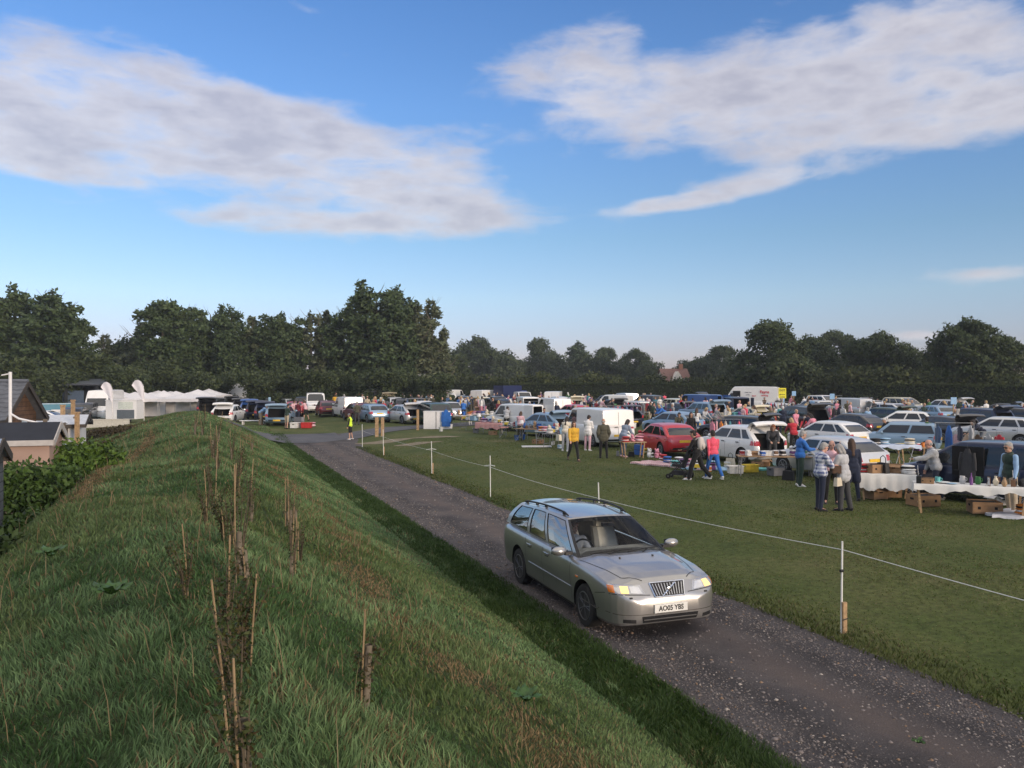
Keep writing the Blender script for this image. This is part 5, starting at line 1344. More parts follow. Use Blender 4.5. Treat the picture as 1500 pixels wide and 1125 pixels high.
def body_mesh(J, fem):
    m = MB()
    for i in (0, 1):
        cap(m, J[f'h{i}'], J[f'k{i}'], .082, .052); cap(m, J[f'k{i}'], J[f'a{i}'], .053, .034); cap(m, J[f'a{i}'], J[f't{i}'], .038, .026)
        cap(m, J[f's{i}'], J[f'e{i}'], .048, .037); cap(m, J[f'e{i}'], J[f'w{i}'], .038, .025)
        # hand: palm, four fingers of unequal length, thumb from the side of the palm
        w_, d = J[f'w{i}'], J[f'd{i}'].normalized(); s = J[f'side{i}']
        a = Vector((0, 1, 0)) if abs(d.x) > .6 else Vector((1, 0, 0)); a = (a-d*a.dot(d)).normalized(); b = d.cross(a)*(s)
        pm = w_+d*.045
        for k in range(4): cap(m, w_+d*.012+a*(.014-.009*k), w_+d*.085+a*(.027-.018*k), .013, .011, 6)
        for k in range(4):
            p = w_+d*.088+a*(.030-.020*k); l = (.036, .043, .040, .031)[k]; q = p+d*l*.9+b*.008; r_ = q+d*l*.55+b*.022
            cap(m, p, q, .0088, .008, 6); cap(m, q, r_, .008, .0068, 6)
        p = w_+d*.028+a*.026; q = p+d*.03+a*.026+b*.008; cap(m, p, q, .0115, .0095, 6); cap(m, q, q+d*.03+a*.006+b*.006, .0095, .0075, 6)
    cap(m, J['hip']+Vector((0, .05, 0)), J['hip']-Vector((0, .05, 0)), .115, .115); m.ell(J['waist'], (.105, .142, .14)); m.ell(J['chest'], (.118, .165, .17))
    cap(m, J['chest']+(J['s0']-J['chest'])*.6, J['chest']+(J['s1']-J['chest'])*.6, .075, .075)
    cap(m, J['neck']-Vector((0, 0, .08)), J['neck']+J['hv']((.015, 0, .07)), .058, .052)
    hv = J['hv']; H = J['head']; E = Euler((0, J['nod'], J['turn']))
    rot = Matrix.Rotation(J['nod'], 3, 'Y') @ Matrix.Rotation(J['turn'], 3, 'Z')
    m.ell(H+hv((-.012, 0, .022)), (.098, .076, .098), 14, 10, rot=rot.to_euler()); m.ell(H+hv((.03, 0, -.045)), (.062, .056, .072), 12, 8, rot=rot.to_euler())
    cap(m, H+hv((.083, 0, .012)), H+hv((.103, 0, -.022)), .010, .014, 8); cap(m, H+hv((.075, .012, -.060)), H+hv((.075, -.012, -.060)), .012, .012, 6)
    m.ell(H+hv((.072, 0, -.092)), (.022, .026, .02), 8, 6)
    cap(m, H+hv((.076, .042, .025)), H+hv((.076, -.042, .025)), .013, .013, 6)
    for s in (1, -1): m.ell(H+hv((-.008, s*.078, -.008)), (.018, .010, .032), 8, 6)
    return remesh(m, .0095, 2)
def top_mesh(J, coat, puffy, long_sl=True, vest=False):
    m = MB(); k = puffy
    for i in (0, 1):
        if vest: continue
        cap(m, J[f's{i}'], J[f'e{i}'], .060+k, .050+k)
        if long_sl: cap(m, J[f'e{i}'], J[f'e{i}'].lerp(J[f'w{i}'], .95), .050+k, .037+k*.7)
        else: pass
    m.ell(J['waist'], (.122+k, .16+k, .16)); m.ell(J['chest'], (.135+k, .182+k, .175))
    sh = .62 if not vest else .55
    cap(m, J['chest']+(J['s0']-J['chest'])*sh, J['chest']+(J['s1']-J['chest'])*sh, .088+k, .088+k)
    cap(m, J['neck']-Vector((0, 0, .09)), J['neck']-Vector((0, 0, .015)), .085+k, .062+k*.5)
    hem = J['hip']; cap(m, hem+Vector((0, .055, .02)), hem-Vector((0, .055, -.02)), .132+k, .132+k)
    if coat:
        for i in (0, 1): cap(m, J[f'h{i}'], J[f'h{i}'].lerp(J[f'k{i}'], coat), .115+k, .118+k)
        cap(m, hem+Vector((0, .04, -.08)), hem+Vector((0, -.04, -.08)), .13+k, .13+k)
    return remesh(m, .016, 3)
def low_mesh(J, shorts=False, wide=0, skirt=False):
    m = MB()
    for i in (0, 1):
        e = J[f'a{i}'].lerp(J[f'k{i}'], -.03)
        cap(m, J[f'h{i}'], J[f'k{i}'], .097, .068+wide)
        if not shorts: cap(m, J[f'k{i}'], e, .068+wide, .052+wide)
        else: pass
    cap(m, J['hip']+Vector((0, .052, 0)), J['hip']-Vector((0, .052, 0)), .126, .126)
    return remesh(m, .016, 3)
def shoe_mesh(J, i):
    m = MB(); a, t = J[f'a{i}'], J[f't{i}']; d = (t-a); d.z = 0; d.normalize()
    b = a+Vector((0, 0, -.035)); cap(m, b-d*.045, b+d*.06, .045, .043); f = Vector((t.x, t.y, min(t.z, a.z-.025)-.008)); cap(m, b+d*.05, f, .043, .034); m.box(((b+f)/2+Vector((0, 0, -.035))+d*.01), (.27, .085, .025), rz=math.atan2(d.y, d.x))
    return remesh(m, .012, 2)
def hair_mesh(J, style):
    m = MB(); hv, H = J['hv'], J['head']; rot = (Matrix.Rotation(J['nod'], 3, 'Y') @ Matrix.Rotation(J['turn'], 3, 'Z')).to_euler()
    if style == 'bald':
        for s in (1, -1): m.ell(H+hv((-.045, s*.055, -.012)), (.058, .034, .048), 10, 7, rot=rot)
        m.ell(H+hv((-.078, 0, -.02)), (.034, .06, .045), 10, 7, rot=rot)
        return remesh(m, .011, 1)
    m.ell(H+hv((-.028, 0, .042)), (.098, .086, .094), 14, 9, rot=rot); m.ell(H+hv((-.058, 0, -.015)), (.062, .08, .085), 12, 8, rot=rot)
    m.ell(H+hv((.035, 0, .085)), (.052, .066, .036), 10, 7, rot=rot)
    if style in ('long', 'bob'):
        l = .30 if style == 'long' else .10
        for s in (1, -1): cap(m, H+hv((-.03, s*.07, .0)), H+hv((-.045, s*.078, -.02-l)), .04, .032)
        cap(m, H+hv((-.075, 0, 0)), H+hv((-.085, 0, -.04-l)), .07, .06)
    if style == 'bun': m.ell(H+hv((-.12, 0, .05)), (.045, .045, .045), 10, 7)
    return remesh(m, .012, 2)
def cap_mesh(J, brim=True):
    m = MB(); hv, H = J['hv'], J['head']; rot = (Matrix.Rotation(J['nod'], 3, 'Y') @ Matrix.Rotation(J['turn'], 3, 'Z')).to_euler()
    m.ell(H+hv((-.012, 0, .06)), (.108, .092, .075), 14, 9, rot=rot)
    if brim: m.ell(H+hv((.105, 0, .045)), (.065, .062, .012), 12, 6, rot=rot)
    return remesh(m, .011, 1)
POSES = {
 'stand': dict(),
 'stand_front': dict(legs=((3, 4), (-4, 6)), arms=((28, 6, 70, 28), (20, 6, 78, 30)), head=22, lean=6),
 'walk': dict(legs=((24, 8), (-20, 22)), arms=((-22, 6, 18), (20, 6, 25)), lean=5),
 'walk2': dict(legs=((-18, 28), (22, 6)), arms=((22, 8, 30), (-18, 8, 12)), lean=5, head=8),
 'browse': dict(legs=((6, 8), (-2, 8)), arms=((48, 8, 25, 12), (36, 8, 45, 18)), lean=24, head=18),
 'bend': dict(legs=((22, 20), (10, 18)), arms=((70, 8, 12), (62, 8, 22)), lean=52, head=-5),
 'hold': dict(legs=((2, 4), (-3, 5)), arms=((32, 8, 62, 22), (34, 8, 60, 22)), head=18, lean=4),
 'fold': dict(legs=((2, 3), (-3, 4)), arms=((22, 10, 88, 62), (20, 10, 84, 60)), head=2, lean=0),
 'reach': dict(legs=((10, 8), (-10, 6)), arms=((62, 6, 28), (8, 8, 20)), lean=14, head=10),
 'salute': dict(legs=((2, 3), (-3, 4)), arms=((80, 35, 105, 50), (10, 8, 30)), head=5),
 'pocket': dict(legs=((2, 4), (-4, 5)), arms=((-12, 16, 48, 22), (-12, 16, 48, 22)), head=4, lean=2),
 'push': dict(legs=((20, 8), (-18, 22)), arms=((32, 5, 48), (32, 5, 48)), lean=10, head=8),
 'crouch': dict(legs=((78, 125), (62, 118)), arms=((62, 8, 22), (52, 8, 30)), lean=28, head=8),
 'drive': dict(legs=((72, 60), (70, 55)), arms=((48, 10, 32, 16), (50, 10, 30, 16)), lean=-5, head=6, seat_z=.53),
 'down_arms': dict(legs=((2, 3), (-5, 6)), arms=((4, 9, 12), (2, 9, 14)), head=10, lean=2),
}
PM = {}
def pmesh(kind, pose, *a):
    k = (kind, pose)+a
    if k in PM: return PM[k]
    if ('J', pose) not in PM: PM[('J', pose)] = skeleton(POSES[pose])
    J = PM[('J', pose)]
    f = {'body': lambda: body_mesh(J, False), 'top': lambda: top_mesh(J, *a), 'low': lambda: low_mesh(J, *a), 'shoe': lambda: shoe_mesh(J, *a), 'hair': lambda: hair_mesh(J, *a), 'cap': lambda: cap_mesh(J, *a)}[kind]
    PM[k] = f(); return PM[k]
def cloth(name, col, pattern=None):
    key = 'cloth_'+name
    if key in _MC: return _MC[key]
    m = mat(key, col, .85, var=.16, vs=9, spec=.2, bump=.25, bs=25, sheen=.2)
    if pattern:
        nt = m.node_tree; b = nt.nodes['Principled BSDF']; L = nt.links.new
        tc = nn(nt, 'ShaderNodeTexCoord'); sp = nn(nt, 'ShaderNodeSeparateXYZ'); L(tc.outputs['Object'], sp.inputs[0])
        def band(o, sc, th):
            a = nn(nt, 'ShaderNodeMath'); a.operation = 'MULTIPLY'; L(o, a.inputs[0]); a.inputs[1].default_value = sc
            f = nn(nt, 'ShaderNodeMath'); f.operation = 'FRACT'; L(a.outputs[0], f.inputs[0])
            g = nn(nt, 'ShaderNodeMath'); g.operation = 'GREATER_THAN'; L(f.outputs[0], g.inputs[0]); g.inputs[1].default_value = th; return g.outputs[0]
        src = b.inputs['Base Color'].links[0].from_socket
        mx = nn(nt, 'ShaderNodeMix'); mx.data_type = 'RGBA'; L(src, mx.inputs[6]); mx.inputs[7].default_value = (*pattern[1], 1)
        if pattern[0] == 'check':
            ad = nn(nt, 'ShaderNodeMath'); ad.operation = 'ADD'; L(band(sp.outputs[2], 11, .5), ad.inputs[0])
            a2 = nn(nt, 'ShaderNodeMath'); a2.operation = 'ADD'; L(sp.outputs[0], a2.inputs[0]); L(sp.outputs[1], a2.inputs[1])
            L(band(a2.outputs[0], 9, .5), ad.inputs[1]); mu = nn(nt, 'ShaderNodeMath'); mu.operation = 'MULTIPLY'; L(ad.outputs[0], mu.inputs[0]); mu.inputs[1].default_value = .46; L(mu.outputs[0], mx.inputs[0])
        else:
            L(band(sp.outputs[2], 30, .55), mx.inputs[0])
        L(mx.outputs[2], b.inputs['Base Color'])
    return m
CLO = {'black': (.012, .012, .013), 'navy': (.016, .022, .045), 'dark grey': (.045, .046, .05), 'grey': (.20, .21, .23), 'light grey': (.42, .43, .45), 'white': (.70, .70, .69), 'cream': (.60, .55, .45), 'olive': (.075, .072, .05), 'brown': (.085, .055, .035), 'beige': (.40, .34, .25),
 'red': (.42, .03, .045), 'pink': (.62, .24, .32), 'light pink': (.66, .42, .46), 'yellow': (.62, .36, .04), 'orange': (.62, .22, .03), 'green': (.045, .12, .035), 'teal': (.05, .20, .24), 'blue': (.03, .14, .45), 'light blue': (.25, .40, .60), 'denim blue': (.055, .10, .20), 'purple': (.13, .06, .17), 'maroon': (.12, .018, .03), 'coral': (.75, .10, .16), 'dark green': (.022, .042, .032), 'grey blue': (.20, .25, .33), 'hi-vis yellow': (.62, .85, .05)}
def C_(n): return cloth(n.replace(' ', '_').replace('-', '_'), CLO[n])
HAIRC = {'dark': (.018, .012, .010), 'brown': (.06, .032, .018), 'ginger': (.20, .07, .025), 'blonde': (.42, .30, .15), 'grey': (.30, .29, .28), 'white': (.55, .54, .52)}
def H_(n): return mat('hair_'+n, HAIRC[n], .6, var=.25, vs=40, bump=.3, bs=90)
EYEM = mat('eye_dark', (.02, .015, .012), .3)
def person(x, y, face, pose, top, low, label, hair='brown', style='short', skin=0, shoes='black', coat=0, puffy=0.0, wide=0.0, shorts=False, hat=None, group='people at the sale', scale=1.0, long_sl=True, vest=None, topm=None, z=None, near=False, parent=None):
    """face: world angle the person faces"""
    root = thing('person', label, 'person', (x, y, (G(x, y) if z is None else z)), face, group, scale)
    b = link('body', pmesh('body', pose), root); b.material_slots[0].link = 'OBJECT'; b.material_slots[0].material = SKINS[skin]
    def dress(nm, me, m):
        o = link(nm, me, root); o.material_slots[0].link = 'OBJECT'; o.material_slots[0].material = m; return o
    dress({0: 'jumper'}.get(coat, 'coat') if not vest else 'shirt', pmesh('top', pose, coat, puffy, long_sl, False), topm or C_(top))
    if vest: dress('waistcoat', pmesh('top', pose, 0, puffy+.016, True, True), C_(vest))
    dress('shorts' if shorts else 'trousers', pmesh('low', pose, shorts, wide), C_(low))
    for i in (0, 1): dress('shoe', pmesh('shoe', pose, i), C_(shoes))
    if style: dress('hair', pmesh('hair', pose, style), H_(hair))
    if hat: dress('cap', pmesh('cap', pose, True), C_(hat))
    if near:
        J = PM[('J', pose)]; hv, H = J['hv'], J['head']
        for s in (1, -1): MB().ell(H+hv((.079, s*.032, .002)), (.010, .013, .008), 8, 6).obj('eye', EYEM, root, smooth=180)
    return root, PM[('J', pose)]
def to_world(root, v): 
    return Matrix.Translation(root.location) @ root.rotation_euler.to_matrix().to_4x4() @ (Vector(v)*root.scale.x)
# the driver of the silver car (right-hand drive)
drv, _j = person(0, 0, 0, 'drive', 'light grey', 'navy', 'grey haired driver in pale grey with both hands on the steering wheel', 'grey', 'short', 1, near=True, group=None, z=0)
drv.location = HERO.matrix_basis @ Vector((-1.50, -.36, .02)); drv.rotation_euler = (0, 0, HERO.rotation_euler.z)
# ------------------------------------------------------------------ stall goods
GC = {'white': (.70, .70, .68), 'cream': (.60, .54, .42), 'yellow': (.68, .52, .05), 'red': (.45, .03, .03), 'pink': (.62, .25, .33), 'blue': (.03, .12, .42), 'light blue': (.28, .45, .60), 'turquoise': (.12, .42, .42), 'green': (.05, .20, .06), 'black': (.012, .012, .013), 'grey': (.20, .20, .21), 'brown': (.16, .085, .045), 'tan': (.34, .22, .12), 'purple': (.16, .06, .22), 'orange': (.62, .20, .03), 'silver': (.5, .5, .5)}
def gm(c): return mat('goods_'+c.replace(' ', '_'), GC[c], .5, var=.12, vs=10)
GM_ = {}
def good_mesh(kind, col):
    k = (kind, col)
    if k in GM_: return GM_[k]
    m = MB(); M_ = gm(col); sm = None; mats = [M_, BLACK, WHITE, CARD]
    if kind == 'cardboard_box':
        w, d, h, t = .42, .32, .26, .006; mats = [CARD, DARKIN]
        if col == 'white': mats = [WHITE, DARKIN]
        for s in (1, -1):
            m.box((s*w/2, 0, h/2), (t, d, h)); m.box((0, s*d/2, h/2), (w-.008, t, h))
            m.box((s*(w/2+.07), 0, h-.03), (.17, d, t), ry=s*.5); m.box((0, s*(d/2+.06), h-.03), (w, .14, t), rx=-s*.55)
            m.box((0, s*(d/2+.004), h*.62), (.10, .004, .035), 1)
        m.box((0, 0, .01), (w-.01, d-.01, .012)); m.box((0, 0, h*.6), (w-.02, d-.02, .05), 1)
    elif kind == 'fruit_box':
        mats = [CARD, DARKIN]; w, d, h = .5, .4, .22
        for s in (1, -1):
            m.box((s*w/2, 0, h/2), (.008, d, h)); m.box((0, s*d/2, h/2), (w-.01, .008, h)); m.box((s*(w/2+.005), 0, h*.66), (.004, .11, .04), 1); m.box((s*.14, d/2+.005, h*.5), (.05, .004, .05), 1); m.box((s*.14, -d/2-.005, h*.5), (.05, .004, .05), 1)
        m.box((0, 0, .01), (w-.02, d-.02, .01)); m.box((0, 0, h*.82), (w*.8, d*.8, .05), 1)
    elif kind in ('crate', 'plastic_tub'):
        w, d, h = .52, .36, .28
        for s in (1, -1):
            m.box((s*w/2, 0, h/2), (.015, d, h), ry=s*.08); m.box((0, s*d/2, h/2), (w, .015, h), rx=-s*.08); m.box((s*(w/2+.02), 0, h), (.04, d+.06, .02)); m.box((0, s*(d/2+.02), h), (w+.0, .04, .018))
            m.box((s*(w/2+.018), 0, h*.75), (.006, .12, .035), 1)
        m.box((0, 0, .01), (w, d, .015)); m.box((.02, .01, h*.72), (w*.86, d*.84, .06), 2)
    elif kind == 'book_stack':
        rg = random.Random(len(col)); z = 0
        for i in range(6):
            t = rg.uniform(.02, .04); m.box((rg.uniform(-.01, .01), rg.uniform(-.01, .01), z+t/2), (.15+rg.uniform(-.02, .02), .21, t), i % 2 * 2 if i % 3 else 0, rz=rg.uniform(-.25, .25)); z += t+.0006
    elif kind == 'vase':
        m.lathe([(.045, 0), (.075, .05), (.085, .12), (.05, .21), (.03, .25), (.045, .29), (.038, .29), (.024, .25)], n=14); sm = 60
    elif kind == 'jug':
        m.lathe([(.05, 0), (.07, .04), (.072, .10), (.055, .16), (.062, .19), (.055, .19), (.048, .16)], n=14); m.tube([(.06, 0, .15), (.11, 0, .14), (.115, 0, .09), (.07, 0, .05)], .009, 6); sm = 50
    elif kind == 'bottle':
        m.lathe([(.036, 0), (.038, .02), (.038, .16), (.014, .22), (.013, .27), (.016, .275), (.016, .295)], n=12); sm = 50
    elif kind == 'mug':
        m.lathe([(.04, 0), (.042, .095), (.036, .095), (.034, .015)], n=14); m.tube([(.04, 0, .075), (.07, 0, .07), (.07, 0, .035), (.04, 0, .025)], .007, 6); sm = 50
    elif kind == 'soft_toy':
        m.ell((0, 0, .13), (.10, .11, .13)); m.ell((.02, 0, .31), (.09, .095, .09)); m.ell((.10, 0, .29), (.04, .045, .035))
        for s in (1, -1): m.ell((0, s*.075, .39), (.025, .04, .04)); m.ell((.09, s*.09, .05), (.10, .045, .045)); m.ell((.07, s*.12, .2), (.08, .035, .04)); m.ell((.105, s*.03, .335), (.012, .012, .012), 6, 5, 1)
        sm = 180
    elif kind == 'basket':
        m.lathe([(.14, 0), (.19, .14), (.2, .15), (.18, .15), (.13, .015)], n=16); m.tube([(-.19, 0, .14), (-.15, 0, .30), (0, 0, .36), (.15, 0, .30), (.19, 0, .14)], .010, 6); sm = 40
    elif kind == 'table_lamp':
        m.lathe([(.08, 0), (.085, .02), (.02, .05), (.045, .14), (.018, .24), (.014, .28)], n=14); m.lathe([(.15, .26), (.09, .44), (.088, .44), (.148, .26)], n=16, m=2); sm = 45
    elif kind == 'picture_frame':
        for s in (1, -1): m.box((.0, s*.19, .2), (.025, .03, .40), rz=0); m.box((0, 0, .2+s*.185), (.025, .36, .03))
        m.box((-.004, 0, .2), (.012, .36, .35), 2); m.tube([(-.012, 0, .3), (-.13, 0, .0)], .008, 5)
    elif kind == 'handbag':
        m.box((0, 0, .12), (.12, .32, .24), taper=.82); m.tube([(0, -.09, .23), (0, -.08, .36), (0, 0, .41), (0, .08, .36), (0, .09, .23)], .010, 6, 1); m.box((.055, 0, .19), (.03, .22, .05), 1)
    elif kind == 'clothes_pile':
        rg = random.Random(len(col)*3); z = 0
        for i in range(5): m.ell((rg.uniform(-.04, .04), rg.uniform(-.04, .04), z+.03), (.2, .17, .035), 12, 6, (0, 2, 0, 1, 0)[i]); z += .045
        sm = 180
    elif kind == 'suitcase':
        m.box((0, 0, .27), (.2, .62, .5)); m.box((0, 0, .27), (.206, .63, .02), 1); m.tube([(0, -.09, .52), (0, -.08, .57), (0, .08, .57), (0, .09, .52)], .012, 6, 1)
        for s in (1, -1): m.box((.0, s*.24, .015), (.1, .06, .03), 1)
    elif kind == 'bucket':
        m.lathe([(.11, 0), (.15, .27), (.158, .28), (.14, .28), (.10, .02)], n=16); m.tube([(-.15, 0, .26), (-.13, 0, .38), (0, 0, .43), (.13, 0, .38), (.15, 0, .26)], .006, 5, 1); sm = 50
    elif kind == 'toy_truck':
        m.box((-.05, 0, .13), (.24, .15, .13)); m.box((.13, 0, .11), (.1, .14, .11), 2); m.box((.14, 0, .14), (.085, .146, .04), 1)
        for x in (-.11, .12):
            for s in (1, -1): m.lathe([(.04, s*.06), (.04, s*.085)], (x, 0, .04), 12, 1, 'y')
    elif kind == 'radio':
        m.box((0, 0, .09), (.11, .34, .18))
        for s in (1, -1): m.lathe([(.06, .055), (.055, .062)], (0, s*.09, .09), 14, 1, axis='x')
        m.tube([(0, -.12, .18), (0, -.1, .23), (0, .1, .23), (0, .12, .18)], .010, 5, 1); m.tube([(-.03, .14, .18), (-.05, .2, .42)], .004, 4, 2)
    elif kind == 'plate':
        m.lathe([(.05, 0), (.07, .008), (.125, .022), (.12, .026), (.06, .012)], n=20); sm = 60
    elif kind == 'kettle':
        m.lathe([(.085, 0), (.095, .03), (.07, .15), (.03, .18), (.012, .2)], n=14); m.tube([(.07, 0, .07), (.12, 0, .11), (.14, 0, .17)], [.02, .015, .011], 6); m.tube([(-.06, 0, .14), (-.12, 0, .17), (-.12, 0, .07), (-.085, 0, .05)], .010, 6, 1); sm = 50
    me = m.mesh(kind, mats, smooth=sm); GM_[k] = me; return me
GOODN = {'cardboard_box': 'open cardboard box', 'fruit_box': 'shallow fruit box', 'crate': 'plastic crate', 'plastic_tub': 'plastic tub', 'book_stack': 'stack of books', 'soft_toy': 'soft toy bear', 'table_lamp': 'table lamp', 'picture_frame': 'picture frame', 'clothes_pile': 'pile of clothes', 'toy_truck': 'toy truck'}
def gname(k): return GOODN.get(k, k)
def good(kind, col, p, rz, label, cat=None, group='goods set out for sale', sc=1.0):
    o = link(kind, good_mesh(kind, col)); o.location = p; o.rotation_euler = (0, 0, rz); o.scale = (sc,)*3
    return tag(o, label, cat or gname(kind).split()[-1] if kind not in ('book_stack', 'clothes_pile', 'soft_toy', 'cardboard_box', 'fruit_box') else {'book_stack': 'books', 'clothes_pile': 'clothes', 'soft_toy': 'soft toy', 'cardboard_box': 'box', 'fruit_box': 'box'}[kind], group)
TB = {}
def table(p, rz, L_, W_, h, style, col, label, group='stall tables', z=None):
    root = thing('folding_table', label, 'table', (p[0], p[1], G(p[0], p[1]) if z is None else z), rz, group)
    k = (L_, W_, h, style, col)
    if k not in TB:
        parts = []; M_ = gm(col) if col in GC else WOOD
        m = MB(); m.box((0, 0, h-.015), (L_, W_, .03)); m.box((0, 0, h-.035), (L_-.08, W_-.08, .012), 1); parts.append(('table_top', m.mesh('table_top', [M_ if style != 'wood' else WOOD, STEEL])))
        for sx in (1, -1):
            for sy in (1, -1):
                m = MB(); x = sx*(L_/2-.12); y = sy*(W_/2-.07)
                if style == 'wood': m.box((x, y, (h-.04)/2), (.05, .04, h-.04), ry=sx*.10)
                else: m.tube([(x, y, h-.04), (x+sx*.05, y, 0)], .014, 6)
                parts.append(('leg', m.mesh('leg', WOOD if style == 'wood' else STEEL)))
            m = MB(); x = sx*(L_/2-.10); m.tube([(x, -W_/2+.08, .22), (x, W_/2-.08, .22)], .011, 5)
            if style == 'trestle': m.tube([(x, -W_/2+.08, .04), (x-sx*.05, W_/2-.1, h-.08)], .011, 5)
            parts.append(('stretcher', m.mesh('stretcher', WOOD if style == 'wood' else STEEL)))
        TB[k] = parts
    for nm, me in TB[k]: link(nm, me, root)
    return root
def cover(root, L_, W_, h, col, label, drop_f, drop_b, drop_s=.1, seed=0, m=None):
    """a cloth draped over a table"""
    rg = random.Random(seed); mb = MB(); P = []
    n = 22
    prof = [(-W_/2-.02, h-drop_f, 1), (-W_/2-.015, h-drop_f*.5, .6), (-W_/2-.008, h-.01, .1), (-W_/2, h+.006, 0), (0, h+.006, 0), (W_/2, h+.006, 0), (W_/2+.008, h-.01, .1), (W_/2+.018, h-drop_b, 1)]
    ph = rg.uniform(0, 6)
    for i in range(n+1):
        x = -L_/2-.015+(L_+.03)*i/n
        P.append([(x, y+(-1 if y < 0 else 1)*.03*w*(1+math.sin(i*1.5+ph)), z+.05*w*math.sin(i*.7+ph)-.02*w*math.sin(i*2.3)) for y, z, w in prof])
    mb.grid(P)
    for e, s in ((0, -1), (n, 1)):
        q = P[e]; mb.grid([[(x, y, z) for x, y, z in q[2:7]], [(x+s*.02, y, z-drop_s*.5) for x, y, z in q[2:7]], [(x+s*.035+.02*math.sin(y*9), y, z-drop_s) for x, y, z in q[2:7]]])
    o = link('tablecloth', mb.mesh('tablecloth', m or gm(col), smooth=180, fix=False)); o.location = root.location; o.rotation_euler = root.rotation_euler
    return tag(o, label, 'tablecloth', 'cloths over the stall tables')
def on(root, lx, ly, z):
    v = Matrix.Rotation(root.rotation_euler.z, 3, 'Z') @ Vector((lx, ly, 0)); return (root.location.x+v.x, root.location.y+v.y, root.location.z+z)
GARM = {}
def garment_mesh(v, col):
    if (v, col) in GARM: return GARM[(v, col)]
    rg = random.Random(v*5+1); l = (.72, .95, .62, 1.1)[v % 4]; P = []
    for i in range(8):
        q = i/7; w = .07+.17*min(1, q*3.2)+(.06*q if v % 2 else .02*q); d = .035+.03*q
        P.append([(d*math.cos(a)*(1+.35*math.sin(a*3+i*.3)), w*math.sin(a), -l*q) for a in np.linspace(0, 6.2832, 17)])
    m = MB(); m.grid(P)
    if v % 3 != 1:
        for s in (1, -1): m.tube([(0, s*.20, -.10), (.02, s*.25, -.32), (.0, s*.25, -.52)], [.05, .05, .045], 8)
    m.tube([(0, 0, 0), (0, 0, .07), (.02, 0, .09), (0, 0, .11)], .005, 4)
    GARM[(v, col)] = m.mesh('garment', cloth(col.replace(' ', '_'), CLO[col]), smooth=70); return GARM[(v, col)]
def rail(p, rz, L_, h, cols, where, label):
    root = thing('clothes_rail', label, 'clothes rail', (p[0], p[1], G(p[0], p[1])), rz, 'clothes rails')
    m = MB(); m.tube([(-L_/2, 0, h), (L_/2, 0, h)], .014, 6); m.obj('hanging_bar', STEEL, root)
    for s in (1, -1):
        m = MB(); m.tube([(s*L_/2, 0, .06), (s*L_/2, 0, h)], .014, 6); m.tube([(s*L_/2, -.24, .05), (s*L_/2, .24, .05)], .014, 6)
        for y in (-.22, .22): m.ell((s*L_/2, y, .028), (.028, .018, .028), 8, 6, 0)
        m.obj('upright', STEEL, root)
    for i, c in enumerate(cols):
        x = -L_/2+.12+(L_-.24)*i/max(1, len(cols)-1); o = link('garment', garment_mesh(i % 4, c)); q = on(root, x, 0, h-.115); o.location = q; o.rotation_euler = (0, 0, rz+random.uniform(-.3, .3))
        tag(o, f'{c} garment hanging {ordn[i]} along the rail {where}', 'garment', 'clothes hanging on the rails')
    return root
def mat_sheet(p, rz, L_, W_, col, label, cat='ground sheet', m=None):
    mb = MB(); P = []; z0 = G(p[0], p[1]); c, s = math.cos(rz), math.sin(rz)
    for i in range(15):
        r = []
        for j in range(11):
            x = (i/14-.5)*L_+.05*math.sin(j*1.7+i*.2); y = (j/10-.5)*W_+.05*math.sin(i*1.3)
            wx, wy = p[0]+x*c-y*s, p[1]+x*s+y*c
            r.append((x, y, G(wx, wy)-z0+.075+.018*math.sin(i*1.9+j)+.014*math.sin(j*2.3-i*.8)))
        P.append(r)
    mb.grid(P); bb = [P[0], P[-1], [r[0] for r in P], [r[-1] for r in P]]
    for e in bb: mb.grid([e, [(x*1.003, y*1.003, z-.06) for x, y, z in e]])
    o = link('ground_sheet', mb.mesh('ground_sheet', m or gm(col), smooth=60, fix=False)); o.location = (p[0], p[1], z0); o.rotation_euler = (0, 0, rz)
    return tag(o, label, cat, 'sheets laid on the grass')
def bag(p, rz, col, label): return good('handbag', col, p, rz, label, 'bag')
def pushchair(p, rz, label):
    root = thing('pushchair', label, 'pushchair', (p[0], p[1], G(p[0], p[1])), rz)
    for x, y, r in ((.38, .22, .09), (.38, -.22, .09), (-.28, .26, .13), (-.28, -.26, .13)):
        m = MB(); m.lathe([(r*.6, -.02), (r*.95, -.025), (r, 0), (r*.95, .025), (r*.6, .02)], (x, y, r), 16, axis='y'); m.lathe([(.02, -.03), (.02, .03)], (x, y, r), 8, 1, 'y'); m.obj('wheel', [RUBBER, STEEL], root, smooth=50)
    m = MB()
    for s in (1, -1): m.tube([(.38, s*.22, .10), (-.05, s*.24, .55), (-.5, s*.24, 1.02)], .016, 6); m.tube([(-.28, s*.26, .13), (.15, s*.24, .62)], .016, 6)
    m.tube([(-.5, -.24, 1.02), (-.5, .24, 1.02)], .02, 7); m.obj('frame', BLACK, root)
    m = MB(); m.box((.05, 0, .45), (.42, .40, .08), ry=-.15); m.box((-.2, 0, .72), (.09, .40, .58), ry=-.35); m.obj('seat', mat('pram_cloth', (.03, .03, .035), .9), root)
    m = MB(); P = [[(-.22+.34*math.sin(a)*1.0, .23*v, .78+.34*math.cos(a)) for v in (-1, -.95, -.4, .4, .95, 1)] for a in np.linspace(-1.2, 1.0, 9)]; m.grid(P); m.obj('hood', mat('pram_hood', (.05, .05, .055), .9), root, fix=False, smooth=60)
    m = MB(); m.box((.05, 0, .2), (.45, .36, .14)); m.obj('tray', mat('pram_cloth', (.03, .03, .035), .9), root)
    return root
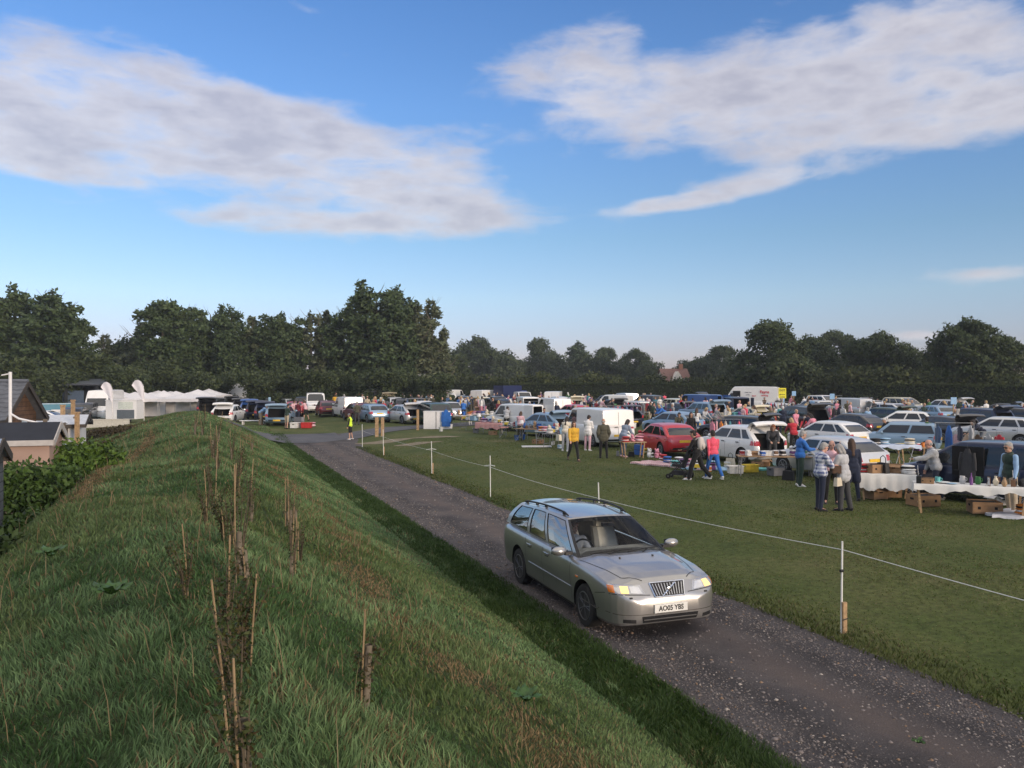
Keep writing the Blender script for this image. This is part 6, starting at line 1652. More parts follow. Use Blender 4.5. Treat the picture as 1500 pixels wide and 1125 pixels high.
def chair(p, rz, col, label):
    root = thing('camping_chair', label, 'chair', (p[0], p[1], G(p[0], p[1])), rz, 'folding chairs at the stalls')
    m = MB(); m.box((0, 0, .42), (.46, .5, .03)); m.obj('seat', gm(col), root); m = MB(); m.box((-.24, 0, .68), (.03, .5, .42), ry=-.18); m.obj('backrest', gm(col), root)
    for sx in (1, -1):
        for sy in (1, -1): m = MB(); m.tube([(sx*.2, sy*.24, .42), (-sx*.22, sy*.25, 0)], .012, 6); m.obj('leg', STEEL, root)
    return root
# ------------------------------------------------------------------ left of the bank: sheds, road vehicles, tents, flags
TILE = mat('roof_tile', (.10, .11, .13), .55, var=.2, vs=6); FELT = mat('roof_felt', (.018, .022, .032), .9, var=.15, vs=4, bump=.3)
def plank_mat(name, col, sc=7, axis=2):
    m, nt, b = nodes(name); L = nt.links.new; tc = nn(nt, 'ShaderNodeTexCoord'); sp = nn(nt, 'ShaderNodeSeparateXYZ'); L(tc.outputs['Object'], sp.inputs[0])
    a = nn(nt, 'ShaderNodeMath'); a.operation = 'MULTIPLY'; a.inputs[1].default_value = sc; L(sp.outputs[axis], a.inputs[0]); f = nn(nt, 'ShaderNodeMath'); f.operation = 'FRACT'; L(a.outputs[0], f.inputs[0])
    g = nn(nt, 'ShaderNodeMath'); g.operation = 'GREATER_THAN'; g.inputs[1].default_value = .1; L(f.outputs[0], g.inputs[0])
    nz = nn(nt, 'ShaderNodeTexNoise'); nz.inputs['Scale'].default_value = 5; nz.inputs['Detail'].default_value = 6; L(tc.outputs['Object'], nz.inputs['Vector'])
    rp = nn(nt, 'ShaderNodeValToRGB'); rp.color_ramp.elements[0].color = (*[c*.65 for c in col], 1); rp.color_ramp.elements[1].color = (*[c*1.35 for c in col], 1); rp.color_ramp.elements[0].position = .3; rp.color_ramp.elements[1].position = .7; L(nz.outputs['Fac'], rp.inputs[0])
    mx = nn(nt, 'ShaderNodeMix'); mx.data_type = 'RGBA'; mx.inputs[6].default_value = (*[c*.22 for c in col], 1); L(g.outputs[0], mx.inputs[0]); L(rp.outputs[0], mx.inputs[7]); L(mx.outputs[2], b.inputs['Base Color']); b.inputs['Roughness'].default_value = .8
    bp = nn(nt, 'ShaderNodeBump'); bp.inputs['Strength'].default_value = .6; bp.inputs['Distance'].default_value = .02; L(f.outputs[0], bp.inputs['Height']); L(bp.outputs[0], b.inputs['Normal']); return m
LOGW = plank_mat('brown_boards', (.105, .058, .034)); PINKW = mat('pinkish_render', (.36, .25, .20), .9, var=.07, vs=2, bump=.15); GREYW = plank_mat('grey_boards', (.07, .08, .09), 6)
def gable(name, label, loc, rz, L_, W_, he, hr, wall_m, roof_m, over=.18, thick=.06, end_m=None, fascia=None, tiles=False):
    """L_ along x (ridge), W_ along y; he eaves, hr ridge height"""
    root = thing(name, label, 'shed', loc, rz)
    m = MB(); m.prism([(-W_/2, -.3), (W_/2, -.3), (W_/2, he), (0, hr), (-W_/2, he)], -L_/2, L_/2, 'x'); m.obj('wall', wall_m, root)
    m = MB(); sl = (hr-he)/(W_/2)
    for s in (1, -1):
        y1 = s*(W_/2+over); z1 = he-sl*over
        if not tiles:
            m.add([(-L_/2-over, 0, hr+.02), (L_/2+over, 0, hr+.02), (L_/2+over, y1, z1+.02), (-L_/2-over, y1, z1+.02), (-L_/2-over, 0, hr+.02+thick), (L_/2+over, 0, hr+.02+thick), (L_/2+over, y1, z1+.02+thick), (-L_/2-over, y1, z1+.02+thick)],
                  [(0, 1, 2, 3), (4, 5, 6, 7), (0, 1, 5, 4), (2, 3, 7, 6), (1, 2, 6, 5), (0, 3, 7, 4)])
        else:
            nx, ny = int(L_/.10), 9; P = []
            for i in range(nx+1):
                x = -L_/2-over+(L_+2*over)*i/nx; r = []
                for j in range(ny*2):
                    k = (j+1)//2/ny if j % 2 else j/2/ny
                    r.append((x, y1*k, hr+.05+(z1-hr)*k+.035*abs(math.sin(i*.9))+(.035 if j % 2 else 0)-.02))
                P.append(r)
            m.grid(P)
            m.add([(-L_/2-over, 0, hr), (L_/2+over, 0, hr), (L_/2+over, y1, z1), (-L_/2-over, y1, z1)], [(0, 1, 2, 3)])
    if tiles: m.tube([(-L_/2-over, 0, hr+.07), (L_/2+over, 0, hr+.07)], .07, 8)
    m.obj('roof', roof_m, root, fix=not tiles)
    m = MB()
    for sx in (1, -1):
        for s in (1, -1): m.box((sx*(L_/2+over+.012), s*(W_/2+over)/2, (hr+he-sl*over)/2+.0), (.024, math.hypot(W_/2+over, hr-he+sl*over), .14), rx=-s*math.atan(sl))
    for s in (1, -1): m.box((0, s*(W_/2+over+.012), he-sl*over), (L_+2*over, .024, .12))
    m.obj('fascia', fascia or mat('fascia_dark', (.05, .042, .036), .7), root); return root
def u2(u, t): x, y = ut(u, t); return (x, y, G(x, y))
TA = math.atan2(TY, TX)
# positions from the photograph with the bank hiding their feet
def pd(px, d): return ((px-750)/FPX*d, d)
x, y = pd(8, 25.2); s1 = gable('timber_cabin', 'brown timber cabin with a grey tiled roof at the left edge', (x-2.85, y+.6, G(x-2, y)), R(8), 5.4, 2.5, 2.62, 3.62, LOGW, TILE, .28, .07, tiles=True)
m = MB(); m.box((2.74, .30, 1.5), (.02, .35, 1.8)); m.obj('window', mat('cabin_window', (.35, .42, .48), .1, spec=.8), s1)
m = MB(); m.box((1.2, -1.27, 1.2), (1.9, .03, 2.3)); m.obj('door', plank_mat('door_boards', (.17, .075, .035), 5, 0), s1)
o = MB(); fx, fy = pd(15, 23.2); o.tube([(fx, fy, 1.2), (fx, fy, 3.95)], .045, 7); o.tube([(fx, fy, 2.75), (fx+.25, fy, 2.6), (fx+.95, fy, 2.45), (fx+1.15, fy, 2.2), (fx+1.15, fy, 1.9)], .03, 6); o.tube([(fx-.25, fy, 3.85), (fx, fy, 3.9)], .02, 5)
tag(o.obj('vent_pipe', WHITE, smooth=50), 'white pipe with a bent branch standing before the timber cabin', 'pipe')
x, y = pd(30, 17.8); gable('garden_shed', 'pinkish shed with a dark felt roof in front of the timber cabin', (x-1.2, y+.1, G(x, y)), R(20), 3.4, 1.5, 2.30, 2.62, PINKW, FELT, .10, .04, fascia=mat('fascia_pale', (.42, .40, .38), .6))
x, y = pd(5, 13.2); sm_ = gable('small_shed', 'small grey boarded shed with a blue-grey ribbed roof at the left edge', (x-1.0, y, G(x, y)-.1), R(22), 1.5, 1.2, 1.78, 2.06, GREYW, mat('roof_metal', (.30, .36, .46), .35, .5), .1, .03)
m = MB()
for i in range(8):
    for s in (1, -1): m.box((-.77+.22*i, s*.36, 1.975), (.03, .72, .03), rx=-s*math.atan(.28/.6))
m.obj('roof_rib', mat('roof_rib', (.55, .62, .72), .35, .3), sm_)
x, y = pd(72, 20.5); gable('bin_store', 'low grey box shed behind the pinkish shed', (x, y, G(x, y)), R(85), 1.2, .9, 1.78, 1.9, mat('store_wall', (.12, .12, .13), .8), mat('store_roof', (.30, .33, .37), .5), .04, .03)
x, y = pd(62, 29); gable('white_shed', 'white low-roofed outbuilding beyond the timber cabin', (x, y, G(x, y)), R(22), 2.6, 2.0, 1.45, 1.7, WHITE, mat('white_roof', (.5, .53, .57), .5), .2, .04)
def fence_panel(px0, px1, d0, d1, h, label, m_, gap=.16):
    a = Vector((*pd(px0, d0), 0)); b = Vector((*pd(px1, d1), 0)); root = thing('paling_fence', label, 'fence', (a.x, a.y, G(a.x, a.y)), math.atan2(b.y-a.y, b.x-a.x)); L_ = (b-a).length; m = MB()
    n = int(L_/gap)
    for i in range(n): m.box((i*gap+.06, 0, h/2+.02*math.sin(i*2.1)), (.11, .025, h))
    for z in (h*.3, h*.8): m.box((L_/2, .03, z), (L_, .04, .07))
    m.obj('palings', m_, root)
    for x in (0, L_): p = MB(); p.box((x, .04, h*.55), (.1, .1, h*1.15)); p.obj('post', m_, root)
fence_panel(68, 112, 27, 29, 1.5, 'weathered paling fence behind the bright green bush', plank_mat('weathered', (.15, .125, .10), 9, 0))
fence_panel(60, 104, 34, 36, 1.7, 'tan woven fence panels before the access road', plank_mat('tan_fence', (.22, .18, .13), 5))
for i, (px, d, h) in enumerate([(107, 33, 2.1), (92, 30, 1.9), (113, 28, 1.5)]):
    x, y = pd(px, d); MBp = MB(); MBp.box((x, y, G(x, y)+h/2), (.12, .12, h)); MBp.box((x, y, G(x, y)+h+.02), (.15, .15, .05)); tag(MBp.obj('fence_post', WOOD), ['tall pale post by the access road', 'grey post beside the tan fence', 'short post at the foot of the brown slope'][i], 'post')
# vehicles along the access road behind the bank
def van_at(px, d, kind, col, hd, label, op=False, nm=None): x, y = pd(px, d); return place_car(kind, PAINTS[col], x, y, hd, label, op, None, nm)
van_at(152, 74, 'high_roof_van', 'white', R(-80), 'white campervan facing the camera below the left feather flag')
van_at(70, 60, 'hatchback', 'white', R(10), 'white car behind the white outbuilding at the left')
for i, (px, d, c, k) in enumerate([(108, 66, 'dark grey', 'hatchback'), (122, 70, 'black', 'off_roader'), (136, 80, 'dark red', 'hatchback'), (116, 78, 'dark blue', 'hatchback')]):
    van_at(px, d, k, c, R(-75), f'{c} {k.replace("_", " ")} queued on the access road left of the campervan')
x, y = pd(82, 72); r_ = thing('market_trailer', 'blue and turquoise panelled trailer on the access road at the left', 'trailer', (x, y, G(x, y)), R(35), None, .62)
m = MB(); m.box((0, 0, 1.6), (4.6, 2.1, 2.2)); m.obj('body', mat('trailer_blue', (.05, .20, .28), .5), r_); m = MB(); m.box((0, 0, 2.73), (4.7, 2.2, .08)); m.obj('roof', mat('trailer_roof', (.4, .55, .62), .5), r_); m = MB(); m.box((.3, -1.06, 1.5), (2.0, .03, .8)); m.obj('hatch', WHITE, r_)
for s in (1, -1): m = MB(); m.lathe([(.33, s*.9), (.33, s*1.08)], (0, 0, .33), 16, axis='y'); m.obj('wheel', RUBBER, r_)
x, y = pd(108, 92); r_ = thing('dark_kiosk', 'dark open-fronted timber building under the left trees', 'building', (x, y, G(x, y)), R(0))
m = MB()
for bx in (-3.5, 0, 3.5): m.box((bx, -1.6, 1.7), (.25, .25, 3.4))
m.box((0, 1.5, 1.6), (7.4, .2, 3.2)); m.box((-3.6, 0, 1.6), (.2, 3, 3.2)); m.obj('wall', mat('dark_boards', (.03, .035, .04), .8), r_); m = MB(); m.prism([(-2.2, 3.3), (2.2, 3.9), (2.2, 4.05), (-2.2, 3.45)], -4.2, 4.2, 'x'); m.obj('roof', mat('kiosk_roof', (.07, .08, .095), .5), r_)
m = MB(); m.box((.6, -1.2, 1.9), (2.4, .08, 1.6)); m.obj('window', mat('kiosk_glass', (.10, .14, .2), .1, spec=.8), r_); m = MB(); m.box((3.2, -1.75, 1.5), (.8, .06, 1.8)); m.obj('panel', mat('kiosk_panel', (.35, .30, .05), .6), r_)
x, y = pd(152, 60); m = MB(); m.box((x, y, G(x, y)+.2), (3.6, .25, .7), rz=R(8)); m.box((x, y, G(x, y)+.57), (3.7, .33, .05), rz=R(8)); tag(m.obj('low_wall', mat('cream_wall', (.50, .48, .42), .8)), 'low cream wall in front of the campervan', 'wall')
# feather flags
FLAG = mat('flag_cloth', (.70, .68, .72), .8, var=.05)
for i, (px, d, h, lb) in enumerate([(165, 62, 3.35, 'white feather flag above the campervan'), (211, 60, 3.45, 'white feather flag above the market tents, taller of the two')]):
    x, y = pd(px, d); r_ = thing('feather_flag', lb, 'flag', (x, y, G(x, y)), 0, 'feather flags')
    q = [(0, 0, 0), (0, 0, h*.6), (-.01, 0, h*.76), (-.06, 0, h*.87), (-.20, 0, h*.96), (-.44, 0, h*1.0), (-.68, 0, h*.985), (-.86, 0, h*.93)]
    m = MB(); m.tube(q, [.025, .022, .018, .015, .012, .01, .008, .007], 6); m.obj('pole', STEEL, r_, smooth=50); P = []
    top = [Vector(p) for p in q[2:]]
    def along(a):
        a *= len(top)-1; i_ = min(int(a), len(top)-2); return top[i_].lerp(top[i_+1], a-i_)
    tail = Vector((-.01, 0, h*.52)); tip = Vector((-.90, 0, h*.88))
    for k in range(15):
        a = k/14; o_ = along(a) if a > 0 else top[0]
        inn = tail.lerp(tip, a)+Vector((.05*math.sin(math.pi*a), 0, -.04*math.sin(math.pi*a)))
        P.append([tuple(o_.lerp(inn, v)+Vector((0, .04*math.sin(v*4+k*.5), 0))) for v in (0, .25, .5, .75, 1)])
    m = MB(); m.grid(P); m.grid([[(a_, b_+.012, c_) for a_, b_, c_ in r] for r in P]); m.obj('banner', FLAG, r_, smooth=180, fix=False)
# market tents
TENT = mat('tent_canvas', (.66, .65, .66), .7, var=.04, vs=3)
def tent(px, d, w_, dp, he, hr, rz, label):
    x, y = pd(px, d); r_ = thing('market_tent', label, 'tent', (x, y, G(x, y)), rz, 'white market tents beyond the bank'); m = MB(); P = []
    for i in range(9):
        a = i/8; r = []
        for j in range(9):
            b = j/8; k = min(1, 2*min(a, 1-a)); l = min(1, 2*min(b, 1-b)); e = min(k, l); r.append(((a-.5)*w_, (b-.5)*dp, he+(hr-he)*e-.10*math.sin(math.pi*e)))
        P.append(r)
    m.grid(P)
    for e in (P[0], P[-1], [r[0] for r in P], [r[-1] for r in P]): m.grid([e, [(p[0], p[1], p[2]-.28-.03*(k_ % 2)) for k_, p in enumerate(e)]])
    m.obj('canopy', TENT, r_, fix=False, smooth=25)
    for sx in (1, -1):
        for sy in (1, -1): m = MB(); m.tube([(sx*w_*.49, sy*dp*.49, 0), (sx*w_*.49, sy*dp*.49, he)], .03, 6); m.obj('leg', STEEL, r_)
    m = MB(); m.box((0, dp*.48, he/2), (w_*.96, .02, he)); m.obj('back_wall', TENT, r_)
for i, (px, d, w_) in enumerate([(178, 88, 4.5), (198, 84, 4), (222, 86, 4.2), (240, 80, 3.6), (258, 84, 4.2), (275, 80, 4), (290, 86, 4.4), (212, 76, 3.2), (268, 74, 3.2), (306, 90, 4.2), (232, 92, 4.4), (250, 94, 5)]):
    tent(px, d, w_, 3, 1.75, 2.45-.12*(i % 3), R(-8+7*(i % 4)), f'white peaked market tent, {ordn[i]} of those showing beyond the left end of the bank')
x, y = pd(183, 66); r_ = thing('food_trailer', 'white catering trailer with a dark panelled front beside the campervan', 'trailer', (x, y, G(x, y)-.05), R(3), None, .72)
m = MB(); m.box((0, 0, 1.55), (3.4, 2.0, 2.1)); m.obj('body', WHITE, r_); m = MB(); m.box((.5, -1.02, 1.05), (1.9, .03, 1.0)); m.obj('panel', mat('trailer_panel', (.10, .12, .14), .5), r_); m = MB(); m.box((.5, -1.02, 2.05), (1.6, .03, .8)); m.obj('hatch', mat('trailer_hatch', (.55, .6, .55), .5), r_); m = MB(); m.box((0, 0, 2.64), (3.5, 2.1, .08)); m.obj('roof', WHITE, r_)
for s in (1, -1): m = MB(); m.lathe([(.32, s*.85), (.32, s*1.02)], (0, 0, .32), 16, axis='y'); m.obj('wheel', RUBBER, r_)
x, y = pd(325, 100); r_ = thing('caravan', 'long white caravan roof showing behind the parked cars at the left', 'caravan', (x, y, G(x, y)), R(6)); m = MB(); m.prism([(-3, .5), (3, .5), (3.1, 1.6), (2.9, 2.9), (-2.9, 2.9), (-3.1, 1.6)], -1.1, 1.1, 'y'); m.obj('body', WHITE, r_, smooth=40); m = MB(); m.box((-.6, 0, 3.0), (.8, .8, .18)); m.obj('roof_light', WHITE, r_); m = MB(); m.box((.3, -1.115, 2.0), (1.4, .03, .6)); m.obj('window', DGLASS, r_)
for s in (1, -1): m = MB(); m.lathe([(.33, s*.9), (.33, s*1.08)], (0, 0, .33), 16, axis='y'); m.obj('wheel', RUBBER, r_)
x, y = pd(378, 108); r_ = thing('log_stack', 'pale stacked log pile under the trees behind the left cars', 'log pile', (x, y, G(x, y)), R(4)); m = MB()
for k in range(9):
    for i in range(30-k % 2): m.lathe([(.155, -1), (.155, 1)], (-4.6+.31*i+.15*(k % 2), .05*math.sin(i*3+k), .6+.29*k), 7, (i*7+k*3) % 2, axis='y')
m.obj('logs', [mat('log_pale', (.24, .20, .11), .9, var=.3), mat('log_dark', (.15, .125, .075), .9, var=.3)], r_); m = MB(); m.box((0, 0, .25), (9.6, 1.6, .3)); m.obj('bearer', DWOOD, r_)
# houses far behind
def house(px, row_ridge, d, w_, label, rz, roofc, wallc, porch):
    x, y = pd(px, d); z = G(x, y); hr = CAMZ+(562.5-row_ridge)/FPX*d-z; he = hr-2.6; r_ = thing('house', label, 'house', (x, y, z), rz)
    m = MB(); m.prism([(-3.4, 0), (3.4, 0), (3.4, he), (0, hr-.1), (-3.4, he)], -w_/2, w_/2, 'x'); m.obj('wall', mat('house_wall_'+str(px), wallc, .8), r_)
    m = MB()
    for s in (1, -1): m.add([(-w_/2-.3, 0, hr), (w_/2+.3, 0, hr), (w_/2+.3, s*3.8, he-.3), (-w_/2-.3, s*3.8, he-.3), (-w_/2-.3, 0, hr+.15), (w_/2+.3, 0, hr+.15), (w_/2+.3, s*3.8, he-.15), (-w_/2-.3, s*3.8, he-.15)], [(0, 1, 2, 3), (4, 5, 6, 7), (0, 1, 5, 4), (2, 3, 7, 6), (1, 2, 6, 5), (0, 3, 7, 4)])
    m.obj('roof', mat('house_roof_'+str(px), roofc, .8, var=.2, vs=3), r_)
    if porch: m = MB(); m.prism([(-1.5, he-2.2), (1.5, he-2.2), (1.5, he-.2), (0, hr-.5), (-1.5, he-.2)], -3.9, -1.5, 'y'); m.obj('gable', mat('house_gable', (.6, .55, .48), .8), r_)
    m = MB(); m.box((w_*.3, 0, hr+.5), (.8, .6, 1.3)); m.obj('chimney', mat('chimney_brick', (.25, .12, .08), .9), r_)
    for k in (-.32, .32): m = MB(); m.box((k*w_, -3.42, he-.9), (1.4, .06, 1.1)); m.obj('window', DGLASS, r_)
house(986, 541, 175, 5.6, 'distant house with a brown roof and a pale gable in the middle gap', R(5), (.16, .085, .07), (.55, .5, .44), True)
house(1492, 524, 150, 10, 'distant white house with a grey-brown roof at the right edge', R(-8), (.13, .10, .09), (.65, .65, .64), False)
# ------------------------------------------------------------------ the sale itself
CARS = []      # every vehicle standing in the field: (x, y, u, t)
def car_here(px, d, kind, col, hd, label, op=False, grp=None):
    x, y = pd(px, d); CARS.append((x, y)); return place_car(kind, PAINTS[col], x, y, R(hd), label, op, grp)
# front row along the open grass
mpv = car_here(1440, 22.6, 'people_carrier', 'dark blue', 128, 'dark blue people carrier with its front to the left at the right edge')
est = car_here(1212, 28.6, 'hatchback', 'silver', 116, 'silver hatchback behind the man in the checked shirt')
cro = car_here(1082, 34.0, 'crossover', 'white', 113, 'white crossover with its boot open behind the book table', True)
red = car_here(975, 37.6, 'hatchback', 'red', 104, 'bright red hatchback facing away behind the spread blankets')
wv = car_here(871, 43.0, 'panel_van', 'white', 113, 'white panel van beside the people in the middle of the stalls')
bl = car_here(798, 49.0, 'hatchback', 'light blue', 128, 'light blue hatchback with its boot open left of the white panel van', True)
sv = car_here(752, 54.5, 'small_van', 'white', 130, 'small white van with open rear doors behind the pink jacketed woman', True)
# second row and beyond
car_here(985, 51.0, 'hatchback', 'light blue', 128, 'pale blue hatchback behind the bright red one')
car_here(1078, 46.0, 'estate_car', 'black', 128, 'black estate with its tailgate raised, behind the white crossover', True)
car_here(1213, 40.0, 'hatchback', 'white', 118, 'white hatchback behind the silver hatchback')
car_here(1318, 38.5, 'city_car', 'light blue', 150, 'small pale blue car behind the woman in the green coat')
car_here(1245, 49.0, 'hatchback', 'dark grey', 120, 'dark grey hatchback facing away below the field gate')
car_here(1318, 50.0, 'crossover', 'white', 150, 'white crossover pointing left in front of the right-hand hedge')
car_here(1460, 42.5, 'crossover', 'silver', 135, 'large pale silver crossover at the right edge behind the dark people carrier')
car_here(1378, 46.0, 'estate_car', 'black', 100, 'black estate with its tailgate raised between the two pale crossovers', True)
car_here(1170, 66.0, 'estate_car', 'dark blue', 130, 'dark blue estate under the yellow exit sign')
car_here(1290, 60.0, 'estate_car', 'dark green', 115, 'dark estate with its tailgate raised in front of the hedge gap', True)
car_here(1097, 84.0, 'high_roof_van', 'white', 152, 'tall white high-roofed van with red lettering in front of the hedge')
car_here(895, 84.0, 'small_van', 'white', 150, 'small white van with a red panel on its side near the hedge')
car_here(812, 98.0, 'panel_van', 'white', 80, 'white van seen from behind near the hedge, left of centre')
car_here(712, 108.0, 'panel_van', 'white', 60, 'boxy white van standing left of the blue lorry')
car_here(664, 110.0, 'panel_van', 'white', 70, 'white van furthest left along the hedge')
car_here(1020, 80.0, 'panel_van', 'blue', 128, 'blue and white van with open doors left of the tall white van', True)
# beyond the tarmac road, left
car_here(412, 60.5, 'estate_car', 'light blue', 98, 'pale estate with its boot open nearest the tarmac road', True)
car_here(336, 64.0, 'hatchback', 'white', 92, 'white hatchback with its boot open just beyond the bank', True)
car_here(545, 64.0, 'hatchback', 'light blue', 118, 'pale blue hatchback facing away beyond the boy in the yellow vest')
car_here(592, 62.5, 'hatchback', 'silver', 125, 'silver hatchback with open boot next to the dark people carrier', True)
car_here(632, 61.0, 'people_carrier', 'dark green', 115, 'dark green people carrier behind the white chest')
car_here(462, 84.0, 'panel_van', 'white', -75, 'white high van facing the camera beyond the road')
car_here(508, 72.0, 'small_van', 'white', 118, 'small white van facing away beyond the road')
car_here(432, 78.0, 'hatchback', 'red', 105, 'red hatchback with a pale rear window beyond the road')
car_here(478, 75.0, 'hatchback', 'dark red', 110, 'dark red hatchback beside the white high van')
car_here(525, 66.0, 'hatchback', 'dark red', 118, 'dark red hatchback tucked behind the pale blue one')
car_here(446, 86.0, 'off_roader', 'black', 100, 'black off-roader between the red hatchback and the white high van')
for i, (px, d, k, c) in enumerate([(392, 66, 'hatchback', 'dark blue'), (380, 70, 'estate_car', 'dark blue'), (369, 74, 'hatchback', 'blue'), (358, 79, 'estate_car', 'dark grey'), (310, 72, 'off_roader', 'black'), (322, 82, 'hatchback', 'dark grey'), (345, 90, 'estate_car', 'black')]):
    car_here(px, d, k, c, 100, f'{c} {k.replace("_", " ")} with boot open, {ordn[i]} in the column left of the pale estate', True)
# blue box lorry
x, y = pd(749, 108); lo = thing('box_lorry', 'dark blue box lorry standing against the middle hedge', 'lorry', (x, y, G(x, y)), R(48), None, .8); CARS.append((x, y))
BLUEP = paint('lorry_blue', (.008, .016, .075), .0, .5, .2); BLUE2 = mat('lorry_panel', (.06, .10, .30), .5)
m = MB(); m.box((-.9, 0, 1.95), (4.6, 2.2, 2.5)); m.obj('box_body', BLUEP, lo); m = MB(); m.prism([(1.5, .5), (3.1, .5), (3.1, 1.3), (2.75, 2.3), (1.5, 2.35)], -1.0, 1.0, 'y'); m.obj('cab', BLUE2, lo, smooth=20); m = MB(); m.box((2.99, 0, 1.75), (.04, 1.7, .75), ry=-.33); m.obj('windscreen', DGLASS, lo); m = MB(); m.box((-.2, 0, .6), (6.2, .8, .2)); m.obj('chassis', BLACK, lo)
for xx in (-2.0, 2.2):
    for s in (1, -1): m = MB(); m.lathe([(.42, s*.75), (.42, s*1.0)], (xx, 0, .42), 18, axis='y'); m.obj('wheel', RUBBER, lo)
# lettering on the tall van: red and dark lines of words on the side towards the camera
tall = [o for o in COL.objects if o.get('label', '').startswith('tall white high-roofed')][0]
def side_words(root, ly, words):
    K = KINDS_['high_roof_van']
    for (txt, sz, lx, lz, m) in words:
        t = text_mesh(txt, sz, m, 'lettering', .002); o = link('lettering', t, root)
        o.matrix_local = Matrix.Translation((lx, ly, lz)) @ Matrix(((-1, 0, 0, 0), (0, 0, 1, 0), (0, 1, 0, 0), (0, 0, 0, 1)))
REDW = mat('red_lettering', (.55, .05, .08), .5); DKW = mat('dark_lettering', (.06, .07, .10), .5)
side_words(tall, .965, [('Fayre', .42, -1.75, 2.15, REDW), ('catering', .22, -1.75, 1.80, REDW), ('events  hire', .14, -.1, 2.1, DKW), ('parties', .14, -.1, 1.85, DKW), ('food', .2, -.7, 1.75, REDW)])
m = MB(); m.box((1.05, 1.0, 1.45), (.75, .05, 1.6)); m.obj('dark_doorway_panel', DARKIN, tall)  # near-black panel on the van side, drawn in place of a dark opening
# yellow sign on its post
x, y = pd(1146, 78); sg = thing('exit_sign', 'yellow board reading EXIT with an arrow bar on a post by the hedge', 'sign', (x, y, G(x, y)), R(-4)); YEL = mat('sign_yellow', (.75, .68, .04), .5, var=.04)
m = MB(); m.box((0, .05, 1.2), (.08, .06, 2.4)); m.obj('post', WOOD, sg); m = MB(); m.box((0, 0, 2.12), (.72, .03, 1.0)); m.obj('board', YEL, sg)
t = text_mesh('EXIT', .27, PLATETXT, 'lettering', .002); o = link('lettering', t, sg); o.matrix_local = Matrix.Translation((0, -.019, 2.38)) @ Matrix(((1, 0, 0, 0), (0, 0, -1, 0), (0, 1, 0, 0), (0, 0, 0, 1)))
m = MB(); m.box((.04, -.018, 1.98), (.42, .006, .05)); m.prism([(-.30, 1.98), (-.18, 2.06), (-.18, 1.90)], -.021, -.015, 'y'); m.obj('arrow', PLATETXT, sg); m = MB(); m.box((0, -.018, 1.74), (.5, .006, .06)); m.obj('bar', PLATETXT, sg)
for i, (px, d) in enumerate([(1163, 84), (1219, 72), (1397, 58)]):
    x, y = pd(px, d); r_ = thing('row_marker', ['pale blue marker board beside the yellow exit sign', 'pale blue marker board on a post by the field gate', 'pale blue marker board in front of the right-hand hedge'][i], 'sign', (x, y, G(x, y)), 0, 'pale blue row markers')
    m = MB(); m.box((0, .03, 1.0), (.08, .06, 2.0)); m.obj('post', WOOD, r_); m = MB(); m.box((0, 0, 1.98), (.42, .03, .5)); m.obj('board', mat('marker_blue', (.22, .40, .62), .5), r_)
# people walking and standing in the near grass and along the front stalls
def per(px, row, face, pose, top, low, label, **k):
    x, y, z = at(px, row); return person(x, y, R(face), pose, top, low, label, near=row > 660, **k)
PLAID = cloth('plaid', (.60, .63, .70), ('check', (.035, .06, .20))); STRIPE = cloth('striped', (.52, .54, .56), ('stripe', (.09, .10, .12)))
vx, vy, vz = at(513, 644)
per(513, 644, 175, 'down_arms', 'black', 'black', 'boy in a yellow high-visibility vest, black shorts and grey cap at the track end', hair='brown', shoes='white', shorts=True, hat='grey', vest='hi-vis yellow', scale=.95)
per(523, 622, 95, 'pocket', 'olive', 'dark grey', 'person in dull green standing behind the boy in the yellow vest', hair='grey')
per(840, 675, -80, 'walk', 'yellow', 'black', 'long haired woman in a mustard jacket walking towards the camera', hair='brown', style='long', puffy=.012, shoes='brown')
per(828, 661, 70, 'browse', 'cream', 'light grey', 'woman in a cream jacket and pale trousers just behind the mustard jacket', hair='dark', style='long', shoes='white')
tx_, ty_, tz_ = at(822, 662); good('handbag', 'cream', (tx_-.12, ty_-.1, tz_+.55), .4, 'cream tote bag carried by the woman behind the mustard jacket', 'bag', sc=1.2)
per(861, 660, 60, 'stand_front', 'white', 'light pink', 'person in a long white hoodie and pinkish trousers with white trainers', hair='dark', hat='black', coat=.25, puffy=.012, shoes='white')
per(868, 652, -60, 'pocket', 'black', 'black', 'person in black with a dark cap by the white van side', hair='dark', hat='black')
per(884, 671, 92, 'pocket', 'olive', 'black', 'stout man in an olive jacket with his back to the camera', hair='grey', style='bald', puffy=.03, coat=.1)
per(881, 652, -70, 'hold', 'white', 'dark grey', 'pale topped man in a black cap beyond the olive jacket', hair='dark', hat='black', skin=1)
per(913, 669, 40, 'browse', 'grey blue', 'denim blue', 'dark haired woman in a grey-blue coat leaning at the small wooden table', hair='dark', style='bob', coat=.35, puffy=.015, shoes='light pink')
per(1021, 703, 150, 'push', 'black', 'black', 'dark haired woman in black with a pale rucksack pushing the pushchair', hair='dark', style='bun', shoes='white', wide=.02)
per(1045, 702, 100, 'walk', 'coral', 'blue', 'walker in a coral and black top and blue jeans behind the pushchair', hair='dark', style='short', shoes='white', vest=None)
per(1131, 682, -100, 'browse', 'dark grey', 'dark grey', 'ginger haired woman in dark grey behind the book table', hair='ginger', style='bob', puffy=.01)
per(1172, 712, 5, 'hold', 'blue', 'dark green', 'tall man in a bright blue jacket looking at papers', hair='grey', puffy=.015, shoes='white', wide=.015, scale=1.03)
per(1202, 748, 10, 'hold', 'white', 'navy', 'grey haired man in a blue and white checked shirt holding a wooden box', hair='grey', skin=1, topm=PLAID, puffy=.022, shoes='black', scale=1.02, long_sl=False)
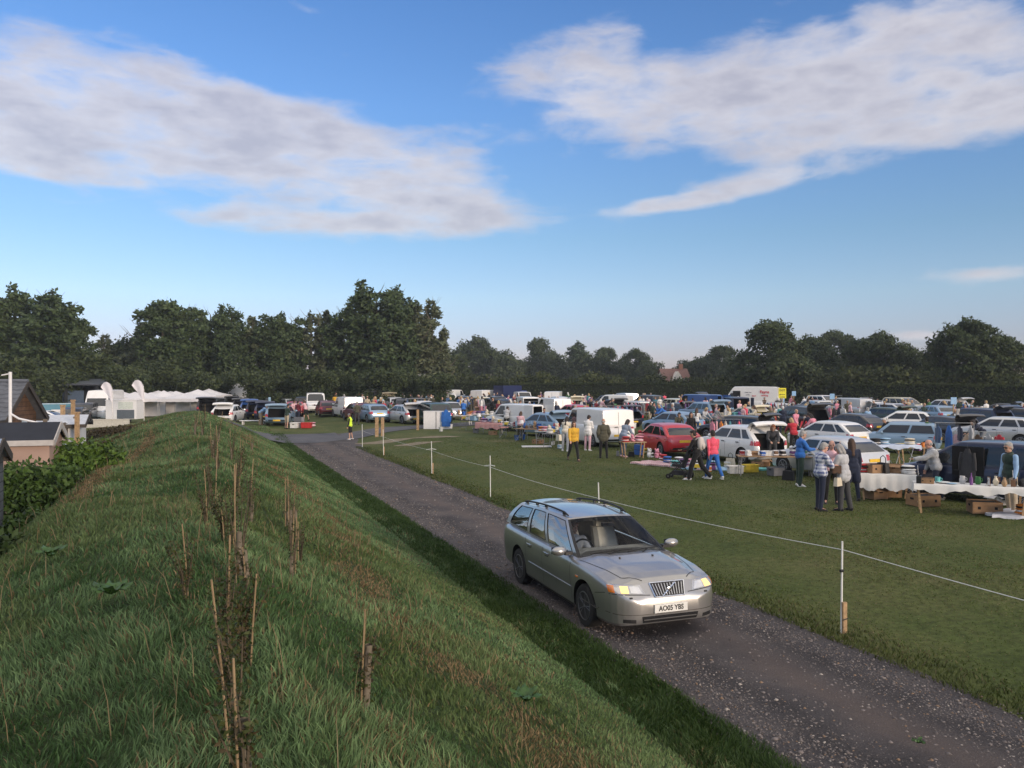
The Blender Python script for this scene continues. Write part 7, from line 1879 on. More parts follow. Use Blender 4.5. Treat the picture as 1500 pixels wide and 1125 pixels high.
per(1236, 748, 130, 'stand_front', 'light grey', 'dark grey', 'grey haired woman in a pale grey hoodie with a cream shoulder bag', hair='grey', style='bob', puffy=.02, coat=.1, wide=.015)
per(1218, 738, -105, 'salute', 'light pink', 'black', 'white haired person raising an arm between the checked shirt and the grey hoodie', hair='white', style='bald', skin=1)
per(1248, 733, 85, 'down_arms', 'navy', 'navy', 'long haired person in a long navy coat beside the grey hoodie', hair='brown', style='long', coat=.8, puffy=.01)
per(1371, 733, 165, 'reach', 'light grey', 'navy', 'pink faced bald man in a striped top reaching over the long white table', hair='grey', style='bald', skin=1, topm=STRIPE, puffy=.03, shoes='beige')
gil, gJ = per(1480, 750, 190, 'down_arms', 'light blue', 'beige', 'grey haired man in sunglasses and a dark green gilet at the right edge', hair='grey', vest='dark green', puffy=.008, wide=.02, shoes='maroon', scale=1.03)
m = MB(); hv_ = gJ['hv']; E_ = (Matrix.Rotation(gJ['nod'], 3, 'Y') @ Matrix.Rotation(gJ['turn'], 3, 'Z')).to_euler(); hc_ = gJ['head']+hv_((.086, 0, .004)); m.box(hc_, (.02, .14, .042), ry=E_.y); m.obj('sunglasses', BLACK, gil)
per(762, 645, 70, 'stand_front', 'light pink', 'olive', 'girl in a pink jacket with her back turned at the left stalls', hair='brown', style='bob', scale=.95, puffy=.01)
per(742, 632, 80, 'browse', 'light grey', 'black', 'man in a grey hoodie leaning by the small white van', hair='dark', puffy=.015)
per(797, 640, -95, 'fold', 'purple', 'black', 'man with folded arms in purple by the pale blue hatchback', hair='dark', skin=2)
per(679, 616, 95, 'browse', 'blue', 'navy', 'man in a bright blue T-shirt and dark shorts at the far white table', hair='brown', shorts=True, shoes='white')
per(663, 613, -90, 'browse', 'cream', 'grey', 'child in cream beside the man in the bright blue T-shirt', hair='brown', scale=.82)
per(700, 606, 80, 'stand', 'light grey', 'beige', 'woman in pale grey behind the white trestle table', hair='blonde', style='long')
per(1163, 664, 95, 'browse', 'red', 'black', 'woman in a bright red jacket between the white cars', hair='blonde', style='bob', puffy=.01)
per(1195, 652, 130, 'browse', 'pink', 'navy', 'dark haired woman in a pink coat behind the silver hatchback', hair='dark', style='long', puffy=.012)
per(1187, 649, 90, 'browse', 'navy', 'navy', 'person in navy with a blue bag beside the pink coat', hair='dark')
per(1308, 655, 190, 'bend', 'black', 'dark grey', 'white haired person in black bending over the blue sheeted rack', hair='white')
per(1358, 665, 80, 'pocket', 'green', 'dark grey', 'dark haired person in a green coat among the right-hand stalls', hair='dark', coat=.4, puffy=.015)
per(1328, 627, 85, 'pocket', 'brown', 'black', 'person in a brown jacket beside the white crossover near the hedge', hair='dark', puffy=.015)
per(1295, 618, -95, 'hold', 'black', 'beige', 'man in black and beige standing in front of the hedge', hair='blonde')
per(1241, 616, -90, 'pocket', 'olive', 'brown', 'man in olive behind the dark grey hatchback', hair='grey', puffy=.015)
per(1330, 612, -95, 'stand', 'beige', 'navy', 'fair haired person behind the white crossover near the hedge', hair='blonde', style='bob')
per(1440, 660, 175, 'bend', 'navy', 'grey', 'dark haired person in navy crouching over bags near the pale silver crossover', hair='dark', style='bob')
per(1196, 622, 95, 'walk2', 'white', 'beige', 'man in a white shirt in the aisle below the exit sign', hair='grey')
per(1160, 624, 85, 'walk', 'white', 'black', 'man in a white shirt and black trousers in the far aisle', hair='dark')
per(1147, 636, 80, 'stand_front', 'navy', 'navy', 'tall man in navy behind the white crossover boot', hair='white', scale=1.05)
per(1130, 632, -75, 'browse', 'beige', 'brown', 'man in beige leaning at the stall behind the white crossover', hair='grey')
per(1180, 640, -120, 'crouch', 'red', 'dark grey', 'person in red crouching in the aisle right of the tall navy man', hair='grey')
per(1069, 606, 60, 'stand', 'orange', 'black', 'person in an orange top in front of the tall white van', hair='dark')
per(1111, 600, 90, 'stand', 'white', 'navy', 'person in a white top in front of the tall white van', hair='dark')
for i, px in enumerate((1093, 1101, 1118, 1122)): per(px, 601+i, 90, ('stand', 'pocket', 'hold', 'stand_front')[i], ('dark grey', 'navy', 'black', 'brown')[i], 'black', f'person in {("dark grey", "navy", "black", "brown")[i]} queuing at the tall white van', hair='dark')
per(994, 648, -95, 'browse', 'olive', 'black', 'man in dark olive behind the red hatchback', hair='dark')
per(1012, 652, -85, 'stand', 'black', 'black', 'slim person all in black between the red hatchback and the white crossover', hair='dark', style='long')
per(1020, 640, 60, 'hold', 'white', 'denim blue', 'person in white and denim behind the white crossover bonnet', hair='brown', style='long')
per(1030, 634, -60, 'browse', 'light grey', 'navy', 'person in pale grey by the round basket', hair='blonde', style='bob')
per(1047, 633, 20, 'browse', 'grey', 'dark grey', 'man in grey at the stall by the hanging clothes', hair='dark')
per(381, 623, 15, 'bend', 'light blue', 'beige', 'man in a pale blue shirt bending into a dark blue car', hair='grey')
per(420, 628, 60, 'stand_front', 'dark green', 'beige', 'person in dark green with bare legs at the boot of the pale estate', hair='dark', shorts=True)
per(448, 616, 160, 'reach', 'light pink', 'black', 'woman in a pale top and black skirt beyond the pale estate', hair='brown', style='long', shorts=True)
per(430, 616, -60, 'browse', 'light pink', 'light grey', 'woman all in pale pink behind the pale estate', hair='brown', style='bob')
per(436, 620, 70, 'stand', 'maroon', 'navy', 'person in maroon beside the pale estate', hair='dark')
# things carried
x, y, z = at(1203, 748); hx, hy = x+.36, y-.02
m = MB()
for s in (1, -1): m.box((0, s*.10, .10), (.36, .015, .2)); m.box((s*.18, 0, .10), (.015, .185, .2))
m.box((0, 0, .01), (.35, .185, .015)); o = m.obj('wooden_box', DWOOD); o.location = (hx, hy, z+.98); o.rotation_euler = (0, 0, R(80)); tag(o, 'brown wooden box held by the man in the checked shirt', 'box')
m = MB(); m.box((0, 0, .15), (.14, .10, .30), ry=.2); m.box((.03, 0, .12), (.14, .30, .02), ry=.2); m.ell((0, 0, .28), (.14, .17, .10)); 
bx, by, bz = at(1021, 703); rk = MB(); rk.ell((0, 0, .22), (.12, .18, .24), 14, 10); rk.ell((-.09, 0, .15), (.06, .13, .12), 12, 8)
for s in (1, -1): rk.tube([(.06, s*.11, .42), (.14, s*.11, .38), (.16, s*.11, .15), (.06, s*.11, .04)], .016, 5)
o = rk.obj('rucksack', mat('rucksack_pale', (.50, .46, .43), .8), smooth=60); o.location = (bx+.12, by-.06, bz+1.02); o.rotation_euler = (0, 0, R(150)); tag(o, 'pale rucksack on the back of the woman with the pushchair', 'bag')
x, y, z = at(1236, 748); good('handbag', 'cream', (x-.22, y-.18, z+.66), R(130), 'cream shoulder bag on the woman in the pale grey hoodie', 'bag', sc=.9)
x, y, z = at(1172, 712); m = MB(); m.box((0, 0, 0), (.30, .22, .012), ry=.5); m.box((.02, .04, .015), (.26, .2, .008), ry=.6); o = m.obj('papers', WHITE); o.location = (x+.40, y-.04, z+1.02); tag(o, 'white papers held by the man in the bright blue jacket', 'papers')
px_, py_, _ = at(997, 701); pushchair((px_, py_), R(155), 'dark pushchair with a grey hood pushed by the woman in black')
# ---------------- near stalls
def T_(px, d, rz, L_, W_, h, st, col, label): x, y = pd(px, d); return table((x, y), R(rz), L_, W_, h, st, col, label)
def spread(root, items, where, L_, W_, h, seed):
    rg = random.Random(seed); n = len(items)
    for i, it in enumerate(items):
        k, c = it[0], it[1]; lx = -L_/2+L_*(i+.5)/n+rg.uniform(-.05, .05); ly = rg.uniform(-.22, .22)*W_/.7
        lab = f'{c} {gname(k)} {where}' if k not in ('cardboard_box', 'fruit_box') else f'{gname(k)} {where}'
        good(k, c, on(root, lx, ly, h), rg.uniform(-.6, .6)+root.rotation_euler.z, lab, sc=it[2] if len(it) > 2 else 1)
t1 = T_(1420, 20.2, -24, 2.5, .75, .74, 'wood', 'tan', 'long wooden trestle table under the white cloth before the dark people carrier')
WC = mat('white_cloth', (.62, .62, .60), .9, var=.05, vs=4, bump=.2, bs=12); CC = mat('cream_cloth', (.56, .49, .34), .9, var=.08, vs=4)
cover(t1, 2.5, .75, .74, 'white', 'white cloth over the long trestle table at the right', .17, .12, .22, 3, WC)
spread(t1, [('radio', 'black'), ('fruit_box', 'tan', .62), ('mug', 'turquoise', 1.5), ('plate', 'white', 1.3), ('plate', 'light blue'), ('jug', 'silver'), ('bottle', 'purple'), ('jug', 'green'), ('picture_frame', 'brown', .55), ('vase', 'cream', .8), ('vase', 'tan', .75), ('radio', 'brown', .9), ('kettle', 'black')], 'on the long white-clothed table', 2.4, .6, .752, 4)
t2 = T_(1296, 22.8, -14, 1.5, .7, .74, 'wood', 'tan', 'wooden table with a hanging white cloth beside the grey hoodie')
cover(t2, 1.5, .7, .74, 'cream', 'cream cloth hanging low over the table of boxes', .42, .15, .3, 8, WC)
spread(t2, [('clothes_pile', 'red'), ('fruit_box', 'tan', 1.1), ('handbag', 'black', 1.2), ('cardboard_box', 'brown', .9), ('clothes_pile', 'white')], 'on the table with the hanging cream cloth', 1.4, .5, .752, 5)
for i, (px, row, k, c, rz, lb) in enumerate([(1352, 741, 'fruit_box', 'tan', 10, 'wide brown box under the long white-clothed table'), (1302, 728, 'fruit_box', 'tan', -12, 'brown box with hand holes under the table of boxes'), (1283, 731, 'cardboard_box', 'tan', 20, 'open brown box in the shade of the cream cloth'), (1462, 740, 'cardboard_box', 'white', 20, 'white open box on the ground by the gilet man'), (1442, 752, 'fruit_box', 'tan', -15, 'low flat brown box in front of the white open box')]):
    x, y, z = at(px, row); good(k, c, (x, y, z+.02), R(rz), lb, 'box', sc=(1.3, 1.2, 1.2, 1.0, 1.35)[i])
x, y, z = at(1500, 757); mat_sheet((x+.3, y+.1), R(-15), 2.2, 1.3, 'light blue', 'pale sheet on the grass at the right edge', m=mat('pale_sheet', (.58, .60, .66), .9))
good('clothes_pile', 'orange', (x-.1, y-.15, z+.1), .3, 'orange and white clothes on the pale sheet at the right edge')
t3 = T_(1135, 28.6, -8, 2.6, .7, .72, 'trestle', 'tan', 'long book table in front of the white crossover boot')
spread(t3, [('book_stack', 'red'), ('book_stack', 'white'), ('cardboard_box', 'tan', .55), ('book_stack', 'blue'), ('plastic_tub', 'white', .6), ('book_stack', 'brown'), ('book_stack', 'black'), ('picture_frame', 'white', .6), ('book_stack', 'purple'), ('toy_truck', 'blue', .7), ('book_stack', 'green')], 'on the long book table', 2.5, .5, .722, 6)
for i, (px, row, k, c, lb, s) in enumerate([(1077, 694, 'plastic_tub', 'white', 'clear white tub on the grass left of the yellow crate', .95), (1099, 692, 'crate', 'yellow', 'bright yellow crate on the grass by the book table', .95), (1137, 697, 'plastic_tub', 'grey', 'grey tub of odds and ends at the right end of the book table', 1.0), (1070, 683, 'handbag', 'cream', 'cream shopping bag against the back wheel of the white crossover', 1.25), (1155, 704, 'handbag', 'black', 'black bag on the grass beneath the man in blue', 1.3), (1110, 684, 'fruit_box', 'tan', 'brown box under the book table', .9), (1122, 683, 'cardboard_box', 'tan', 'open box under the book table', .9)]):
    x, y, z = at(px, row); good(k, c, (x, y, z+.02), .2*i, lb, sc=s)
x, y, z = at(1118, 689); mat_sheet((x, y), R(-10), 1.2, .6, 'turquoise', 'small turquoise mat on the grass behind the yellow crate')
x, y, z = at(990, 683); mat_sheet((x, y), R(-48), 3.6, 1.3, 'cream', 'patchwork blanket spread behind the red hatchback', m=cloth('blanket', (.62, .55, .52), ('check', (.50, .22, .24))))
items = [('soft_toy', 'white'), ('soft_toy', 'pink'), ('clothes_pile', 'red'), ('clothes_pile', 'blue'), ('clothes_pile', 'turquoise'), ('clothes_pile', 'white'), ('clothes_pile', 'purple'), ('clothes_pile', 'pink'), ('handbag', 'white'), ('toy_truck', 'yellow'), ('book_stack', 'orange'), ('handbag', 'purple')]
for i, (k, c) in enumerate(items):
    xx, yy, zz = at(955+8*i+random.uniform(-4, 4), 677+1.6*i+random.uniform(-4, 4)); good(k, c, (xx, yy, zz+.1), random.uniform(0, 6), f'{c} {gname(k)} on the patchwork blanket', sc=1.0)
x, y, z = at(1045, 688); mat_sheet((x, y), R(-20), 2.4, .8, 'light blue', 'pale blue sheet beside the patchwork blanket')
for i, (k, c) in enumerate([('clothes_pile', 'white'), ('clothes_pile', 'light blue'), ('book_stack', 'cream')]):
    good(k, c, (x-.7+.6*i, y+.1-.12*i, z+.11), .5*i, f'{c} {gname(k)} on the pale blue sheet')
t4 = T_(927, 35.5, 10, 1.1, .55, .72, 'wood', 'tan', 'small pale wooden table by the woman in the grey-blue coat')
spread(t4, [('clothes_pile', 'red'), ('soft_toy', 'pink', .8), ('clothes_pile', 'pink')], 'on the small pale wooden table', 1.0, .4, .722, 7)
for i, (px, row, k, c, lb) in enumerate([(905, 668, 'handbag', 'grey', 'grey bag at the feet of the woman in the grey-blue coat'), (936, 667, 'suitcase', 'blue', 'dark blue case on the grass before the red hatchback'), (946, 664, 'clothes_pile', 'yellow', 'yellow clothes heap beside the red hatchback'), (925, 669, 'handbag', 'black', 'black bag under the small pale wooden table')]):
    x, y, z = at(px, row); good(k, c, (x, y, z+.01), .4*i, lb, sc=.9)
t5 = T_(905, 45, -5, 1.8, .7, .74, 'fold', 'white', 'white table of soft toys right of the white panel van')
spread(t5, [('basket', 'tan'), ('soft_toy', 'tan'), ('soft_toy', 'brown'), ('soft_toy', 'cream'), ('plastic_tub', 'white')], 'on the table right of the white panel van', 1.7, .5, .742, 9)
# the low display rack and sheeted stand at the right
x, y = pd(1298, 31.5); rk = thing('display_rack', 'folding metal rack under the blue and white sheet', 'rack', (x, y, G(x, y)), R(-6))
for sx in np.linspace(-.95, .95, 5):
    m = MB(); m.tube([(sx-.25, -.3, 0), (sx+.2, .25, .88)], .014, 5); m.tube([(sx+.25, -.3, 0), (sx-.2, .25, .88)], .014, 5); m.obj('crossed_leg', STEEL, rk)
m = MB(); m.box((0, 0, .89), (2.3, .8, .025)); m.obj('shelf', STEEL, rk)
cover(rk, 2.3, .8, .90, 'light blue', 'blue and white sheet over the folding metal rack', .12, .14, .1, 4, mat('blue_sheet', (.48, .55, .68), .9, var=.2, vs=2))
spread(rk, [('clothes_pile', 'red'), ('clothes_pile', 'black'), ('clothes_pile', 'light blue'), ('plate', 'white'), ('clothes_pile', 'cream')], 'on the blue and white sheet', 2.2, .5, .912, 12)
t6 = T_(1338, 32.5, -6, 1.2, .6, .72, 'wood', 'tan', 'small wooden trestle table left of the green coat'); spread(t6, [('crate', 'yellow', .5), ('toy_truck', 'red'), ('book_stack', 'red'), ('jug', 'orange')], 'on the wooden trestle left of the green coat', 1.1, .4, .722, 13)
for i, (px, row, k, c, lb) in enumerate([(1360, 662, 'basket', 'tan', 'straw basket at the feet of the green coat'), (1372, 655, 'toy_truck', 'orange', 'orange toy truck behind the green coat'), (1345, 660, 'crate', 'purple', 'purple crate under the wooden trestle'), (1375, 668, 'plastic_tub', 'white', 'white tub beside the straw basket'), (1412, 662, 'suitcase', 'grey', 'grey suitcase near the rail of blue clothes')]):
    x, y, z = at(px, row); good(k, c, (x, y, z+.01), .3*i, lb, sc=1.0)
x, y = pd(1398, 33.5); rail((x, y), R(-10), 1.5, 1.65, ['denim blue', 'blue', 'navy', 'light grey'], 'behind the dark people carrier', 'short clothes rail of blue garments behind the dark people carrier')
x, y = pd(1432, 34); rail((x, y), R(-4), 2.0, 1.25, ['light pink', 'beige', 'brown', 'light grey', 'red'], 'left of the pale silver crossover', 'low clothes rail of pink and beige garments by the pale silver crossover')
x, y = pd(1063, 40.0); rail((x, y), R(-4), 1.55, 1.5, ['pink', 'light pink', 'orange', 'cream', 'teal', 'black', 'coral'], 'behind the white crossover', 'clothes rail of pink and orange garments behind the white crossover')
x, y = pd(945, 66.0); rail((x, y), R(0), 3.6, 1.65, ['light pink', 'coral', 'white', 'pink', 'maroon', 'light grey', 'red', 'cream', 'pink', 'black', 'beige', 'purple'], 'in the middle aisle', 'long clothes rail of pink and white garments in the middle aisle')
m = MB(); m.box((.02, .915, .98), (.82, .05, 1.15)); m.obj('dark_doorway_panel', DARKIN, mpv)  # near-black panel proud of the body, painting the shaded inside of the doorway
# coat hung in the open door of the people carrier
c_ = mpv.matrix_basis @ Vector((.0, .99, 1.58)); o = link('garment', garment_mesh(3, 'dark grey')); o.location = (c_.x, c_.y, c_.z-.08); o.rotation_euler = (0, 0, mpv.rotation_euler.z+1.57); o.scale = (.9, .8, 1.12); tag(o, 'long dark grey coat hung on the door of the dark people carrier', 'coat')
# the line of tables at the left end of the front row
tl_ = [(720, 50.5, -44, 2.2, 'fold', 'white', 'red', 'table under the red patterned cloth'), (695, 53.5, -44, 2.4, 'fold', 'black', None, 'dark table of bright clothes'), (668, 60.5, -10, 2.4, 'fold', 'white', None, 'white table before the man in blue'), (705, 62, -6, 2.0, 'fold', 'white', None, 'second white table in the aisle'), (752, 47.0, -40, 1.8, 'trestle', 'grey', None, 'grey table behind the pink jacketed girl'), (775, 44.5, -40, 1.6, 'trestle', 'tan', None, 'trestle table beside the pink jacketed girl'), (802, 42.5, -35, 1.2, 'fold', 'white', None, 'low white table of baby things'), (815, 40.5, -35, 1.3, 'fold', 'grey', None, 'grey table left of the mustard jacket')]
pool = [('clothes_pile', 'pink'), ('clothes_pile', 'purple'), ('clothes_pile', 'blue'), ('soft_toy', 'cream'), ('clothes_pile', 'white'), ('toy_truck', 'yellow'), ('book_stack', 'white'), ('clothes_pile', 'red'), ('plastic_tub', 'light blue'), ('table_lamp', 'cream'), ('vase', 'blue'), ('basket', 'tan'), ('radio', 'grey'), ('soft_toy', 'tan'), ('bucket', 'blue'), ('clothes_pile', 'orange')]
for i, (px, d, rz, L_, st, col, cl, lb) in enumerate(tl_):
    t = T_(px, d, rz, L_, .7, .73, st, col, lb)
    if cl: cover(t, L_, .7, .73, cl, 'red patterned cloth hanging off the table at the left stalls', .35, .2, .3, 5, cloth('red_pattern', (.50, .16, .15), ('check', (.65, .45, .42))))
    spread(t, [pool[(i*5+k) % 16] for k in range(6)], 'on the '+lb.replace('pink jacketed', 'pink'), L_-.1, .5, .745 if cl else .735, 20+i)
for i, (px, row, k, c, lb) in enumerate([(757, 645, 'bucket', 'blue', 'blue bucket by the pink jacketed girl, left of the pair'), (766, 644, 'bucket', 'blue', 'blue bucket right of the pink jacketed girl'), (656, 628, 'plastic_tub', 'white', 'white tub on the grass at the end of the tables'), (646, 632, 'bucket', 'white', 'white bucket at the far end of the tables'), (697, 634, 'plastic_tub', 'grey', 'grey tub under the dark table of bright clothes'), (722, 637, 'fruit_box', 'tan', 'brown box under the red patterned cloth'), (788, 650, 'fruit_box', 'tan', 'pale low box under the white table of baby things'), (810, 652, 'radio', 'silver', 'silver appliance under the grey table'), (735, 636, 'vase', 'cream', 'cream vase on the grass beside the red cloth'), (820, 657, 'book_stack', 'light blue', 'stack of pale blue books by the grey table')]):
    x, y, z = at(px, row); good(k, c, (x, y, z+.01), .4*i, lb)
x, y, z = at(786, 655); m = MB(); m.box((0, 0, .04), (1.5, .5, .05)); m.box((0, 0, .01), (.8, .3, .02)); o = m.obj('board', WHITE); o.location = (x, y, z); o.rotation_euler = (0, 0, R(5)); tag(o, 'white board lying on the grass below the baby things', 'board')
# white chest with the blue coat by the road, posts
x, y = pd(640, 55.8); ch = thing('white_chest', 'white chest with a wooden post at its corner beside the tarmac road', 'chest', (x, y, G(x, y)), R(-4)); m = MB(); m.box((0, 0, .62), (1.75, .7, 1.2)); m.obj('body', WHITE, ch); m = MB(); m.box((0, -.36, .62), (.03, .02, 1.18)); m.obj('door_gap', BLACK, ch); m = MB(); m.box((0, 0, 1.235), (1.8, .74, .03)); m.obj('lid', WHITE, ch)
x, y = pd(612, 54.5); m = MB(); m.box((x, y, G(x, y)+.7), (.16, .1, 1.4)); tag(m.obj('wooden_post', WOOD), 'wooden post at the left corner of the white chest', 'post')
x, y = pd(633, 55.2); o = link('garment', garment_mesh(0, 'blue')); o.location = (x+.95, y+.05, G(x, y)+1.36); o.scale = (1.3, 1.25, 1.6); o.rotation_euler = (0, 0, 1.3); tag(o, 'blue coat hung over the right end of the white chest', 'coat')
x, y, z = at(552, 640); m = MB(); m.box((x, y, z+.6), (.22, .05, 1.3)); tag(m.obj('board_post', WOOD), 'broad wooden board post at the road junction, left of the pair', 'post', 'board posts at the junction'); m = MB(); m.box((x+.35, y+.1, z+.6), (.20, .05, 1.28)); tag(m.obj('board_post', WOOD), 'broad wooden board post at the road junction, right of the pair', 'post', 'board posts at the junction')
# boxes by the pale estate
for i, (px, row, k, c, lb) in enumerate([(449, 627, 'crate', 'red', 'red crate on the grass beyond the road'), (457, 625, 'clothes_pile', 'pink', 'pink clothes on the grass by the red crate'), (438, 625, 'suitcase', 'grey', 'grey case beside the pale estate boot'), (432, 627, 'plastic_tub', 'white', 'white tub at the boot of the pale estate')]):
    x, y, z = at(px, row); good(k, c, (x, y, z+.01), .5*i, lb, sc=1.3)
x, y, z = at(372, 622); m = MB(); m.box((0, 0, .3), (2.0, .6, .05)); 
for s in (1, -1): m.box((s*.8, 0, .14), (.05, .5, .28))
o = m.obj('low_bench', WHITE); o.location = (x, y, z); tag(o, 'low white bench on the grass left of the pale estate', 'bench'); x, y, z = at(382, 623); m = MB(); m.box((x, y, z+.5), (.25, .2, 1.0)); m.box((x, y, z+1.01), (.3, .25, .03)); tag(m.obj('plinth', WOOD), 'tan wooden plinth by the bending man', 'plinth')
# ---------------- rows of cars further back
ROWS = [(19.3, 'front row', 59, 104), (28.6, 'second row', 42, 104), (37.8, 'third row', 44, 103), (47, 'fourth row', 25, 100), (56, 'fifth row', 22, 97), (65, 'back row', 24, 92), (10, 'road row', 64, 104), (1.5, 'mid-left row', 70, 108), (-8, 'far left row', 80, 112)]
rg = random.Random(5)
def dh(px): return float(np.interp(px, [300, 630, 1182, 1640], [118, 116, 99, 80]))
kinds_w = ['hatchback']*8+['estate_car']*5+['crossover']*3+['city_car']*2+['off_roader']*2+['people_carrier']*3+['small_van']*2
cols_w = ['silver']*4+['black']*4+['dark blue']*3+['light blue']*2+['blue']*1+['red']*2+['dark red']+['grey']*3+['dark grey']*3+['white']*4+['dark green']+['cream']+['pale gold']
tops_ = [c for c in CLO if c not in ('hi-vis yellow',)]+['black', 'navy', 'dark grey', 'grey', 'white', 'light grey', 'beige', 'brown', 'olive', 'cream', 'denim blue', 'grey blue', 'black', 'navy', 'white', 'dark grey', 'light blue', 'grey', 'light pink', 'maroon']; lows_ = ['black', 'navy', 'dark grey', 'grey', 'beige', 'denim blue', 'olive']
gk = ['cardboard_box', 'crate', 'plastic_tub', 'book_stack', 'vase', 'bottle', 'soft_toy', 'basket', 'table_lamp', 'picture_frame', 'handbag', 'clothes_pile', 'suitcase', 'bucket', 'toy_truck', 'radio', 'kettle']
gcs = ['white', 'cream', 'yellow', 'red', 'pink', 'blue', 'light blue', 'turquoise', 'green', 'purple', 'orange', 'grey', 'tan']
NF = 0; USED = set()
for (u, rname, t0, t1) in ROWS:
    t = t0+rg.uniform(0, 2); n = 0
    while t < t1:
        uu = u+rg.uniform(-.7, .7); x, y = ut(uu, t); px = 750+x/y*FPX; d = y
        t += rg.uniform(4.7, 5.5)
        if not (-30 < px < 1540) or d > dh(px)-7 or px < 300: continue
        if min(math.hypot(x-a, y-b) for a, b in CARS) < 4.4: continue
        kind = rg.choice(kinds_w); col = rg.choice(cols_w); op = rg.random() < .5; hd = TA+R(rg.gauss(0, 8))+(math.pi if rg.random() < .14 else 0)
        if kind == 'small_van': col = rg.choice(['white', 'silver', 'dark blue'])
        n += 1; CARS.append((x, y)); NF += 1; o_ = ordn[n-1] if n <= 20 else 'last'; who = f'{o_} car of the {rname}'
        place_car(kind, PAINTS[col], x, y, hd, f'{col} {kind.replace("_", " ")}{", boot open," if op else ""} {o_} from near in the {rname}', op, 'cars parked in the rows of the sale', full=d < 58)
        # a table, goods and people on the aisle side
        if rg.random() < .92:
            sx = -2.4 if rg.random() < .75 else 2.4; tx, ty = ut(uu+sx, t-5.4+rg.uniform(-1.5, 1.5)); L_ = rg.choice([1.6, 1.8, 2.2]); tc_ = rg.choice(['white', 'grey', 'tan', 'cream', 'green', 'blue'])
            if min(math.hypot(tx-a, ty-b) for a, b in CARS) > 1.6:
                tb = table((tx, ty), TA+R(rg.gauss(0, 12)), L_, .7, .73, rg.choice(['fold', 'trestle', 'wood']), tc_, f'{tc_} stall table by the {who}'); used = set()
                for k in range(rg.randint(4, 6)):
                    g = (rg.choice(gk), rg.choice(gcs))
                    if g in used or g[0] in {a for a, _ in used}: continue
                    used.add(g); good(g[0], g[1], on(tb, -L_/2+.15+(L_-.3)*k/5, rg.uniform(-.18, .18), .732), rg.uniform(0, 6), f'{g[1] if "box" not in g[0] else "brown"} {gname(g[0])} on the table by the {who}', sc=rg.uniform(1.0, 1.35))
            sx = -sx*1.06; tx, ty = ut(uu+sx, t-5.1+rg.uniform(-1.5, 1.5))
            if rg.random() < .55 and min(math.hypot(tx-a, ty-b) for a, b in CARS) > 1.7:
                tc2 = rg.choice(['white', 'tan', 'cream', 'red', 'light blue']); tb = table((tx, ty), TA+R(rg.gauss(0, 12)), 1.8, .7, .73, rg.choice(['fold', 'trestle', 'wood']), tc2, f'{tc2} far side table by the {who}'); used = set()
                for k in range(5):
                    g = (rg.choice(gk), rg.choice(gcs))
                    if g[0] in used: continue
                    used.add(g[0]); good(g[0], g[1], on(tb, -.75+.37*k, rg.uniform(-.18, .18), .732), rg.uniform(0, 6), f'{g[1] if "box" not in g[0] else "brown"} {gname(g[0])} on far table by the {who}', sc=rg.uniform(1.0, 1.35))
        seen = set()
        for k in range(rg.choice([1, 2, 2, 3, 4])):
            a = rg.uniform(0, 6.28); sx = rg.choice([-3.4, -3.0, -4.2, 3.2, 3.8]); qx, qy = ut(uu+sx+rg.uniform(-.4, .4), t-5.4+rg.uniform(-2.6, 2.6)); tp, lw = rg.choice(tops_), rg.choice(lows_)
            if tp in seen or min(math.hypot(qx-a_, qy-b_) for a_, b_ in CARS) < 1.7: continue
            seen.add(tp); person(qx, qy, rg.choice([TA-1.57, TA+1.57, a, a]), rg.choice(['stand', 'stand_front', 'walk', 'walk2', 'browse', 'browse', 'hold', 'pocket', 'reach', 'bend']), tp, lw, f'person in {tp} and {lw} by the {who}', rg.choice(['dark', 'brown', 'blonde', 'grey', 'white']), rg.choice(['short', 'short', 'long', 'bob', 'bald']), coat=rg.choice([0, 0, .3]), puffy=rg.choice([0, .012, .02]), shoes=rg.choice(['black', 'white', 'brown']), scale=rg.uniform(.93, 1.05), shorts=rg.random() < .12)
for i, (px, d, n_, lb) in enumerate([(690, 74, 7, 'left of the white trestle tables'), (770, 66, 8, 'behind the small white van'), (835, 70, 8, 'behind the white panel van'), (905, 58, 7, 'left of the pale blue hatchback'), (1010, 70, 9, 'below the blue van'), (1125, 72, 8, 'in front of the tall white van'), (1215, 57, 7, 'behind the dark grey hatchback'), (600, 78, 7, 'beyond the dark green people carrier')]):
    x, y = pd(px, d)
    if min(math.hypot(x-a, y-b) for a, b in CARS) < 1.6: x, y = pd(px+12, d-3.5)
    rail((x, y), R(rg.gauss(0, 12)), 2.2, 1.6, [rg.choice(list(CLO)[:-1]) for _ in range(n_)], lb, 'clothes rail standing '+lb)
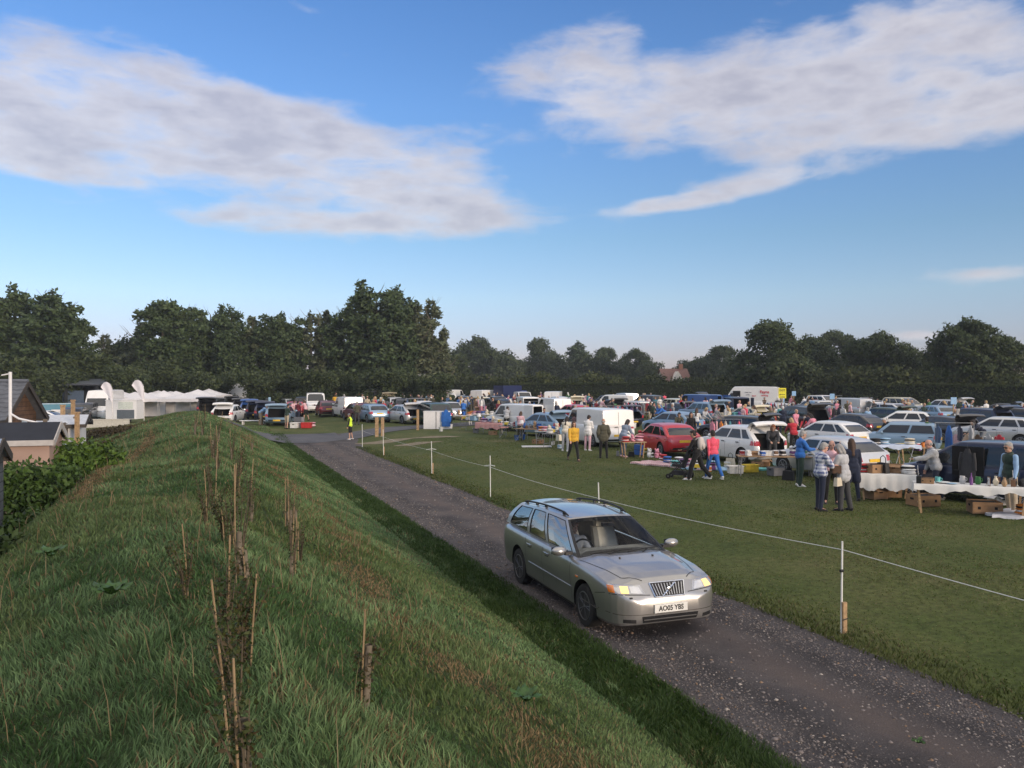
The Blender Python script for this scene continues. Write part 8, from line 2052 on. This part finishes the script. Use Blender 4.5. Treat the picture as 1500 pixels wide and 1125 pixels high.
# people strolling the aisles between the rows
for (u, an, t0, t1) in [(24, 'first aisle', 46, 100), (33.2, 'second aisle', 36, 98), (42.4, 'third aisle', 30, 96), (51.5, 'fourth aisle', 28, 94), (60.5, 'last aisle', 26, 90), (14.5, 'road verge', 60, 92)]:
    t = t0; n = 0
    while t < t1 and n < 20:
        t += rg.uniform(1.6, 4.4); x, y = ut(u+rg.uniform(-1.3, 1.3), t); px = 750+x/y*FPX
        if not (300 < px < 1510) or y > dh(px)-6 or min(math.hypot(x-a_, y-b_) for a_, b_ in CARS) < 1.9: continue
        tp, lw = rg.choice(tops_), rg.choice(lows_); n += 1
        person(x, y, rg.choice([TA, TA+3.14, rg.uniform(0, 6.28)]), rg.choice(['stand', 'walk', 'walk', 'walk2', 'walk2', 'hold', 'pocket', 'stand_front']), tp, lw, f'person in {tp} and {lw}, {ordn[n-1]} from near along the {an}', rg.choice(['dark', 'brown', 'blonde', 'grey', 'white']), rg.choice(['short', 'short', 'long', 'bob', 'bald']), coat=rg.choice([0, 0, .3]), puffy=rg.choice([0, .012, .02]), shoes=rg.choice(['black', 'white', 'brown']), scale=rg.uniform(.93, 1.05))
# bare sandy patches worn in the grass at the junction
for cx, row, a_, b_ in [(565, 647, 3.4, .55), (610, 650, 2.6, .4), (640, 640, 3.0, .35)]:
    x, y, z = at(cx, row); mb = MB(); P = []
    for i in range(5):
        P.append([(x+a_*i/4*math.cos(q)*(1+.18*math.sin(q*3+cx))/2+b_*math.sin(q)*0, y+b_*3*i/4*math.sin(q)*(1+.2*math.cos(q*4))/2, 0) for q in np.linspace(0, 6.2832, 25)])
    P = [[(p[0], p[1], G(p[0], p[1])+.012) for p in r] for r in P]; mb.grid(P); o = mb.obj('path', mat('sandy_earth', (.21, .175, .115), .95, var=.25, vs=3, bump=.3), fix=False); tag(o, kind='structure')
print('filler cars', NF, 'all', len(CARS))
import collections
lc = collections.Counter(o.get('label') for o in COL.objects if o.get('label') and o.parent is None)
print('DUP', [k for k, v in lc.items() if v > 1][:20]); print('LONG', [k for k in lc if len(k.split()) > 16][:40])
# ------------------------------------------------------------------ the morning air
if HAZE:
    hm = bpy.data.materials.new('haze'); hm.use_nodes = True; nt = hm.node_tree; nt.nodes.clear()
    out = nt.nodes.new('ShaderNodeOutputMaterial'); pv = nt.nodes.new('ShaderNodeVolumePrincipled'); pv.inputs['Color'].default_value = (.80, .88, 1, 1); pv.inputs['Density'].default_value = HAZE; pv.inputs['Anisotropy'].default_value = .1
    nt.links.new(pv.outputs[0], out.inputs['Volume'])
    m = MB(); m.box((0, 110, 9.5), (420, 330, 24)); tag(m.obj('haze', hm), 'thin bluish morning haze over the field', 'haze', kind='stuff')
    SC.cycles.volume_bounces = 0; SC.cycles.volume_step_rate = 8
